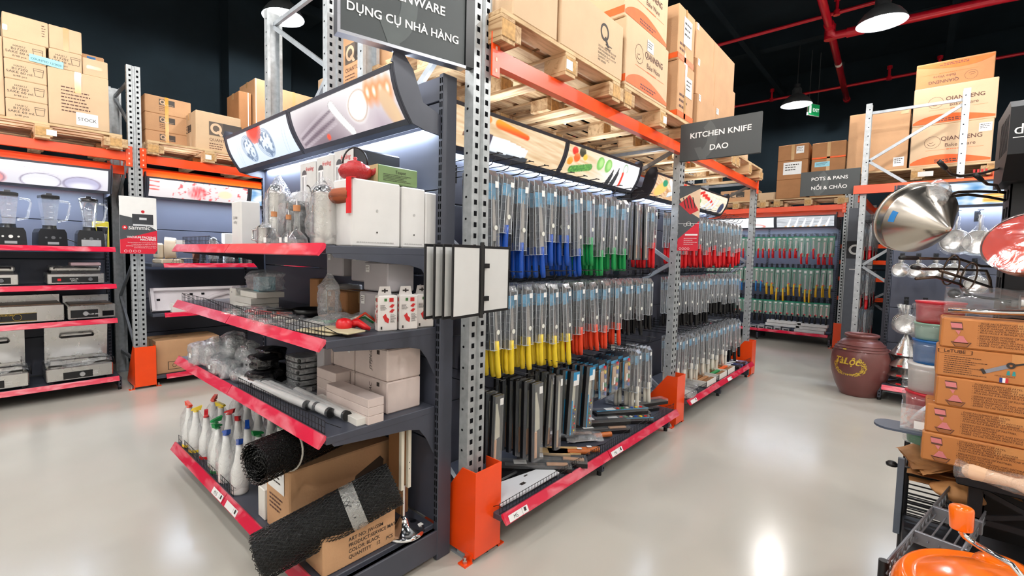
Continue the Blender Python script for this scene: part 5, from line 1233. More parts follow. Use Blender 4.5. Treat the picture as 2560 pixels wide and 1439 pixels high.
mb(REDP).lathe([(0, -.03), (.022, -.026), (.034, -.008), (.034, .008), (.026, .024), (0, .03)], 20).build('squeezer_cup', SQ); mb(REDP).tube([(.03, 0, 0), (.06, -.01, .005), (.075, -.035, -.01), (.095, -.05, -.022)], [.016, .018, .014, .007], 10).build('squeezer_arm', SQ); mb(REDP).lathe([(0, -.02), (.02, -.01), (.02, .01), (0, .02)], 14, c=(.055, .01, .0)).build('squeezer_hinge', SQ)
t = T('bagged_goods', 'green-handled utensils in a long clear bag behind the red squeezer', 'plastic bag', (1.10, 1.87, S2), -.5)
for k, c in enumerate(('green', 'green', 'white', 'orange')): mb(HC[c]).tube([(-.12+.05*k, .05-.03*k, .02), (.10, -.02-.01*k, .04+.01*k), (.16, -.05, .02)], .006, 6).build('utensil_handle', t)
crumple(lambda u, v: ((-.22+.42*u, (-.08+.16*v)*(1-.5*abs(u-.5)), .065*sin(pi*v)*(.4+.6*sin(pi*u))), (0, 0, 1)), 30, 14, .018, 20, 4, BAG).build('plastic_wrap', t)
PEEL = [('red', .97, 2.55), ('red', .98, 2.45), ('orange', 1.0, 2.30), ('white', .97, 2.2), ('red', 1.02, 2.62), ('white', .96, 2.05), ('black', 1.0, 2.12), ('orange', 1.08, 2.42), ('white', 1.0, 1.95), ('black', 1.06, 2.55)]
for k, (c, x, y) in enumerate(PEEL):
    t = T('bagged_utensil', '%s-handled utensil in clear film, %s from the left behind the wire rail, second shelf' % (c, ORD[k]), 'utensil', (x, y, S2+.004), RG.uniform(.3, 1.2))
    mb(HC[c]).tube([(0, -.05, .012), (0, .0, .016), (0, .03, .012)], [.009, .012, .008], 8).build('handle', t); mb(BLADE).bbox(-.012, .03, .008, .012, .12, .012, .002).build('blade', t)
    crumple(lambda u, v: ((-.03+.06*v, -.07+.21*u, .004+.03*sin(pi*v)), (0, 0, 1)), 16, 8, .008, 40, k, BAG2).build('plastic_wrap', t)
for k, (x, y) in enumerate(((.965, 1.78), (1.0, 1.70))):
    t = T('wooden_board', 'thin pale card-mounted piece in film at the shelf corner, %s' % ('inner', 'outer')[k], 'packet', (x, y, S2+.003+.012*k), .2); mb(M('pale_wood_piece', (196, 184, 150), .6)).bbox(-.05, -.09, 0, .05, .12, .008).build('packet_card', t); t.name = 'packet'
# third shelf
JAR = film('clear_acrylic', (235, 240, 245), .14, .4, .05, .1)
for k, (x, y, r, h) in enumerate(((.92, 3.20, .055, .13), (.95, 3.05, .06, .17), (1.02, 2.93, .05, .19), (.92, 2.88, .045, .10), (.93, 2.76, .045, .09), (1.05, 2.78, .05, .17), (1.08, 3.12, .05, .18), (.94, 2.64, .035, .07), (1.02, 2.62, .05, .13))):
    t = T('acrylic_jar', 'clear acrylic jar in a loose bag, %s from the left, third shelf' % ORD[k], 'jar', (x, y, S3)); mb(JAR).lathe([(0, .004), (r*.9, .004), (r, h), (r*1.04, h), (r*.94, 0), (0, 0)], 22).build('jar_body', t)
    bag_shape(r*1.25, r*1.25, h*1.15, 40+k, .016, neck=k % 2).build('plastic_wrap', t)
    if k % 3 == 0: mb(WHITE).box(-r-.012, -.015, h*.4, -r-.010, .015, h*.6).build('price_label', t)
FOIL = film('black_bag_film', (30, 30, 34), .55, .35, .06, 1.0)
for k in range(6):
    t = T('black_tray_pack', 'black tray wrapped in film, %s from the bottom of the right black stack' % ORD[k], 'tray', (1.13, 2.30, S3+.03*k), RG.uniform(-.1, .1)); mb(BLACKP).bbox(-.06, -.075, 0, .06, .075, .024, .006).build('tray', t); bag_shape(.066, .082, .031, 60+k, .004).build('plastic_wrap', t)
    if k == 0: mb(WHITE).box(-.03, -.0835, .002, .0, -.082, .022, ).build('price_label', t)
for k in range(4):
    t = T('black_tray_pack', 'black tray wrapped in film, %s from the bottom of the rear black stack' % ORD[k], 'tray', (1.20, 2.46, S3+.032*k), RG.uniform(-.1, .1)); mb(BLACKP).bbox(-.06, -.07, 0, .06, .07, .026, .006).build('tray', t); bag_shape(.066, .076, .033, 70+k, .004).build('plastic_wrap', t)
for k, (x, y, z) in enumerate(((1.0, 2.50, 0), (1.03, 2.55, .075), (1.12, 2.62, .0), (1.10, 2.60, .1))):
    t = T('black_bag_bundle', 'crumpled shiny black bundle, %s of four left of the black trays, third shelf' % ORD[k], 'bundle', (x, y, S3+z)); bag_shape(.065, .075, .085, 80+k, .02, M('shiny_black_film', (12, 12, 14), .12, coat=.6, bump=1.0, bscale=30)).build('bundle_body', t)
WC2 = M('wide_white_carton', (206, 190, 184), .65, var=.05)
def d_hand(s): return lambda b, O, u, v, w, h: (b.mat(INK), letter(b, s, O+u*w*.55+v*h*.25, v, -u, .028, align='LEFT', slant=.2), rect(b, O, u, v, w*.7, h*.8, w*.78, h*.93))
for i, (y, w_) in enumerate(((2.30, .17), (2.12, .19), (1.92, .26))):
    for j in range(2):
        carton('pale carton in the back stack of the third shelf, %s column, %s' % (('left', 'middle', 'right')[i], ('lower', 'upper')[j]), (1.20, y, S3+.145*j), w_, .19 if i == 2 else .17, .143, WC2, rz=-pi/2, tape=None, draw=d_hand(('N-VAC', 'JYPJN-ONP')[j]) if i == 2 else d_label(.75, .6, .85, .95), name='white_carton')
carton('narrow tall grey-white carton left of the long boxes, third shelf', (1.16, 2.21, S3), .07, .12, .29, GCARD, rz=-pi/2, tape=None, name='white_carton', flap=False)
def d_tiny(b, O, u, v, w, h): pass
for k, (x, y, z, l) in enumerate(((1.12, 2.135, 0, .36), (1.12, 2.135, .048, .36), (1.12, 2.135, .096, .36), (1.07, 1.95, .0, .36), (1.07, 1.95, .036, .36), (1.07, 1.95, .072, .34))):
    t = carton('long flat white box, %s from the bottom of the %s pile, third shelf' % (ORD[k % 3], ('left', 'right')[k//3]), (x, y, S3+z), .18 if k < 3 else .34, .078, .047 if k < 3 else .035, WC2, rz=-pi/2, tape=None, name='long_box', cat='box', flap=False)
for k, (x, y, l, a) in enumerate(((.95, 2.42, .95, .06), (.985, 2.32, .85, .03), (1.0, 2.18, .78, .0), (1.04, 2.02, .62, -.03))):
    t = T('wrapped_tube', 'long white tube in clear sleeve, %s from the shelf front, third shelf' % ORD[k], 'tube', (x, y, S3+.026), pi/2+a)
    mb(M('white_tube', (232, 232, 230), .35)).cyl((-l*.5, 0, 0), (l*.28, 0, 0), .020, n=16).build('tube_body', t); mb(BLACKP).cyl((-l*.5-.006, 0, 0), (-l*.5+.012, 0, 0), .0215, n=16).build('end_cap', t)
    crumple(lambda u, v: ((-l*.53+l*u, .030*cos(2*pi*v)*(1 if u < .9 else 1.3), .026*sin(2*pi*v)+.004), (0, cos(2*pi*v), sin(2*pi*v))), 40, 12, .003, 30, k, BAG3).build('plastic_wrap', t)
carton('flat white box lying among the wrapped tubes, third shelf', (1.05, 2.05, S3), .42, .055, .03, OFFW, rz=-pi/2-.05, tape=None, name='long_box', cat='box', flap=False)
# base shelf: pour bottles
BOT = film('milky_plastic', (246, 246, 244), .93, .25, .15, .02)
def pour_bottle(lab, x, y, c, s=1.0, ring_c=None, wrap=True):
    t = T('pour_bottle', lab, 'bottle', (x, y, S4), RG.uniform(0, 6))
    mb(BOT).lathe([(0, 0), (.040*s, 0), (.043*s, .008), (.043*s, .115*s), (.040*s, .13*s), (.027*s, .17*s), (.019*s, .225*s), (.0165*s, .262*s), (0, .262*s)], 22).build('bottle_body', t)
    if ring_c: mb(HC[ring_c]).lathe([(.0435*s, .004), (.0445*s, .006), (.0445*s, .02), (.0435*s, .022)], 22).build('colour_ring', t)
    b = mb(HC[c]).cyl((0, 0, .262*s), (0, 0, .275*s), .017*s, .012*s, 14); b.prism([(-.028*s, .272*s), (.030*s, .272*s), (.038*s, .300*s), (.02*s, .296*s), (-.022*s, .282*s)], -.011*s, .011*s, 'Y'); b.build('spout_cap', t)
    if wrap: bag_shape(.047*s, .047*s, .285*s, RG.uniform(0, 90), .005, BAG2, neck=1).build('plastic_wrap', t)
    return t
PB = [(.905, 2.56, 'blue', 1.0, None), (.90, 2.74, 'blue', 1.0, None), (.905, 2.89, 'green', .98, 'green'), (.925, 2.99, 'green', .98, 'green'), (.92, 3.14, 'red', .98, 'red'), (.905, 3.29, 'yellow', .98, 'yellow'), (.90, 3.41, 'orange', .98, 'yellow'),
      (1.02, 2.60, 'green', 1.0, None), (1.02, 2.76, 'blue', 1.0, None), (1.03, 2.93, 'red', 1.0, None), (1.03, 3.08, 'red', 1.0, None), (1.04, 3.25, 'yellow', 1.0, None), (1.05, 3.42, 'orange', 1.0, None),
      (1.15, 2.62, 'green', 1.05, None), (1.17, 2.80, 'yellow', 1.05, None), (1.17, 2.98, 'yellow', 1.05, None), (1.17, 3.16, 'orange', 1.05, None), (1.18, 3.34, 'orange', 1.1, None)]
for k, (x, y, c, s, rc) in enumerate(PB):
    pour_bottle('milky pour bottle with %s spout, %s row, %s from the right, base shelf' % (c, ('front', 'second', 'rear')[0 if k < 7 else 1 if k < 13 else 2], ORD[k if k < 7 else k-7 if k < 13 else k-13]), x, y, c, s, rc)
# rolls of netted matting
NET = M('black_net_plastic', (12, 12, 13), .22, coat=.3)
def mat_roll(lab, p0, p1, r, tie):
    p0 = Vector(p0); p1 = Vector(p1); L = (p1-p0).length; d = (p1-p0).normalized()
    t = T('mat_roll', lab, 'mat roll', tuple(p0)); q = Vector((1, 0, 0)).rotation_difference(d); t.rotation_mode = 'QUATERNION'; t.rotation_quaternion = q
    b = mb(NET); n = 34; seg = int(L/.013)
    for fam in (1, -1):
        for k in range(n):
            pts = []
            for i in range(seg+1):
                a = 2*pi*k/n+fam*(pi/n)*(i % 2); rr = r+.0018*((i+k) % 2)
                pts.append((L*i/seg, rr*cos(a), rr*sin(a)))
            b.tube(pts, .0017, 3, caps=False)
    o = b.build('outer_net', t)
    b = mb(M('inner_net_coil', (10, 10, 11), .4, bump=1.0, bscale=160)); turns = 4.5; N = 150
    for x0, x1 in ((.003, L-.003),):
        vs = []; 
        for i in range(N+1):
            a = 2*pi*turns*i/N; rr = r*.94-(r*.94-r*.30)*i/N
            for x in (x0, x1): vs.append((x, rr*cos(a), rr*sin(a)))
        b.put(vs, [(2*i, 2*i+1, 2*i+3, 2*i+2) for i in range(N)], True)
    b.build('inner_coil', t)
    b = mb(NET)
    for k in range(60):
        a = 2*pi*k/60*turns/4.5*4; f = k/60; rr = r*.95-(r*.65)*f; a = 2*pi*turns*f
        b.tube([(.0, rr*cos(a), rr*sin(a)), (-.006, (rr-.003)*cos(a+.12), (rr-.003)*sin(a+.12)), (.0, rr*cos(a+.24), rr*sin(a+.24))], .0016, 3, caps=False)
    b.build('cut_edge', t)
    tie(t, L, r); return t
def tie_white(t, L, r):
    for f in (.24, .84): mb(M('white_tie_strap', (205, 200, 190), .5)).tube([(L*f+.012*sin(a), (r+.004)*cos(a), (r+.004)*sin(a)) for a in [2*pi*i/24 for i in range(24)]], .0045, 6, closed=True).build('tie_strap', t)
def tie_tape(t, L, r):
    crumple(lambda u, v: ((L*.62+.06*v, (r+.003)*cos(2*pi*u), (r+.003)*sin(2*pi*u)), (0, cos(2*pi*u), sin(2*pi*u))), 40, 6, .004, 40, 3, film('clear_packing_tape', (225, 225, 220), .3, .5, .06, .6)).build('packing_tape', t)
mat_roll('big roll of black netted matting lying lowest at the display corner', (.70, 1.80, .262), (1.20, 1.60, .455), .090, tie_tape)
mat_roll('upper roll of black netted matting tied with pale straps', (.73, 1.91, .59), (1.40, 2.08, .60), .086, tie_white)
def d_jw(b, O, u, v, w, h):
    b.mat(INK)
    for k, s in enumerate(('ART NO: JW-GSM', 'PRODUCT:SERVICE MAT', 'COLOR: BLACK', 'QUANTITY    12     PCS')): letter(b, s, O+u*w*.32+v*h*(.66-.16*k), u, v, h*.14, align='LEFT', bold=.01)
carton('low brown carton printed ART NO: JW-GSM at the bottom corner of the display', (.88, 1.63, S4), .35, .15, .155, KRAFT, draw=d_jw)
def d_big(b, O, u, v, w, h):
    b.mat(M('carton_dark_blotch', (62, 48, 36), .8)); poly(b, O, u, v, [(w*.60, h*.34), (w*.88, h*.46), (w*.90, h*.72), (w*.86, h*.80), (w*.60, h*.62), (w*.585, h*.52)])
    b.mat(INKB); ring(b, O+u*w*.33+v*h*.46, u, v, .0, .0); A = frame4(O, u, v)
    for k in range(24):
        a, c = 2*pi*k/24, 2*pi*(k+1)/24; poly(b, O+u*w*.33+v*h*.46, u, v, [(.034*cos(a), .016*sin(a)), (.037*cos(a), .0185*sin(a)), (.037*cos(c), .0185*sin(c)), (.034*cos(c), .016*sin(c))])
    smallprint(b, O, u, v, w*.33-.022, h*.44, .044, 1, .01, .008)
    for k, s in enumerate(('ART. NO: JW-GSM', 'PRODUCT:SERVICE MAT')): letter(b, s, O+u*w*.27+v*h*(.30-.08*k), u, v, .022, align='LEFT')
def d_bigside(b, O, u, v, w, h): d_label(.1, .62, .8, .95)(b, O, u, v, w, h); b.mat(INK); rect(b, lift(O, u, v, .002), u, v, w*.15, h*.78, w*.38, h*.93); b.mat(INKB); smallprint(b, O, u, v, w*.15, h*.5, w*.6, 4, h*.06, h*.025)
carton('long brown service-mat carton with a dark blotch under the upper mat roll', (.885, 1.93, S4), .545, .24, .325, KRAFT, draw=d_big, side=d_bigside)
carton('brown carton behind the pour bottles at the left of the long carton', (1.0, 2.40, S4), .16, .3, .28, KRAFTD, rz=-pi/2)
carton('tilted white box wedged left of the long brown carton', (.885, 2.27, S4), .075, .05, .15, OFFW, rz=-pi/2, tape=None, name='white_carton', flap=False)
carton('upright brown board box behind the scale post on the base shelf', (1.37, 1.78, S4), .05, .1, .50, KRAFTD, tape=None)
t = T('price_stand', 'cream double post on a round chromed base at the display corner', 'stand', (1.30, 1.665, S4))
mb(CHROME).lathe([(0, .0), (.095, 0), (.10, .006), (.085, .016), (.035, .03), (.022, .06), (.012, .075), (0, .075)], 30).build('round_base', t)
POST = M('cream_post', (222, 216, 198), .4)
mb(CHROME).cyl((0, 0, .07), (0, 0, .22), .009, n=12).build('stem', t)
for k, x in enumerate((-.022, .018)): mb(POST).bbox(x, -.01, .20, x+.018, .01, .54, .002).build('post', t)
mb(HOLE).box(.022, -.011, .29, .026, -.0101, .294).box(.022, -.011, .32, .026, -.0101, .324).build('screw', t)
mb(WHITE).box(.055, -.05, .0195, .08, -.03, .021).build('price_label', t)
# flip-frame poster holder on the near upright
t = T('flip_poster_display', 'five white flip panels in black frames fixed to the near upright', 'poster display', tuple(at(1204, 700, 1.97)))
mb(BLACKP).bbox(-.008, -.008, -.16, .008, .008, .16, .002).build('spine', t)
mb(BLACKP).box(.0, .0, .05, .05, .012, .07).box(.0, .0, -.09, .05, .012, -.07).build('bracket', t); bb = t.children[-1]; bb.rotation_euler = (0, 0, radians(60))
PW = M('panel_paper', (212, 212, 210), .35, var=.02)
def page(p_hinge, p_edge, lab=None):
    a = Vector(p_hinge)-t.location; c = Vector(p_edge)-t.location; a.z = c.z = 0; L = (c-a).length; ang = atan2(c.y-a.y, c.x-a.x)
    o = mb(BLACKP).bbox(0, -.004, -.145, L, .004, -.134, .001).bbox(0, -.004, .134, L, .004, .145, .001).bbox(0, -.004, -.134, .008, .004, .134, .001).bbox(L-.008, -.004, -.134, L, .004, .134, .001).build('page_frame', t, tuple(a), (0, 0, ang))
    mb(PW).box(.008, -.0025, -.134, L-.008, .0025, .134).build('page_sheet', o)
page(at(1207, 700, 2.0), at(1271, 700, 2.15))
for k in range(4): page(at(1199-22*k, 700, 1.93-.0*k), at(1130-23*k, 700, 1.78-.00*k))
# ------------------------------------------------------------------ left wall: blenders and grills
def blender(lab, x, y, kind, rz):
    t = T('blender', lab, 'blender', (x, y, 1.457), rz)
    b = mb(BLACKP); b.prism([(-.10, 0), (.10, 0), (.105, .02), (.10, .13), (.085, .165), (-.085, .165), (-.10, .13), (-.105, .02)], -.10, .11, 'Y'); b.build('motor_base', t)
    c = mb(GREYP if kind else WHITE)
    for k in (-1, 0, 1): c.cyl((.05*k, -.102, .085), (.05*k, -.108, .085), .015 if k == 0 else .008, n=14)
    c.mat(M('silver_badge', (180, 180, 182), .3, .5)).box(-.04, -.103, .022, .04, -.101, .045); c.build('controls', t)
    q = .062 if kind < 2 else .05
    mb(BLACKP).lathe([(.055, .165), (.05, .185), (.05, .20)], 4 if kind < 2 else 20).build('collar', t)
    j = mb(GLASS); j.lathe([(q*.9, .20), (q*1.45, .45), (q*1.48, .45), (q*.95, .198), (0, .198)], 4 if kind < 2 else 22, sm=kind == 2, R=Matrix.Rotation(pi/4, 3, 'Z')); j.build('jar', t)
    mb(JAR).tube([(q*1.3, 0, .43), (q*1.3+.06, 0, .43), (q*1.3+.075, 0, .40), (q*1.1+.06, 0, .26), (q, 0, .24)], .010, 8).build('jar_handle', t)
    mb(BLACKP).lathe([(q*1.5, .45), (q*1.5, .475), (q*1.1, .482), (q*.5, .484), (q*.45, .50), (0, .50)], 4 if kind < 2 else 22, sm=kind == 2, R=Matrix.Rotation(pi/4, 3, 'Z')).build('lid', t)
    for z in (.27, .32, .37): mb(WHITE).box(-.012, -q*1.12, z, .012, -q*1.10, z+.003).build('measure_mark', j and t)
    return t
blender('large black blender with square clear jar at the far left, top shelf', .18, 5.98, 0, .1)
blender('black blender with square jar, second from the left, top shelf', .455, 5.98, 1, .15)
t = blender('smaller blender with round jar and silver control plate, top shelf', .745, 5.98, 2, .0)
mb(M('silver_badge', (180, 180, 182), .3, .5)).bbox(-.075, -.108, .01, .075, -.101, .075, .003).build('front_plate', t)
carton('yellow box behind the steel tumbler on the blender shelf', (.80, 6.12, 1.457), .12, .12, .27, M('yellow_box', (226, 206, 50), .5), tape=None, name='box', cat='box')
t = T('steel_tumbler', 'tall steel mixing tumbler in front of the yellow box, blender shelf', 'tumbler', (.845, 5.98, 1.457)); mb(STEEL).lathe([(0, 0), (.032, 0), (.045, .21), (.047, .21), (.044, .205), (.034, .01), (0, .01)], 24).build('tumbler_body', t)
t = T('power_cord', 'black power cord and plug lying between the blenders', 'cord', (.60, 5.93, 1.462)); mb(BLACKP).tube([(-.05, .05, .08), (0, .0, .06), (.05, -.03, .03), (.10, .02, .01), (.04, .05, .005), (-.03, 0, .005)], .005, 6).build('cord', t)
def lying(name, lab, cat, loc): return T(name, lab, cat, loc)
def knob(b, x, y, z, r=.018): b.cyl((x, y, z), (x, y-.018, z), r, r*.9, 16)
def panini(lab, x, z, w=.42, logo=True):
    t = T('contact_grill', lab, 'grill', (x, 5.90, z)); 
    mb(STEEL).bbox(0, 0, .015, w, .40, .115, .006).build('grill_body', t); 
    for a in (.02, w-.05): mb(BLACKP).box(a, .02, 0, a+.03, .05, .015).build('foot', t)
    mb(BLACKP).box(.03, -.003, .03, w-.05, 0, .085).build('control_panel', t)
    b = mb(REDP).box(.07, -.006, .045, .095, -.003, .068); b.build('switch', t); b = mb(GREYP); knob(b, w-.11, -.003, .058); b.build('knob', t)
    mb(STEEL).bbox(.02, .02, .135, w-.02, .38, .185, .012).build('upper_plate', t); mb(M('cast_iron', (40, 38, 38), .6)).box(.03, .03, .115, w-.03, .37, .135).build('cooking_plate', t)
    b = mb(BLACKP).tube([(.05, .04, .16), (.05, -.035, .175), (w-.05, -.035, .175), (w-.05, .04, .16)], .009, 8); b.build('handle', t)
    if logo: b = mb(WHITE); letter(b, 'ROLLER', (w*.45, -.0045, .058), size=.018); letter(b, 'GRILL', (w*.45, -.0045, .04), size=.018); b.build('lettering', t)
    return t
panini('steel contact grill with a red switch on the third-lowest shelf, left rack', .42, 1.09)
panini('steel contact grill cut by the left picture edge', -.20, 1.09, .43)
def griddle(lab, x, z, w, h=.19, gold=False, yy=5.90):
    t = T('griddle', lab, 'griddle', (x, yy, z)); mb(STEEL).bbox(0, 0, .015, w, .40, h-.02, .005).build('griddle_body', t)
    for a in (.02, w-.05): mb(BLACKP).box(a, .02, 0, a+.03, .05, .015).build('foot', t)
    mb(M('griddle_plate', (98, 76, 60), .4, .6)).box(.02, .02, h-.02, w-.02, .38, h-.012).build('hot_plate', t)
    mb(STEEL).box(0, .38, h-.02, w, .40, h+.05).build('splash_back', t)
    mb(BLACKP).box(.02, -.003, .03, w*.62, 0, .105).build('control_panel', t)
    b = mb(BLACKP if gold else M('silver_badge', (180, 180, 182), .3, .5)); knob(b, w*.36, -.003, .068, .022)
    if gold: knob(b, w*.12, -.003, .068, .022)
    b.build('knob', t)
    b = mb(M('gold_print', (214, 178, 60), .4, .3)) if gold else mb(WHITE)
    if gold: 
        for q in (0, 1): rect(b, (0, -.004, 0), U, V, .022, .032+.069*q, w*.62-.002, .034+.069*q)
        ring(b, (w*.36, -.004, .068), U, V, .028, .030)
    letter(b, 'ROLLER GRILL', (w*(.23 if gold else .52), -.0045, .085 if gold else .055), size=.016); b.build('lettering', t)
    return t
griddle('long griddle with yellow-edged control panel at the left edge', .03, .745, .50, .19, True); griddle('narrow griddle with a silver knob, right of the long griddle', .555, .745, .365, .17)
mb(HOLE).bbox(0, 0, 0, .09, .002, .05, .0005).build('vent', bpy.data.objects['griddle.001'], (.26, -.003, .035))
def big_grill(lab, x, w):
    t = T('large_grill', lab, 'grill', (x, 5.885, .157)); mb(STEEL).bbox(0, 0, .02, w, .44, .15, .008).build('grill_body', t); mb(BLACKP).box(.12, -.003, .035, w-.16, 0, .10).build('control_panel', t)
    b = mb(M('silver_badge', (180, 180, 182), .3, .5)); knob(b, w*.52, -.003, .068, .022); b.build('knob', t)
    b = mb(WHITE); letter(b, 'roller', (w*.72, -.0045, .075), size=.02); letter(b, 'GRILL', (w*.72, -.0045, .055), size=.018); b.build('lettering', t)
    for a in (.02, w-.05): mb(BLACKP).box(a, .02, 0, a+.03, .05, .02).build('foot', t)
    l = mb(STEEL); R = Matrix.Rotation(radians(14), 3, 'X'); l.box(.01, .27, .17, w-.01, .33, .54, R=R, c=(.2, .30, .17)); l.build('raised_lid', t)
    mb(STEEL).bbox(.03, .10, .155, w-.03, .26, .21, .01).build('lower_step', t)
    mb(BLACKP).tube([(w*.25, .20, .42), (w*.26, .155, .42), (w*.74, .155, .42), (w*.75, .20, .42)], .011, 8).build('handle', t)
    crumple(lambda u, v: ((.0+w*u, .0+.30*v, .165+.03*sin(pi*v)+.02*sin(3*pi*u)), (0, 0, 1)), 30, 14, .02, 14, 5, BAG).build('plastic_wrap', t)
    mb(BLACKP).tube([(w-.02, .1, .17), (w+.02, .05, .12), (w+.01, .02, .20), (w-.08, .05, .21), (w-.18, .09, .20)], .005, 6).build('cord', t)
    return t
big_grill('big steel grill with raised lid and film on the lowest left shelf', .385, .50); big_grill('big steel grill with raised lid cut by the left edge, lowest shelf', -.20, .47)
t = T('appliance_pack', 'thin pale tray packet on top of the contact grill, left rack', 'packet', (.60, 6.0, 1.278)); mb(M('pinkish_tray', (190, 160, 165), .5)).bbox(0, 0, 0, .23, .2, .03).build('packet_body', t)
# ------------------------------------------------------------------ left rack, second bay
t = T('meat_slicer', 'beige round-headed meat slicer on the upper shelf beside the poster', 'slicer', (1.42, 6.0, 1.30), .2)
BEI = M('beige_enamel', (214, 196, 170), .4)
mb(BEI).bbox(-.11, -.08, 0, .12, .14, .05, .01).build('base', t); mb(BEI).cyl((-.03, .02, .17), (.06, -.03, .17), .12, .11, 28).build('blade_guard', t); mb(BEI).bbox(-.12, .0, .05, -.04, .1, .22, .02).build('housing', t)
mb(STEEL).cyl((.06, -.031, .17), (.065, -.034, .17), .098, n=28).build('disc', t); mb(WHITE).box(.02, -.09, .20, .12, -.085, .26).build('price_label', t); mb(M('slicer_tray', (190, 182, 174), .3, .5)).bbox(.08, -.13, .05, .2, .05, .06, .002).build('tray', t)
for k in range(7):
    x = 1.66+.088*k; t = T('steel_cup', 'steel cup in film, %s from the left, upper shelf beside the slicer' % ORD[k], 'cup', (x, 5.92+.06*(k % 2), 1.302)); h = (.20, .17, .28, .17, .16, .2, .16)[k]
    mb(STEEL if k else M('copper_cup', (190, 130, 110), .3, .8)).lathe([(0, 0), (.032, 0), (.040, h), (.042, h), (.039, h-.003), (0, h-.003)], 22).build('cup_body', t)
    if k in (2, 4): bag_shape(.048, .048, h*1.1, k, .010, neck=0).build('plastic_wrap', t)
carton('white gift box with a red picture standing on the upper shelf, centre left', (2.0, 6.05, 1.302), .14, .1, .36, WHITE, tape=None, name='gift_box', cat='box', draw=lambda b, O, u, v, w, h: (b.mat(M('print_orange_food', (236, 110, 60), .6)), poly(b, O, u, v, [(w*.1, h*.3), (w*.6, h*.2), (w*.9, h*.35), (w*.5, h*.45)])))
carton('teal and white gift box right of the red-picture box, upper shelf', (2.16, 6.0, 1.302), .13, .1, .33, M('teal_box', (40, 160, 150), .5), tape=None, name='gift_box', cat='box', draw=lambda b, O, u, v, w, h: (b.mat(WHITE), rect(b, O, u, v, 0, 0, w, h*.55), b.mat(REDP), rect(b, lift(O, u, v, .0006), u, v, w*.1, h*.5, w*.5, h*.7)))
t = T('grey_jug', 'dark grey tapered jug at the right end of the upper shelf, behind the end display', 'jug', (2.34, 6.0, 1.302)); mb(M('dark_grey_metal', (78, 82, 86), .35, .5)).lathe([(0, 0), (.045, 0), (.058, .30), (.055, .31), (0, .31)], 24).build('jug_body', t)
t = T('styrofoam_tray', 'long white foam packing tray propped on the middle shelf, left rack', 'tray', (1.23, 5.93, .775)); FOAM = M('white_foam', (214, 208, 212), .75, var=.03, bump=.2, bscale=200)
b = mb(FOAM); R = Matrix.Rotation(radians(-22), 3, 'X')
b.box(0, 0, .01, .92, .03, .26, R=R, c=(0, 0, 0)); b.box(0, -.04, .005, .92, .0, .035, R=R, c=(0, 0, 0)); b.box(0, -.05, .23, .92, .0, .26, R=R, c=(0, 0, 0)); b.box(0, -.05, .01, .03, .0, .26, R=R, c=(0, 0, 0)); b.build('foam_shell', t)
b = mb(FOAM); b.tube([tuple(R @ Vector(p)) for p in ((.35, -.02, .12), (.55, -.02, .12), (.62, -.02, .15), (.78, -.02, .19), (.86, -.02, .12), (.88, -.02, .06))], .022, 10); b.build('moulded_ridge', t)
for q in ((.06, .14), (.38, .19), (.50, .19)): mb(HOLE).cyl(tuple(R @ Vector((q[0], -.001, q[1]))), tuple(R @ Vector((q[0]+.03, -.003, q[1]))), .012, n=8).build('recess', t)
carton('small white carton in front of the foam tray', (1.40, 5.83, .772), .18, .12, .10, OFFW, tape=None, name='white_carton')
def d_cert(b, O, u, v, w, h):
    b.mat(INK); ring(b, O+u*w*.27+v*h*.22, u, v, .016, .020); letter(b, 'CERT', O+u*w*.42+v*h*.19, u, v, .04); ring(b, O+u*w*.72+v*h*.24, u, v, .018, .03)
    for a in ((.17, .10, .58, .115), (.17, .33, .58, .345), (.17, .10, .18, .345), (.57, .10, .58, .345)): rect(b, O, u, v, w*a[0], h*a[1], w*a[2], h*a[3])
carton('large brown CERT carton on the lowest shelf beside the orange guard, left rack', (1.25, 5.87, .112), .62, .4, .36, KRAFT, draw=d_cert)
t = T('grey_bin', 'dark grey round container on the upper shelf under the end display edge', 'container', (1.95, 6.16, .772)); mb(M('dark_grey_metal', (78, 82, 86), .35, .5)).lathe([(0, 0), (.08, 0), (.085, .1), (0, .1)], 20).build('bin_body', t)
# ------------------------------------------------------------------ goods lying on the knife-row base shelves
Z5 = .207
def flatpack(lab, x, y, w, l, h, rz, kind):
    t = T('lying_boxed_knife', lab, 'knife', (x, y, Z5+h[1] if isinstance(h, tuple) else Z5), rz); hh = h[0] if isinstance(h, tuple) else h
    mb(BLACKP).bbox(-w/2, -l/2, 0, w/2, l/2, hh*.6, .002).build('box_tray', t); mb(BLIS).box(-w/2+.001, -l/2+.001, hh*.6, w/2-.001, l/2-.001, hh).build('clear_lid', t)
    if kind == 'wood': mb(M('handle_beech', (206, 158, 120), .5)).bbox(-.014, -l*.46, hh*.62, .014, -l*.16, hh*.9, .003).build('handle', t); mb(BLADE).box(-.02, -l*.14, hh*.64, .02, l*.42, hh*.68).build('blade', t)
    if kind == 'dots':
        for k in range(6): mb([HC[c] for c in ('red', 'yellow', 'blue', 'white', 'green', 'orange')][k]).cyl((0, -l*.4+.04*k, hh), (0, -l*.4+.04*k, hh+.004), .012, n=10).build('coloured_dot', t)
        mb(CARDBL).box(-w/2, -l/2, hh, -w/2+.012, l/2, hh+.001).build('blue_edge', t)
    mb(WHITE).box(-w*.3, l*.12, hh, w*.3, l*.30, hh+.001).build('price_label', t); return t
WPAP = M('white_wrapping', (222, 224, 228), .4, var=.02)
t = T('wrapped_cleaver', 'big cleaver in white paper lying at the near end of the base shelf', 'knife', (1.95, 1.49, Z5))
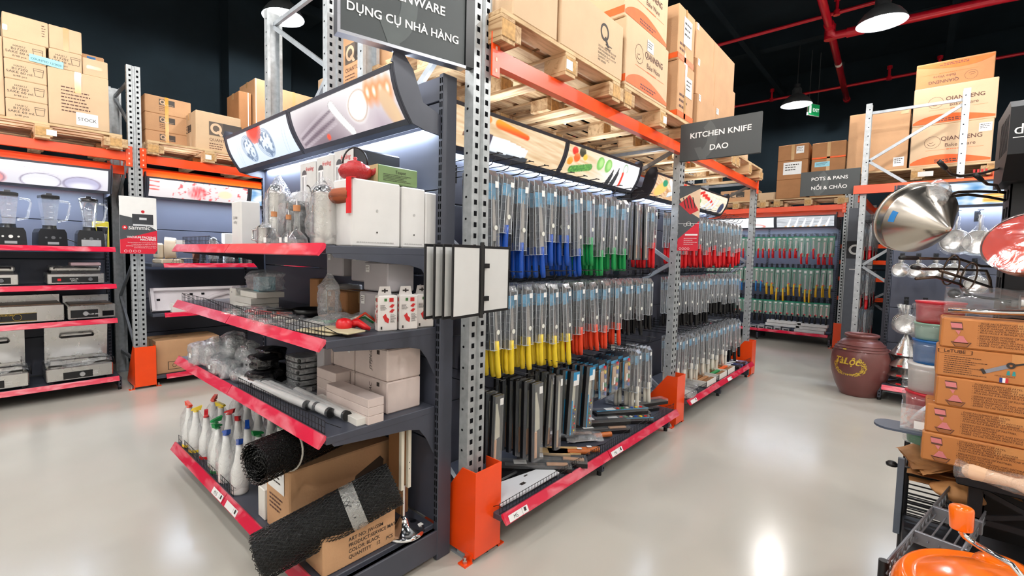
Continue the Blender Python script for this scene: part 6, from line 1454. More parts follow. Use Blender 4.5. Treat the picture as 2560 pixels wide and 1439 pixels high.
mb(WPAP).prism([(-.235, -.07), (.262, -.079), (.280, .024), (-.09, .092), (-.23, .09)], .012, .022, 'Z').build('paper_wrap', t); mb(BLACKP).bbox(-.06, .09, .008, .10, .125, .03, .008).build('handle', t); b = mb(INK); b.box(-.01, -.02, .0222, .03, .0, .0226).box(.08, .03, .0222, .11, .04, .0226); b.build('printing', t)
t = T('wrapped_cleaver', 'second cleaver tucked under the white-wrapped one on the base shelf', 'knife', (1.99, 1.58, Z5-.0), radians(-75)); mb(BLACKP).bbox(-.09, -.22, 0, .10, .14, .010, .002).build('sleeve', t); mb(BLACKP).bbox(.0, .14, .0, .035, .27, .022, .008).build('handle', t)
flatpack('long boxed knife with pale handle lying second from the near end', 2.18, 1.56, .09, .42, .045, .75, 'wood'); flatpack('boxed knife with white label beside the brown-wrapped cleavers', 2.32, 1.54, .09, .42, .045, .65, 'wood')
for k, (x, y, a) in enumerate(((2.50, 1.53, .75), (2.57, 1.50, .80))):
    t = T('wood_handle_cleaver', 'cleaver with round brown handle in brown paper, %s one' % ('nearer', 'farther')[k], 'knife', (x, y, Z5+.008), a)
    mb(M('brown_paper', (214, 176, 120), .8, bump=.4, bscale=60)).prism([(-.05, .0), (.05, .0), (.06, .20), (-.05, .20)], 0, .012, 'Z').build('paper_wrap', t); mb(M('orange_wood', (196, 106, 48), .4)).cyl((0, -.13, .016), (0, .01, .014), .018, .015, 16).build('handle', t); mb(WHITE).box(-.012, -.08, .034, .012, -.05, .0355).build('price_label', t)
t = T('wood_handle_cleaver', 'cleaver with brown handle in a clear bag, right of the paper-wrapped pair', 'knife', (2.85, 1.55, Z5+.008), 1.0); mb(M('orange_wood', (196, 106, 48), .4)).cyl((0, -.13, .016), (0, .01, .014), .018, .015, 16).build('handle', t); mb(BLADE).bbox(-.05, .0, 0, .05, .2, .004, .001).build('blade', t)
crumple(lambda u, v: ((-.07+.14*u, -.04+.27*v, .01+.03*sin(pi*u)), (0, 0, 1)), 16, 16, .015, 25, 3, BAG).build('plastic_wrap', t)
for k, (x, y, a, kd, z) in enumerate(((2.70, 1.70, .9, 'wood', 0), (2.98, 1.58, .95, 'wood', 0), (3.10, 1.66, 1.0, 'wood', 0), (3.02, 1.60, .95, 'plain', .046), (3.30, 1.55, .9, 'dots', 0), (3.42, 1.62, .9, 'plain', .0), (3.34, 1.60, 1.0, 'dots', .046), (3.60, 1.60, 1.15, 'plain', 0), (3.68, 1.56, 1.15, 'plain', .046))):
    flatpack('black boxed knife lying on the base shelf, %s of the far group%s' % (ORD[k], ', on top' if z else ''), x, y, .08, .44, (.044, z), a, kd)
t = T('bagged_goods', 'silver packet beside the post guard at the far end of the near base shelf', 'packet', (3.72, 1.82, Z5)); bag_shape(.10, .08, .05, 7, .02).build('plastic_wrap', t); mb(GREYP).bbox(-.06, -.05, 0, .06, .05, .03).build('contents', t)
for k, (x, y, n) in enumerate(((4.38, 1.50, 0), (4.62, 1.56, 1))):
    t = T('bagged_goods', ('crumpled white-bagged goods at the near end of the far base shelf', 'black and clear bagged goods behind the white-bagged goods, far base shelf')[k], 'plastic bag', (x, y, Z5)); bag_shape(.12, .10, .06, 17+k, .025).build('plastic_wrap', t); mb((OFFW, BLACKP)[k]).bbox(-.08, -.06, 0, .08, .06, .035, .004).build('contents', t)
for k, x in enumerate((4.95, 5.35, 5.62)):
    t = T('display_tray', 'white open tray of %s items, %s tray on the far base shelf' % (('brown', 'green', 'green and orange')[k], ORD[k]), 'tray', (x, 1.60, Z5), 0)
    b = mb(OFFW).box(-.15, -.18, 0, .15, .18, .004).box(-.15, -.18, 0, .15, -.176, .06).box(-.15, .176, 0, .15, .18, .06).box(-.15, -.18, 0, -.146, .18, .06).box(.146, -.18, 0, .15, .18, .06); b.build('tray_body', t)
    for q in range(6):
        mb([KRAFTD, HC['green'], (HC['green'], OINK)[q % 2]][k] if q % 2 else M('brown_sleeve', (140, 92, 50), .6)).bbox(-.14, -.165+.055*q, .012, .14, -.125+.055*q, .052, .004).build('sleeve', t)
for k in range(4):
    t = T('lying_packet', 'dark packet at the far end of the far base shelf, %s' % ORD[k], 'packet', (5.95+.10*k, 1.56, Z5), .1*k); mb((BLACKP, M('pk_blue', (50, 60, 110), .4), BLACKP, M('pk_mauve', (120, 110, 140), .4))[k]).bbox(-.045, -.15, 0, .045, .13, .03, .003).build('packet_body', t); mb(WHITE).box(-.03, -.05, .03, .03, .02, .031).build('price_label', t)
# far wall base shelf
for k in range(11):
    y = 2.95-.13*k; t = T('silver_packet', 'silver flat packet on the far wall base shelf, %s from the left' % ORD[k], 'packet', (9.90, y, .207)); mb(M('silver_print', (170, 172, 176), .35, .3, .25, 60)).bbox(-.03, -.06, 0, .2, .05, .045+.02*(k % 2), .003).build('packet_body', t); mb(BLACKP).box(-.031, -.045, .008, -.03, .02, .03).build('label', t)
for k in range(5):
    t = T('flat_white_box', 'long flat white box, %s in the piles on the far wall base shelf' % ORD[k], 'box', (9.90, (1.72, 1.70, 1.30, 1.28, 1.26)[k], (.275, .33, .207, .262, .317)[k])); mb(M('flat_box_white', (206, 206, 206), .5, var=.08, scale=20)).bbox(0, -.28 if k < 2 else -.22, 0, .16, .25 if k < 2 else .22, .05, .003).build('box_body', t)
# ------------------------------------------------------------------ earthenware urn
URN = M('brown_glazed_clay', (112, 62, 58), .38, var=.12, scale=5, bump=.15, bscale=30, coat=.25)
t = T('clay_urn', 'big brown clay urn with gold lettering standing on the floor in the aisle', 'urn', (6.60, .385, 0)); 
mb(URN).lathe([(0, 0), (.155, 0), (.165, .01), (.215, .12), (.252, .25), (.262, .36), (.252, .45), (.222, .53), (.216, .535), (.185, .585), (.165, .605), (.138, .615), (.135, .64), (.152, .648), (.155, .662), (.148, .675), (.130, .675), (.125, .66), (.125, .62), (.20, .53), (.22, .4), (.13, .03), (0, .03)], 44).build('urn_body', t)
b = mb(URN)
for z, r in ((.505, .2375), (.53, .2255), (.56, .209)): b.tube([(r*cos(a), r*sin(a), z) for a in [2*pi*i/48 for i in range(48)]], .004, 5, closed=True)
b.build('rope_band', t)
for a in (radians(-75),): mb(URN).tube([(.255*cos(a), .255*sin(a), .33), (.30*cos(a), .30*sin(a), .36), (.305*cos(a), .305*sin(a), .44), (.235*cos(a), .235*sin(a), .52)], [.016, .018, .018, .014], 8).build('side_lug', t)
GOLD = M('gold_leaf_paint', (222, 190, 70), .35, .35, .2, 40)
b = mb(GOLD)
def urn_r(z):
    pr = [(.165, .01), (.215, .12), (.252, .25), (.262, .36), (.252, .45), (.222, .53)]
    for (r0, z0), (r1, z1) in zip(pr, pr[1:]):
        if z0 <= z <= z1: return r0+(r1-r0)*(z-z0)/(z1-z0)
    return .25
def on_urn(A0, dx, z, off=.0022): r = urn_r(z)+off; a = A0+dx/.25; return Vector((r*cos(a), r*sin(a), z))
A0 = atan2(-.385, -6.6)-.42
tmp = MB(); 
for s, x, z, sz in (('Tài', -.075, .36, .10), ('Lộc', .035, .36, .10)):
    me = text_data(s, .02); 
    b.put([on_urn(A0, -(-(x+p.co.x*sz*.9+p.co.y*sz*.2)), z+p.co.y*sz) for p in me.vertices], [tuple(q.vertices) for q in me.polygons])
b.build('gold_lettering', t)
b = mb(GOLD); R = random.Random(8)
for k in range(420):
    a = R.uniform(pi*.82, pi*2.30); rr = R.uniform(.80, 1.12); x = .135*rr*cos(a)+.01; z = .34+.105*rr*sin(a)
    if not (.24 < z < .47): continue
    s = R.uniform(.002, .0055); q = R.uniform(0, pi)
    b.put([on_urn(A0, x+s*cos(q+j*pi/2)*(1.6 if j % 2 else .7), z+s*sin(q+j*pi/2)*(1.6 if j % 2 else .7)) for j in range(4)], [(0, 1, 2, 3)])
for (x, z, s) in ((-.055, .515, .02),): b.put([on_urn(A0, x+s*cos(j*pi/3)*1.3, z+s*.5*sin(j*pi/3)) for j in range(6)], [(0, 1, 2, 3, 4, 5)])
b.build('gold_floral_garland', t)
# ------------------------------------------------------------------ right end display goods
def th(y, z, lab): 
    o = place(proto(('hook', .36), lambda: hook_proto(.33)), (6.95, y, z), (0, 0, -pi/2), lab, 'hooks on the right end display'); return o
def sieve(lab, x, y, ztop, r, hl, seed, flat=False, a=0):
    t = T('bagged_ladle', lab, 'ladle', (x, y, ztop)); zc = -hl-r
    mb(STEEL).tube([(0, 0, -.005), (0, 0, -hl*.5), (-.004, 0, -hl)], [.006, .008, .010], 8).box(-.002, -.012, -.04, .002, .012, .0).build('handle', t)
    Ry = Matrix.Rotation(-pi/2+.12, 3, 'Y')
    mb(STEEL).lathe([(r, 0), (r*.96, -.012), (r*.8, -r*.32), (r*.45, -r*.48), (0, -r*.52)] if not flat else [(r, 0), (r*.98, -.012), (r*.9, -.02), (0, -.022)], 28, c=(-.01, 0, zc), R=Ry).build('bowl', t)
    mb(CHROME).tube([tuple(Vector((-.01, 0, zc))+Ry @ Vector((r*cos(q), r*sin(q), 0))) for q in [2*pi*i/28 for i in range(28)]], .004, 6, closed=True).build('rim', t)
    def fn(u, v):
        w = .022+(r*1.12-.022)*min(1, max(0, (v-.25)/.35))**1.2 if v < .75 else r*1.12*sqrt(max(0, 1-((v-.75)/.27)**2))
        q = 2*pi*u; return (-.01+.05*(w/(r*1.1))*cos(q)-.01, w*sin(q), -(hl+2*r)*1.05*v), (cos(q), sin(q), 0)
    crumple(fn, 22, 22, .010, 26, seed, BAG2).build('plastic_wrap', t)
    t.rotation_euler = (a, 0, 0); return t
for k, (y, z) in enumerate(((-.28, 1.98), (-.43, 1.98), (.11, 1.55), (-.02, 1.55), (-.155, 1.55), (-.285, 1.55), (-.44, 1.50), (.05, 1.07), (-.10, 1.07))): th(y, z, 'black peg hook on the right end display, %s' % ORD[k])
sieve('large bagged skimmer behind the hanging strainer, top row of the right display', 6.62, -.275, 1.93, .115, .13, 1)
sieve('large bagged steel ladle bowl nearest the black stand, top row of the right display', 6.62, -.435, 1.94, .115, .15, 2, True)
for k, (y, r) in enumerate(((.11, .07), (-.02, .075), (-.155, .07), (-.285, .075))): sieve('small bagged ladle in the middle row of the right display, %s from the left' % ORD[k], 6.62, y, 1.52, r, .06, 5+k, k % 2 == 0)
sieve('bagged round skimmer hanging lower right, middle row of the right display', 6.62, -.44, 1.45, .085, .10, 11)
for k, (y, a) in enumerate(((.115, .22), (.085, .12), (.05, .0))): sieve('bagged sieve in the bottom-row fan of three, right display, %s' % ('outer', 'middle', 'inner')[k], 6.60-.05*k, y-.02, 1.03, .095, .10, 15+k, True, -a)
sieve('bagged sieve beside the red and blue tubs, bottom row of the right display', 6.62, -.10, 1.03, .10, .10, 19, True); sieve('second bagged sieve tucked behind the one beside the tubs, right display', 6.68, -.13, 1.03, .10, .10, 20, True)
def cone(lab, x, y, z, r, h, seed=0, wrap=False):
    t = T('steel_cone', lab, 'cone strainer', (x, y, z)); mb(STEEL).lathe([(r*1.03, 0), (r, .006), (r*.55, h*.42), (.02, h*.92), (.012, h), (0, h)], 32).build('cone_body', t); mb(BLACKP).cyl((0, 0, h), (0, 0, h+.02), .014, .012, 12).build('tip', t)
    mb(WHITE).box(-r*.55-.003, -.03, h*.30, -r*.55, .02, h*.45).build('price_label', t) if False else None
    mb(REDP).box(-r-.002, .02, .01, -r*.85, .06, .022).build('red_tag', t)
    return t
for k, (x, y, z, r, h) in enumerate(((6.56, .02, .195, .13, .09), (6.56, .02, .285, .145, .11), (6.56, .02, .385, .13, .19), (6.60, .03, .50, .12, .22), (6.66, -.16, .195, .12, .2), (6.70, -.19, .36, .12, .2))):
    cone('steel cone strainer with %s' % ('red tag, bottom of the front stack', 'red tag, second in the front stack', 'tall body, third in the front stack', 'black tip, topmost of the front stack', 'wide rim, lower of the rear pair', 'black tip, upper of the rear pair')[k], x, y, z, r, h)
t = T('paper_cover', 'dark packet leaning behind the cones on the right display base', 'packet', (6.80, .10, .195)); mb(GREYP).bbox(0, -.05, 0, .03, .05, .3).build('packet_body', t)
# ------------------------------------------------------------------ black merchandising stand in the right foreground
BST = M('black_stand_metal', (20, 21, 25), .45, .2)
t = T('merchandising_stand', 'tall black perforated display stand with a white-lettered header at the right edge', 'display stand', (2.93, -.27, 0)); H1 = 1.80
b = mb(BST)
def holed(b, x0, x1, y, z0, z1, nz, ny=0): pass
# narrow side made of rungs and stiles so that it is really pierced
W2 = .20; zs = [0]; z = 0
b.box(0, -.006, 0, .03, 0, H1).box(W2-.03, -.006, 0, W2, 0, H1); z = .05; k = 0
while z < H1-.02: b.box(.03, -.006, z, W2-.03, 0, z+(.03 if k % 4 else .09)); z += .075; k += 1
b.box(W2*.5-.008, -.006, 0, W2*.5+.008, 0, H1)
b.build('side_panel', t)
b = mb(BST); yb = -.75
b.box(0, -.05, 0, .006, 0, H1).box(0, yb, 0, .006, yb+.05, H1); z = .1
cells = [(.62, .86), (1.12, 1.30), (1.44, 1.66)]; zc = 0
for z0, z1 in cells: b.box(0, yb+.05, zc, .006, -.05, z0); zc = z1
b.box(0, yb+.05, zc, .006, -.05, H1)
for z0, z1 in cells:
    y = -.05
    while y > yb+.06:
        y1 = max(y-.14, yb+.05)
        for (ya, za, yc, zc_) in ((y, z0, y1, z1), (y, z1, y1, z0)):
            dy, dz = yc-ya, zc_-za; L = sqrt(dy*dy+dz*dz); ny, nz = -dz/L*.009, dy/L*.009
            b.prism([(ya-ny, za-nz), (yc-ny, zc_-nz), (yc+ny, zc_+nz), (ya+ny, za+nz)], 0, .006, 'X')
        b.box(0, y1-.006, z0, .006, y1+.006, z1); y = y1
b.build('front_panel', t)
mb(BST).box(W2-.006, yb, 0, W2, 0, H1).box(0, yb, 0, W2, yb+.006, H1).box(0, yb, H1-.006, W2, 0, H1).build('back_panel', t)
b = mb(BST).prism([(-.20, 1.88), (-.20, 2.06), (-.16, 2.09), (.20, 2.09), (.20, 1.79), (-.10, 1.79)], yb, .035, 'Y'); b.build('header_box', t)
b = mb(HOLE)
for k in range(7): b.box(-.17+.035*k, .035, 1.90, -.155+.035*k, .0355, 2.04)
b.build('vent_slots', t)
b = mb(WHITE); O = Vector((-.2015, .024, 1.955)); letter(b, 'de Buyer', O, (0, -1, 0), (0, 0, 1), .056, align='LEFT'); rect(b, O, (0, -1, 0), (0, 0, 1), 0, -.014, .24, -.011); letter(b, 'DEPUIS 1830', O+Vector((0, -.03, -.036)), (0, -1, 0), (0, 0, 1), .020, align='LEFT', space=1.3); b.build('header_lettering', t)
mb(BST).bbox(-.02, yb-.02, 0, W2+.02, .02, .03, .004).build('foot', t)
ARM = M('dark_bronze_rod', (88, 72, 62), .25, .8); ARMB = M('black_rubber_tip', (16, 16, 18), .5)
def arm(lab, pts, tips=True, r=.0055):
    q = [at(*p) for p in pts]; a = T('utensil_hook', lab, 'hook arm', tuple(q[-1])); q = [p-a.location for p in q]
    mb(ARM).tube(q, r, 8).build('rod', a)
    if tips: mb(ARMB).tube([q[0]+(q[0]-q[1])*.12, q[0], q[0]*.55+q[1]*.45], r*1.5, 8).build('rubber_tip', a)
arm('upper arm with raised black tip pointing left from the black stand', [(2352, 408, 1.72), (2378, 435, 1.76), (2400, 440, 1.78), (2455, 433, 1.9), (2512, 416, 2.0)])
arm('black-tipped arm below the uppermost, ending at the stand edge', [(2442, 440, 1.80), (2468, 460, 1.85), (2490, 462, 1.9), (2500, 480, 1.95), (2512, 482, 2.0)])
arm('arm carrying the big conical strainer', [(2353, 500, 1.74), (2368, 488, 1.76), (2395, 480, 1.78), (2440, 478, 1.9), (2512, 480, 2.0)])
arm('lower twin of the arm that carries the conical strainer', [(2360, 505, 1.76), (2380, 490, 1.78), (2420, 486, 1.85), (2470, 492, 1.92), (2512, 500, 2.0)])
arm('long straight black arm across the middle sieves', [(2285, 668, 1.70), (2310, 672, 1.72), (2380, 672, 1.8), (2465, 676, 1.95), (2475, 700, 1.97), (2478, 730, 2.0)])
arm('thin black arm just above the long straight arm', [(2260, 644, 1.74), (2330, 646, 1.78), (2400, 648, 1.84), (2450, 664, 1.92), (2512, 668, 2.0)])
arm('lower pale rod with curled end under the middle sieves', [(2290, 696, 1.7), (2340, 692, 1.74), (2400, 710, 1.82), (2425, 738, 1.86)], tips=False)
arm('lower slanting rod ending beside the stand', [(2350, 676, 1.74), (2400, 692, 1.8), (2478, 718, 1.95)], tips=False)
for k, (x, y, d) in enumerate(((2377, 675, 1.80), (2422, 692, 1.85))):
    c = at(x, y, d); a = T('wire_ring', 'pale wire ring looped round the lower rods, %s of two' % ('left', 'right')[k], 'ring', tuple(c)); Rm = Matrix.Rotation(radians(-50), 3, 'Z') @ Matrix.Rotation(radians(12), 3, 'X')
    mb(ARM).tube([tuple(Rm @ Vector((.028*cos(q), 0, .058*sin(q)))) for q in [2*pi*i/30 for i in range(30)]], .003, 6, closed=True).build('ring_wire', a)
# big conical strainer
c = at(2296, 548, 1.83); ap = at(2371, 573, 1.70); ax = (ap-c).normalized()
t = T('conical_strainer', 'big brushed conical strainer with a small blue sticker hanging from the black stand', 'strainer', tuple(c)); t.rotation_mode = 'QUATERNION'; t.rotation_quaternion = Vector((0, 0, 1)).rotation_difference(ax)
Rr = .134; Hh = (ap-c).length
CONE = brushed('brushed_cone_steel', (196, 188, 178), .22, (30, 30, 1))
mb(CONE).lathe([(Rr, -.035), (Rr, 0), (Rr*.985, .008), (.012, Hh), (.006, Hh+.006), (0, Hh+.006)], 64).build('cone_body', t)
mb(STEEL).lathe([(Rr, -.035), (Rr+.006, -.038), (Rr+.006, -.030), (Rr+.001, -.026), (Rr-.004, -.034), (Rr-.005, 0), (0, Hh*.9)], 64).build('rolled_rim', t)
b = mb(M('blue_sticker', (30, 80, 160), .5)); inv = t.rotation_quaternion.to_matrix().inverted(); sp = at(2263, 558, 1.70)-c; sp = inv @ sp; a0 = atan2(sp.y, sp.x)
def on_cone(a, s, off=.0015): r = Rr*(1-s)+.012*s; return Vector(((r+off)*cos(a), (r+off)*sin(a), Hh*s+.004))
b.sheet(lambda u, v: on_cone(a0-.18+.36*v, .10+.10*u), 3, 8); b.build('sticker', t, label='small blue sticker')
h = mb(STEEL); h.tube([inv @ (at(2322, 500, 1.86)-c), inv @ (at(2325, 478, 1.86)-c), inv @ (at(2330, 470, 1.85)-c), inv @ (at(2352, 470, 1.82)-c), inv @ (at(2358, 485, 1.80)-c), inv @ (at(2352, 520, 1.79)-c)], .006, 8); h.build('handle', t)
t2 = bag_shape(.05, .03, .11, 33, .015, neck=1).build('plastic_wrap', t); t2.rotation_mode = 'QUATERNION'; t2.rotation_quaternion = t.rotation_quaternion.inverted(); t2.location = inv @ (at(2340, 520, 1.78)-c)
# copper bowl
c = at(2572, 604, 1.62); ax = (Vector((0, 0, EYE))-c).normalized(); ax = (ax+Vector((.0, .35, .62))).normalized()
t = T('copper_bowl', 'orange-lined copper mixing bowl in clear film at the right edge', 'bowl', tuple(c)); t.rotation_mode = 'QUATERNION'; t.rotation_quaternion = Vector((0, 0, 1)).rotation_difference(ax)
COP = M('copper_metal', (190, 120, 96), .28, .85, .2, 30); r = .118
mb(M('copper_bowl_lining', (224, 70, 24), .18, .25, coat=.5)).lathe([(r*.98, 0), (r*.93, -.04), (r*.75, -.085), (r*.4, -.11), (0, -.115)], 40).build('bowl_lining', t)
mb(COP).lathe([(r, .002), (r*1.03, .0), (r*1.0, -.02), (r*.95, -.05), (r*.78, -.095), (r*.42, -.12), (0, -.125)], 40).build('bowl_shell', t)
crumple(lambda u, v: (((r*1.04)*v*cos(2*pi*u), (r*1.04)*v*sin(2*pi*u), .004), (0, 0, 1)), 36, 14, .002, 10, 9, BAG3).build('plastic_wrap', t)
# ------------------------------------------------------------------ stack of brown boxes on the black stand table
P1 = Vector((2.43, -.078, .709))
BROWN = M('brown_printed_carton', (186, 118, 62), .5, var=.06, scale=6); PINKP = M('print_pink', (206, 120, 122), .6)
def d_tube1(b, O, u, v, w, h):
    b.mat(INKB); poly(b, O, u, v, [(.022, h*.88), (.052, h*.88), (.056, h*.62), (.026, h*.62)]); b.mat(PINKP); poly(b, lift(O, u, v, .0006), u, v, [(.022, h*.84), (.051, h*.84), (.054, h*.68), (.026, h*.68)]); poly(b, O, u, v, [(.036, h*.60), (.050, h*.60), (.046, h*.45)])
    for k in range(4): r_ = (.020-.004*k); c_ = O+u*.052+v*(h*(.20+.055*k)); poly(b, lift(c_, u, v, .0006+.0002*k), u, v, [(-r_, -.002), (r_, -.002), (r_*.8, .006), (-r_*.8, .006)])
    b.mat(INKB); poly(b, O, u, v, [(.026, h*.22), (.080, h*.22), (.070, h*.06), (.038, h*.06)]); b.mat(M('print_basket', (150, 92, 50), .7)); poly(b, lift(O, u, v, .0006), u, v, [(.029, h*.205), (.077, h*.205), (.068, h*.07), (.040, h*.07)])
    b.mat(M('print_dark_brown', (70, 40, 24), .7))
    L1 = ('- DOSE FACILEMENT LES PÂTES,', 'LES CRÈMES ET LES MOUSSES', '- POUR GARNIR, REMPLIR ET DÉCORER', '- TRAVAIL RAPIDE, PRÉCIS ET SOIGNÉ', '- PLUS FACILE À REMPLIR QUE LA POCHE PÂTISSIÈRE'); L2 = ('- EFFORTLESS DOSING OF PASTRIES,', 'CREAMS AND MOUSSES', '- FOR GARNISHING, FILLING AND DECORATING', '- SIMPLE, FAST, ACCURATE AND DELICATE WORK', '- EASIER TO USE THAN AN PASTRY BAG')
    for k, s in enumerate(L1): letter(b, s, O+u*.092+v*h*(.86-.075*k), u, v, .0085, align='LEFT', slant=.15)
    for k, s in enumerate(L2): letter(b, s, O+u*.092+v*h*(.44-.075*k), u, v, .0085, align='LEFT', slant=.15)
    rect(b, O, u, v, .092, h*.50, .20, h*.504)
def d_tube2(b, O, u, v, w, h):
    b.mat(M('print_dark_brown', (70, 40, 24), .7)); letter(b, 'LeTUBE', O+u*.045+v*h*.84, u, v, .017, bold=.01)
    for k in range(20):
        a, c_ = 2*pi*k/20, 2*pi*(k+1)/20; q = lambda a_, s: (.042*max(-1, min(1, 1.25*cos(a_)))*s, .011*sin(a_)*s); poly(b, O+u*.046+v*h*.885, u, v, [q(a, 1), q(a, 1.06), q(c_, 1.06), q(c_, 1)])
    smallprint(b, O, u, v, .02, h*.70, .11, 9, h*.07, .0022, 5); letter(b, 'MADE IN FRANCE', O+u*.172+v*h*.23, u, v, .006)
    b.mat(M('print_grey_tool', (130, 130, 138), .5)); poly(b, O, u, v, [(.118, h*.36), (.128, h*.28), (.185, h*.55), (.178, h*.66)]); b.mat(INK); poly(b, lift(O, u, v, .0006), u, v, [(.112, h*.40), (.120, h*.24), (.128, h*.28), (.12, h*.43)]); ring(b, lift(O, u, v, .0008)+u*.184+v*h*.62, u, v, .004, .011); poly(b, O, u, v, [(.19, h*.66), (.26, h*.90), (.26, h*.84), (.19, h*.60)])
    b.mat(M('print_teal', (40, 140, 140), .5))
    for q_ in (.175, .188): poly(b, O, u, v, [(q_, h*.30), (q_+.009, h*.30), (q_+.007, h*.44), (q_+.002, h*.44)])
    for k, c_ in enumerate(((40, 60, 130), (240, 240, 240), (200, 40, 50))): b.mat(M('flag_%d' % k, c_, .5)); rect(b, lift(O, u, v, .0006), u, v, .160+.007*k, h*.04, .167+.007*k, h*.20)
for k in range(5):
    t = carton('brown piping-tube box, %s in the stack by the black stand' % ('bottom', 'second from bottom', 'middle', 'second from top', 'top')[k], (P1.x+(.0, .004, .0, .003, .0)[k], P1.y+(.022, .018, -.004, .0, -.006)[k], P1.z+.1095*k), .50, .16, .1085, BROWN, rz=-pi/2, tape=None, draw=d_tube2 if k == 3 else d_tube1, name='piping_tube_box', cat='box')
    mb(M('box_lid_flap', (200, 136, 78), .5)).box(.185, -.0012, .075, .29, -.0006, .107).build('lid_flap', t)
# tubs behind the boxes
TX, TY = 2.70, -.085; z = .60
TB = [('green', (24, 130, 90), .05), ('brown', (190, 150, 110), .06), ('red', (200, 30, 50), .11), ('white', (216, 214, 212), .12), ('blue', (24, 100, 170), .10), ('pale green', (150, 190, 170), .07), ('crimson', (196, 24, 44), .09)]
z = .70
for n_, c_, h_ in TB:
    t = T('plastic_tub', '%s tub in the filmed column behind the brown boxes' % n_, 'tub', (TX, TY, z)); r = .075 if n_ not in ('white', 'red') else .085
    mb(M('tub_'+n_.replace(' ', '_'), c_, .35)).lathe([(0, 0), (r*.93, 0), (r, h_*.9), (r*1.04, h_*.92), (r*1.04, h_-.002), (0, h_-.002)], 28).build('tub_body', t); bag_shape(r*1.12, r*1.12, h_*1.0, z*50, .006, BAG3).build('plastic_wrap', t); z += h_
# film-wrapped press on the boxes
t = T('citrus_press', 'chrome lever press with a black ball knob lying wrapped on the top box', 'press', (2.50, -.26, 1.262))
mb(CHROME).tube([(-.02, .16, .02), (-.03, .05, .022), (-.03, -.05, .03), (-.02, -.09, .045)], [.009, .010, .012, .009], 10).build('lever', t)
mb(STEEL).cyl((.03, -.02, .055), (.03, -.30, .06), .032, .040, 20).build('press_body', t); mb(BLACKP).cyl((.02, -.10, .055), (.02, -.22, .058), .046, n=20).build('black_collar', t)
b = mb(GREYP)
for k in range(10): a = 2*pi*k/10; b.box(.03+.04*cos(a)-.003, -.205, .055+.04*sin(a)-.003, .03+.04*cos(a)+.003, -.125, .055+.04*sin(a)+.003)
b.build('gear_teeth', t)
mb(BLACKP).tube([(.05, .12, .075), (.04, .0, .06)], .005, 6).lathe([(0, -.02), (.014, -.014), (.02, 0), (.014, .014), (0, .02)], 16, c=(.05, .145, .078)).build('ball_knob', t)
mb(WHITE).box(-.03, -.14, .10, .01, -.10, .102).build('price_label', t)
crumple(lambda u, v: ((.02+.06*cos(2*pi*u), .17-.50*v, .055+.05*sin(2*pi*u)), (cos(2*pi*u), 0, sin(2*pi*u))), 22, 26, .010, 18, 2, BAG3).build('plastic_wrap', t)
# ------------------------------------------------------------------ table, trolley and paper bags
t = T('black_table', 'black slatted stool-like table carrying the stack of brown boxes', 'table', (2.45, -.28, 0))
mb(BST).bbox(-.10, -.45, .672, .18, .13, .706, .004).build('table_top', t)
for x in (-.07, .12):
    for y in (.06, -.40): mb(BST).prism([(x, y), (x+.035, y), (x+.035, y+.035), (x, y+.035)], 0, .672, 'Z').build('leg', t)
b = mb(BST)
for y0, y1 in ((.06, -.17), (-.17, -.40)):
    for za, zb in ((.56, .66), (.66, .56)):
        dy, dz = y1-y0, zb-za; L = sqrt(dy*dy+dz*dz); ny, nz = -dz/L*.008, dy/L*.008; b.prism([(y0-ny, za-nz), (y1-ny, zb-nz), (y1+ny, zb+nz), (y0+ny, za+nz)], -.07, -.06, 'X')
b.box(-.07, -.40, .54, -.06, .08, .56); b.build('lattice_rail', t)
mb(BST).box(-.07, -.40, .16, .15, .09, .18).build('lower_shelf', t)
mb(BST).bbox(.02, -.40, .30, .05, .09, .34, .004).build('stretcher', t)
# plate with acrylic holder and spatulas
SL = M('slate_plastic', (66, 76, 92), .45)
t = T('acrylic_holder', 'clear acrylic holder of steel spatulas on a slate-coloured paddle', 'holder', tuple(at(2275, 1068, 1.86)))
b = mb(SL); b.prism([(-.13+.0*k, 0) for k in range(0)]+[(.0+.07*cos(a)-.0, .06+.05*sin(a)) for a in [pi*i/10 for i in range(11)]]+[(-.07, -.16), (.07, -.16)], -.008, 0, 'Z'); b.build('paddle', t)
mb(JAR).box(-.04, -.06, 0, .04, .03, .003).box(-.04, .027, 0, .04, .03, .10).box(-.04, -.06, 0, .04, -.057, .07).box(-.04, -.06, 0, -.037, .03, .085).box(.037, -.06, 0, .04, .03, .085).build('acrylic_box', t)
for k in range(6):
    o = mb(M('spatula_steel', (196, 196, 198), .3, .4)); o.sheet(lambda u, v: (.010*k-.03+.012*(u-.5), .01-.006*k+.012*(u-.5)-.06*v-.07*v*v+.004*k*v, .01+.17*v), 2, 12); o.build('spatula', t)
mb(WHITE).box(-.041, -.055, .01, -.040, -.01, .04).build('price_label', t)
# paper bags
PB2 = M('brown_paper_bag', (186, 132, 80), .7, var=.14, scale=9, bump=.6, bscale=18)
for k in range(6):
    c = Vector((2.64, -.165, .612+.013*k)); t = T('paper_bag_bundle', 'folded brown paper bag in the pile under the spatulas, %s from the bottom' % ORD[k], 'paper bag', tuple(c), RG.uniform(-.10, .10)+.06*k)
    crumple(lambda u, v: ((-.13+.28*v, -.16+.30*u, .012*sin(6*u+k)+.02*(1-u)*(k % 2)-.05*max(0, u-.6)), (0, 0, 1)), 18, 14, .010, 12, k, PB2).build('paper_sheet', t)
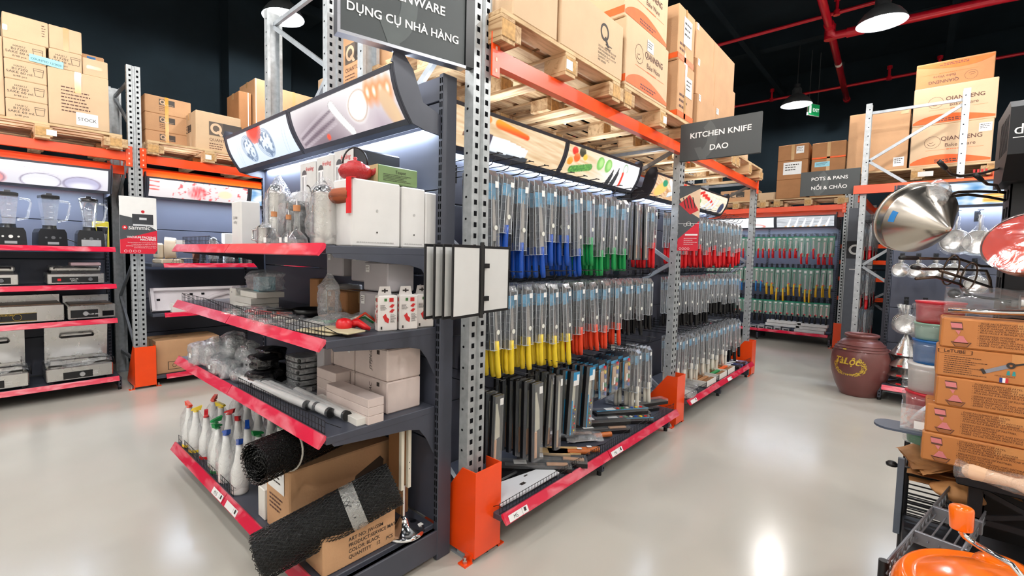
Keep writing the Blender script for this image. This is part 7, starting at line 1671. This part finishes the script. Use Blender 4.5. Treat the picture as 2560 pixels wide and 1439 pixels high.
# wire trolley
t = T('wire_rack', 'black wire trolley shelf seen edge-on beneath the paper bags', 'wire rack', (2.62, -.02, 0))
b = mb(BLACKW)
for z in (.60, .38):
    b2 = mb(BLACKW)
    for k in range(13): b2.cyl((-.05+.03*k, 0, z), (-.05+.03*k, -.14, z), .003, n=6)
    b2.cyl((-.06, 0, z), (.34, 0, z), .005, n=6).cyl((-.06, -.14, z), (.34, -.14, z), .005, n=6).cyl((-.06, 0, z), (-.06, -.14, z), .005, n=6); b2.build('wire_shelf', t)
b = mb(BLACKW)
for k in range(11): b.cyl((-.05, .0, .40+.019*k), (-.05, -.14, .40+.019*k), .0032, n=6)
b.build('wire_side', t)
for y in (0.015, -.15): 
    mb(M('grey_post_paint', (96, 104, 116), .4, .3)).bbox(-.075, y-.01, .34, -.05, y+.012, .655, .002).build('post', t)
for y in (0, -.14):
    for x in (-.05, .33): mb(BST).cyl((x, y, 0), (x, y, .62), .011, n=10).build('leg', t)
mb(BLACKP).lathe([(0, 0), (.018, .002), (.02, .012), (.012, .02), (0, .022)], 14, c=(-.055, .045, .61)).build('end_cap', t)
# black case at the foot with screw
t = T('black_case', 'tall black metal case with a screw below the wire trolley', 'case', (2.20, -.02, 0)); mb(BST).bbox(0, -.40, 0, .36, 0, .43, .004).build('case_body', t); mb(STEEL).cyl((-.004, -.10, .375), (0, -.10, .375), .010, n=12).build('screw', t); mb(BST).prism([(-.03, .40), (.0, .43), (.0, .39)], -.40, 0, 'Y').build('folded_lip', t)
# lattice shelf edges running towards the viewer
LAT = M('grey_epoxy_wire', (120, 122, 128), .4, .4)
t = T('lattice_shelf', 'grey wire shelf with zigzag lattice edges rising from the bottom edge towards the boxes', 'wire shelf', (1.72, -.01, .575), -.20)
def truss(y, L, nm, z1=0.0, o=0):
    b = mb(LAT); h = .032; b.X = Matrix.Translation((o, 0, 0))
    for z in (0, h, h*.5 if False else h+.008): b.tube([(0, y, z), (L, y, z+z1)], .0032, 6)
    n = int(L/.045)
    for k in range(n): x0 = L*k/n; xm = L*(k+.5)/n; x1 = L*(k+1)/n; b.tube([(x0, y, 0), (xm, y, h), (x1, y, 0)], .0026, 5)
    return b.build(nm, t)
truss(.02, .92, 'lattice_edge'); truss(-.09, .48, 'lattice_edge', o=.14); truss(-.50, .40, 'lattice_edge', o=.24)
b = mb(LAT)
for k in range(5): b.cyl((.25, .02-.025*k-.01, .02), (.55, .02-.025*k-.01, .02), .0028, n=5)
b.build('deck_wire', t)
mb(LAT).bbox(.50, -.10, .0, .515, .02, .045, .002).build('cross_bar', t); mb(LAT).bbox(.26, -.10, .0, .27, .02, .04, .002).build('cross_bar', t)
for x, y in ((.01, .03), (.9, .03)): mb(BST).cyl((x, y, -.575), (x, y, .03), .0125, n=12).build('leg', t)
for k in range(3):
    t = T('paper_bag_bundle', 'crumpled brown paper bag %s' % ('below the pile beside the lattice edge', 'behind the black table legs', 'deep under the black table')[k], 'paper bag', ((2.50, -.17, .56), (2.62, -.36, .20), (2.56, -.50, .2))[k]); s = (.05, .13, .11)[k]
    crumple(lambda u, v: ((s*1.3*cos(2*pi*u)*sin(pi*v), s*1.6*sin(2*pi*u)*sin(pi*v), s*.6*(1-cos(pi*v))), (cos(2*pi*u)*sin(pi*v), sin(2*pi*u)*sin(pi*v), cos(pi*v))), 22, 14, .05*s/.1, 11, k*3, PB2).build('paper_body', t)
# rolling pin
t = T('rolling_pin', 'pale wooden rolling pin in film lying in front of the brown boxes', 'rolling pin', tuple(at(2405, 1172, 1.47))); e = at(2600, 1225, 1.33)-t.location
t.rotation_mode = 'QUATERNION'; t.rotation_quaternion = Vector((1, 0, 0)).rotation_difference(e.normalized())
PINW = wood_mat('pale_beech', (232, 196, 164), (206, 164, 128), 'X', 3)
b = mb(PINW); Rx = Matrix.Rotation(pi/2, 3, 'Y'); b.lathe([(0, 0), (.012, .002), (.020, .010), (.0235, .024), (.0215, .045), (.0165, .085), (.0150, .105), (.0165, .118), (.024, .135), (.027, .15), (.027, .30), (.027, .45), (0, .45)], 28, R=Rx); b.build('pin_body', t)
crumple(lambda u, v: ((.47*v-.012, (.029-.009*sin(pi*min(1, v*4.2)) if v < .24 else .030)*cos(2*pi*u), (.029-.009*sin(pi*min(1, v*4.2)) if v < .24 else .030)*sin(2*pi*u)), (0, cos(2*pi*u), sin(2*pi*u))), 24, 30, .003, 40, 6, BAG2).build('plastic_wrap', t)
mb(WHITE).box(.16, -.018, .0275, .20, .012, .0285).build('price_label', t)
# orange crank salad spinner
t = T('salad_spinner', 'glossy orange crank-handled salad spinner in the bottom right corner', 'salad spinner', (1.62, -.235, .38)); OP = M('glossy_orange_plastic', (250, 112, 10), .16, coat=.5)
r = .235
mb(OP).lathe([(r*1.0, .20), (r*1.02, .235), (r*1.0, .262), (r*.93, .288), (r*.90, .289), (r*.86, .283), (r*.80, .288), (r*.6, .312), (r*.35, .322), (0, .324)], 64).build('lid', t)
mb(OP).lathe([(0, -.30), (r*.78, -.30), (r*.84, -.28), (r*.98, .20), (r*1.0, .205), (r*.96, .205), (r*.8, -.27)], 48).build('bowl', t)
b = mb(OP)
for a in (2.3, 4.4, .2): b.lathe([(.055, 0), (.05, .012), (.03, .02), (0, .022)], 20, c=(r*.62*cos(a), r*.62*sin(a), .298))
b.build('lid_boss', t)
k0 = at(2404, 1296, 1.17)-t.location; k1 = at(2404, 1330, 1.17)-t.location; k2 = at(2418, 1348, 1.17)-t.location; k3 = at(2530, 1412, 1.06)-t.location; k4 = at(2565, 1455, 1.05)-t.location
mb(CHROME).tube([k0, k1, k1*.4+k2*.6, k2*.7+k3*.3, k3, k4, k4-Vector((0, 0, .03))], .0068, 12).build('crank_rod', t)
ka = at(2404, 1268, 1.17)-t.location; kb = at(2403, 1322, 1.17)-t.location
d = (ka-kb).normalized(); mb(OP).lathe([(0, 0), (.0205, 0), (.022, .003), (.0235, .05), (.022, .055), (.018, .058), (0, .059)], 28, c=tuple(kb), R=Vector((0, 0, 1)).rotation_difference(d).to_matrix()).build('crank_knob', t)
t = T('display_plinth', 'low black plinth under the orange salad spinner', 'plinth', (1.62, -.30, 0)); mb(BST).bbox(-.24, -.28, 0, .24, .22, .078, .004).build('plinth_body', t)
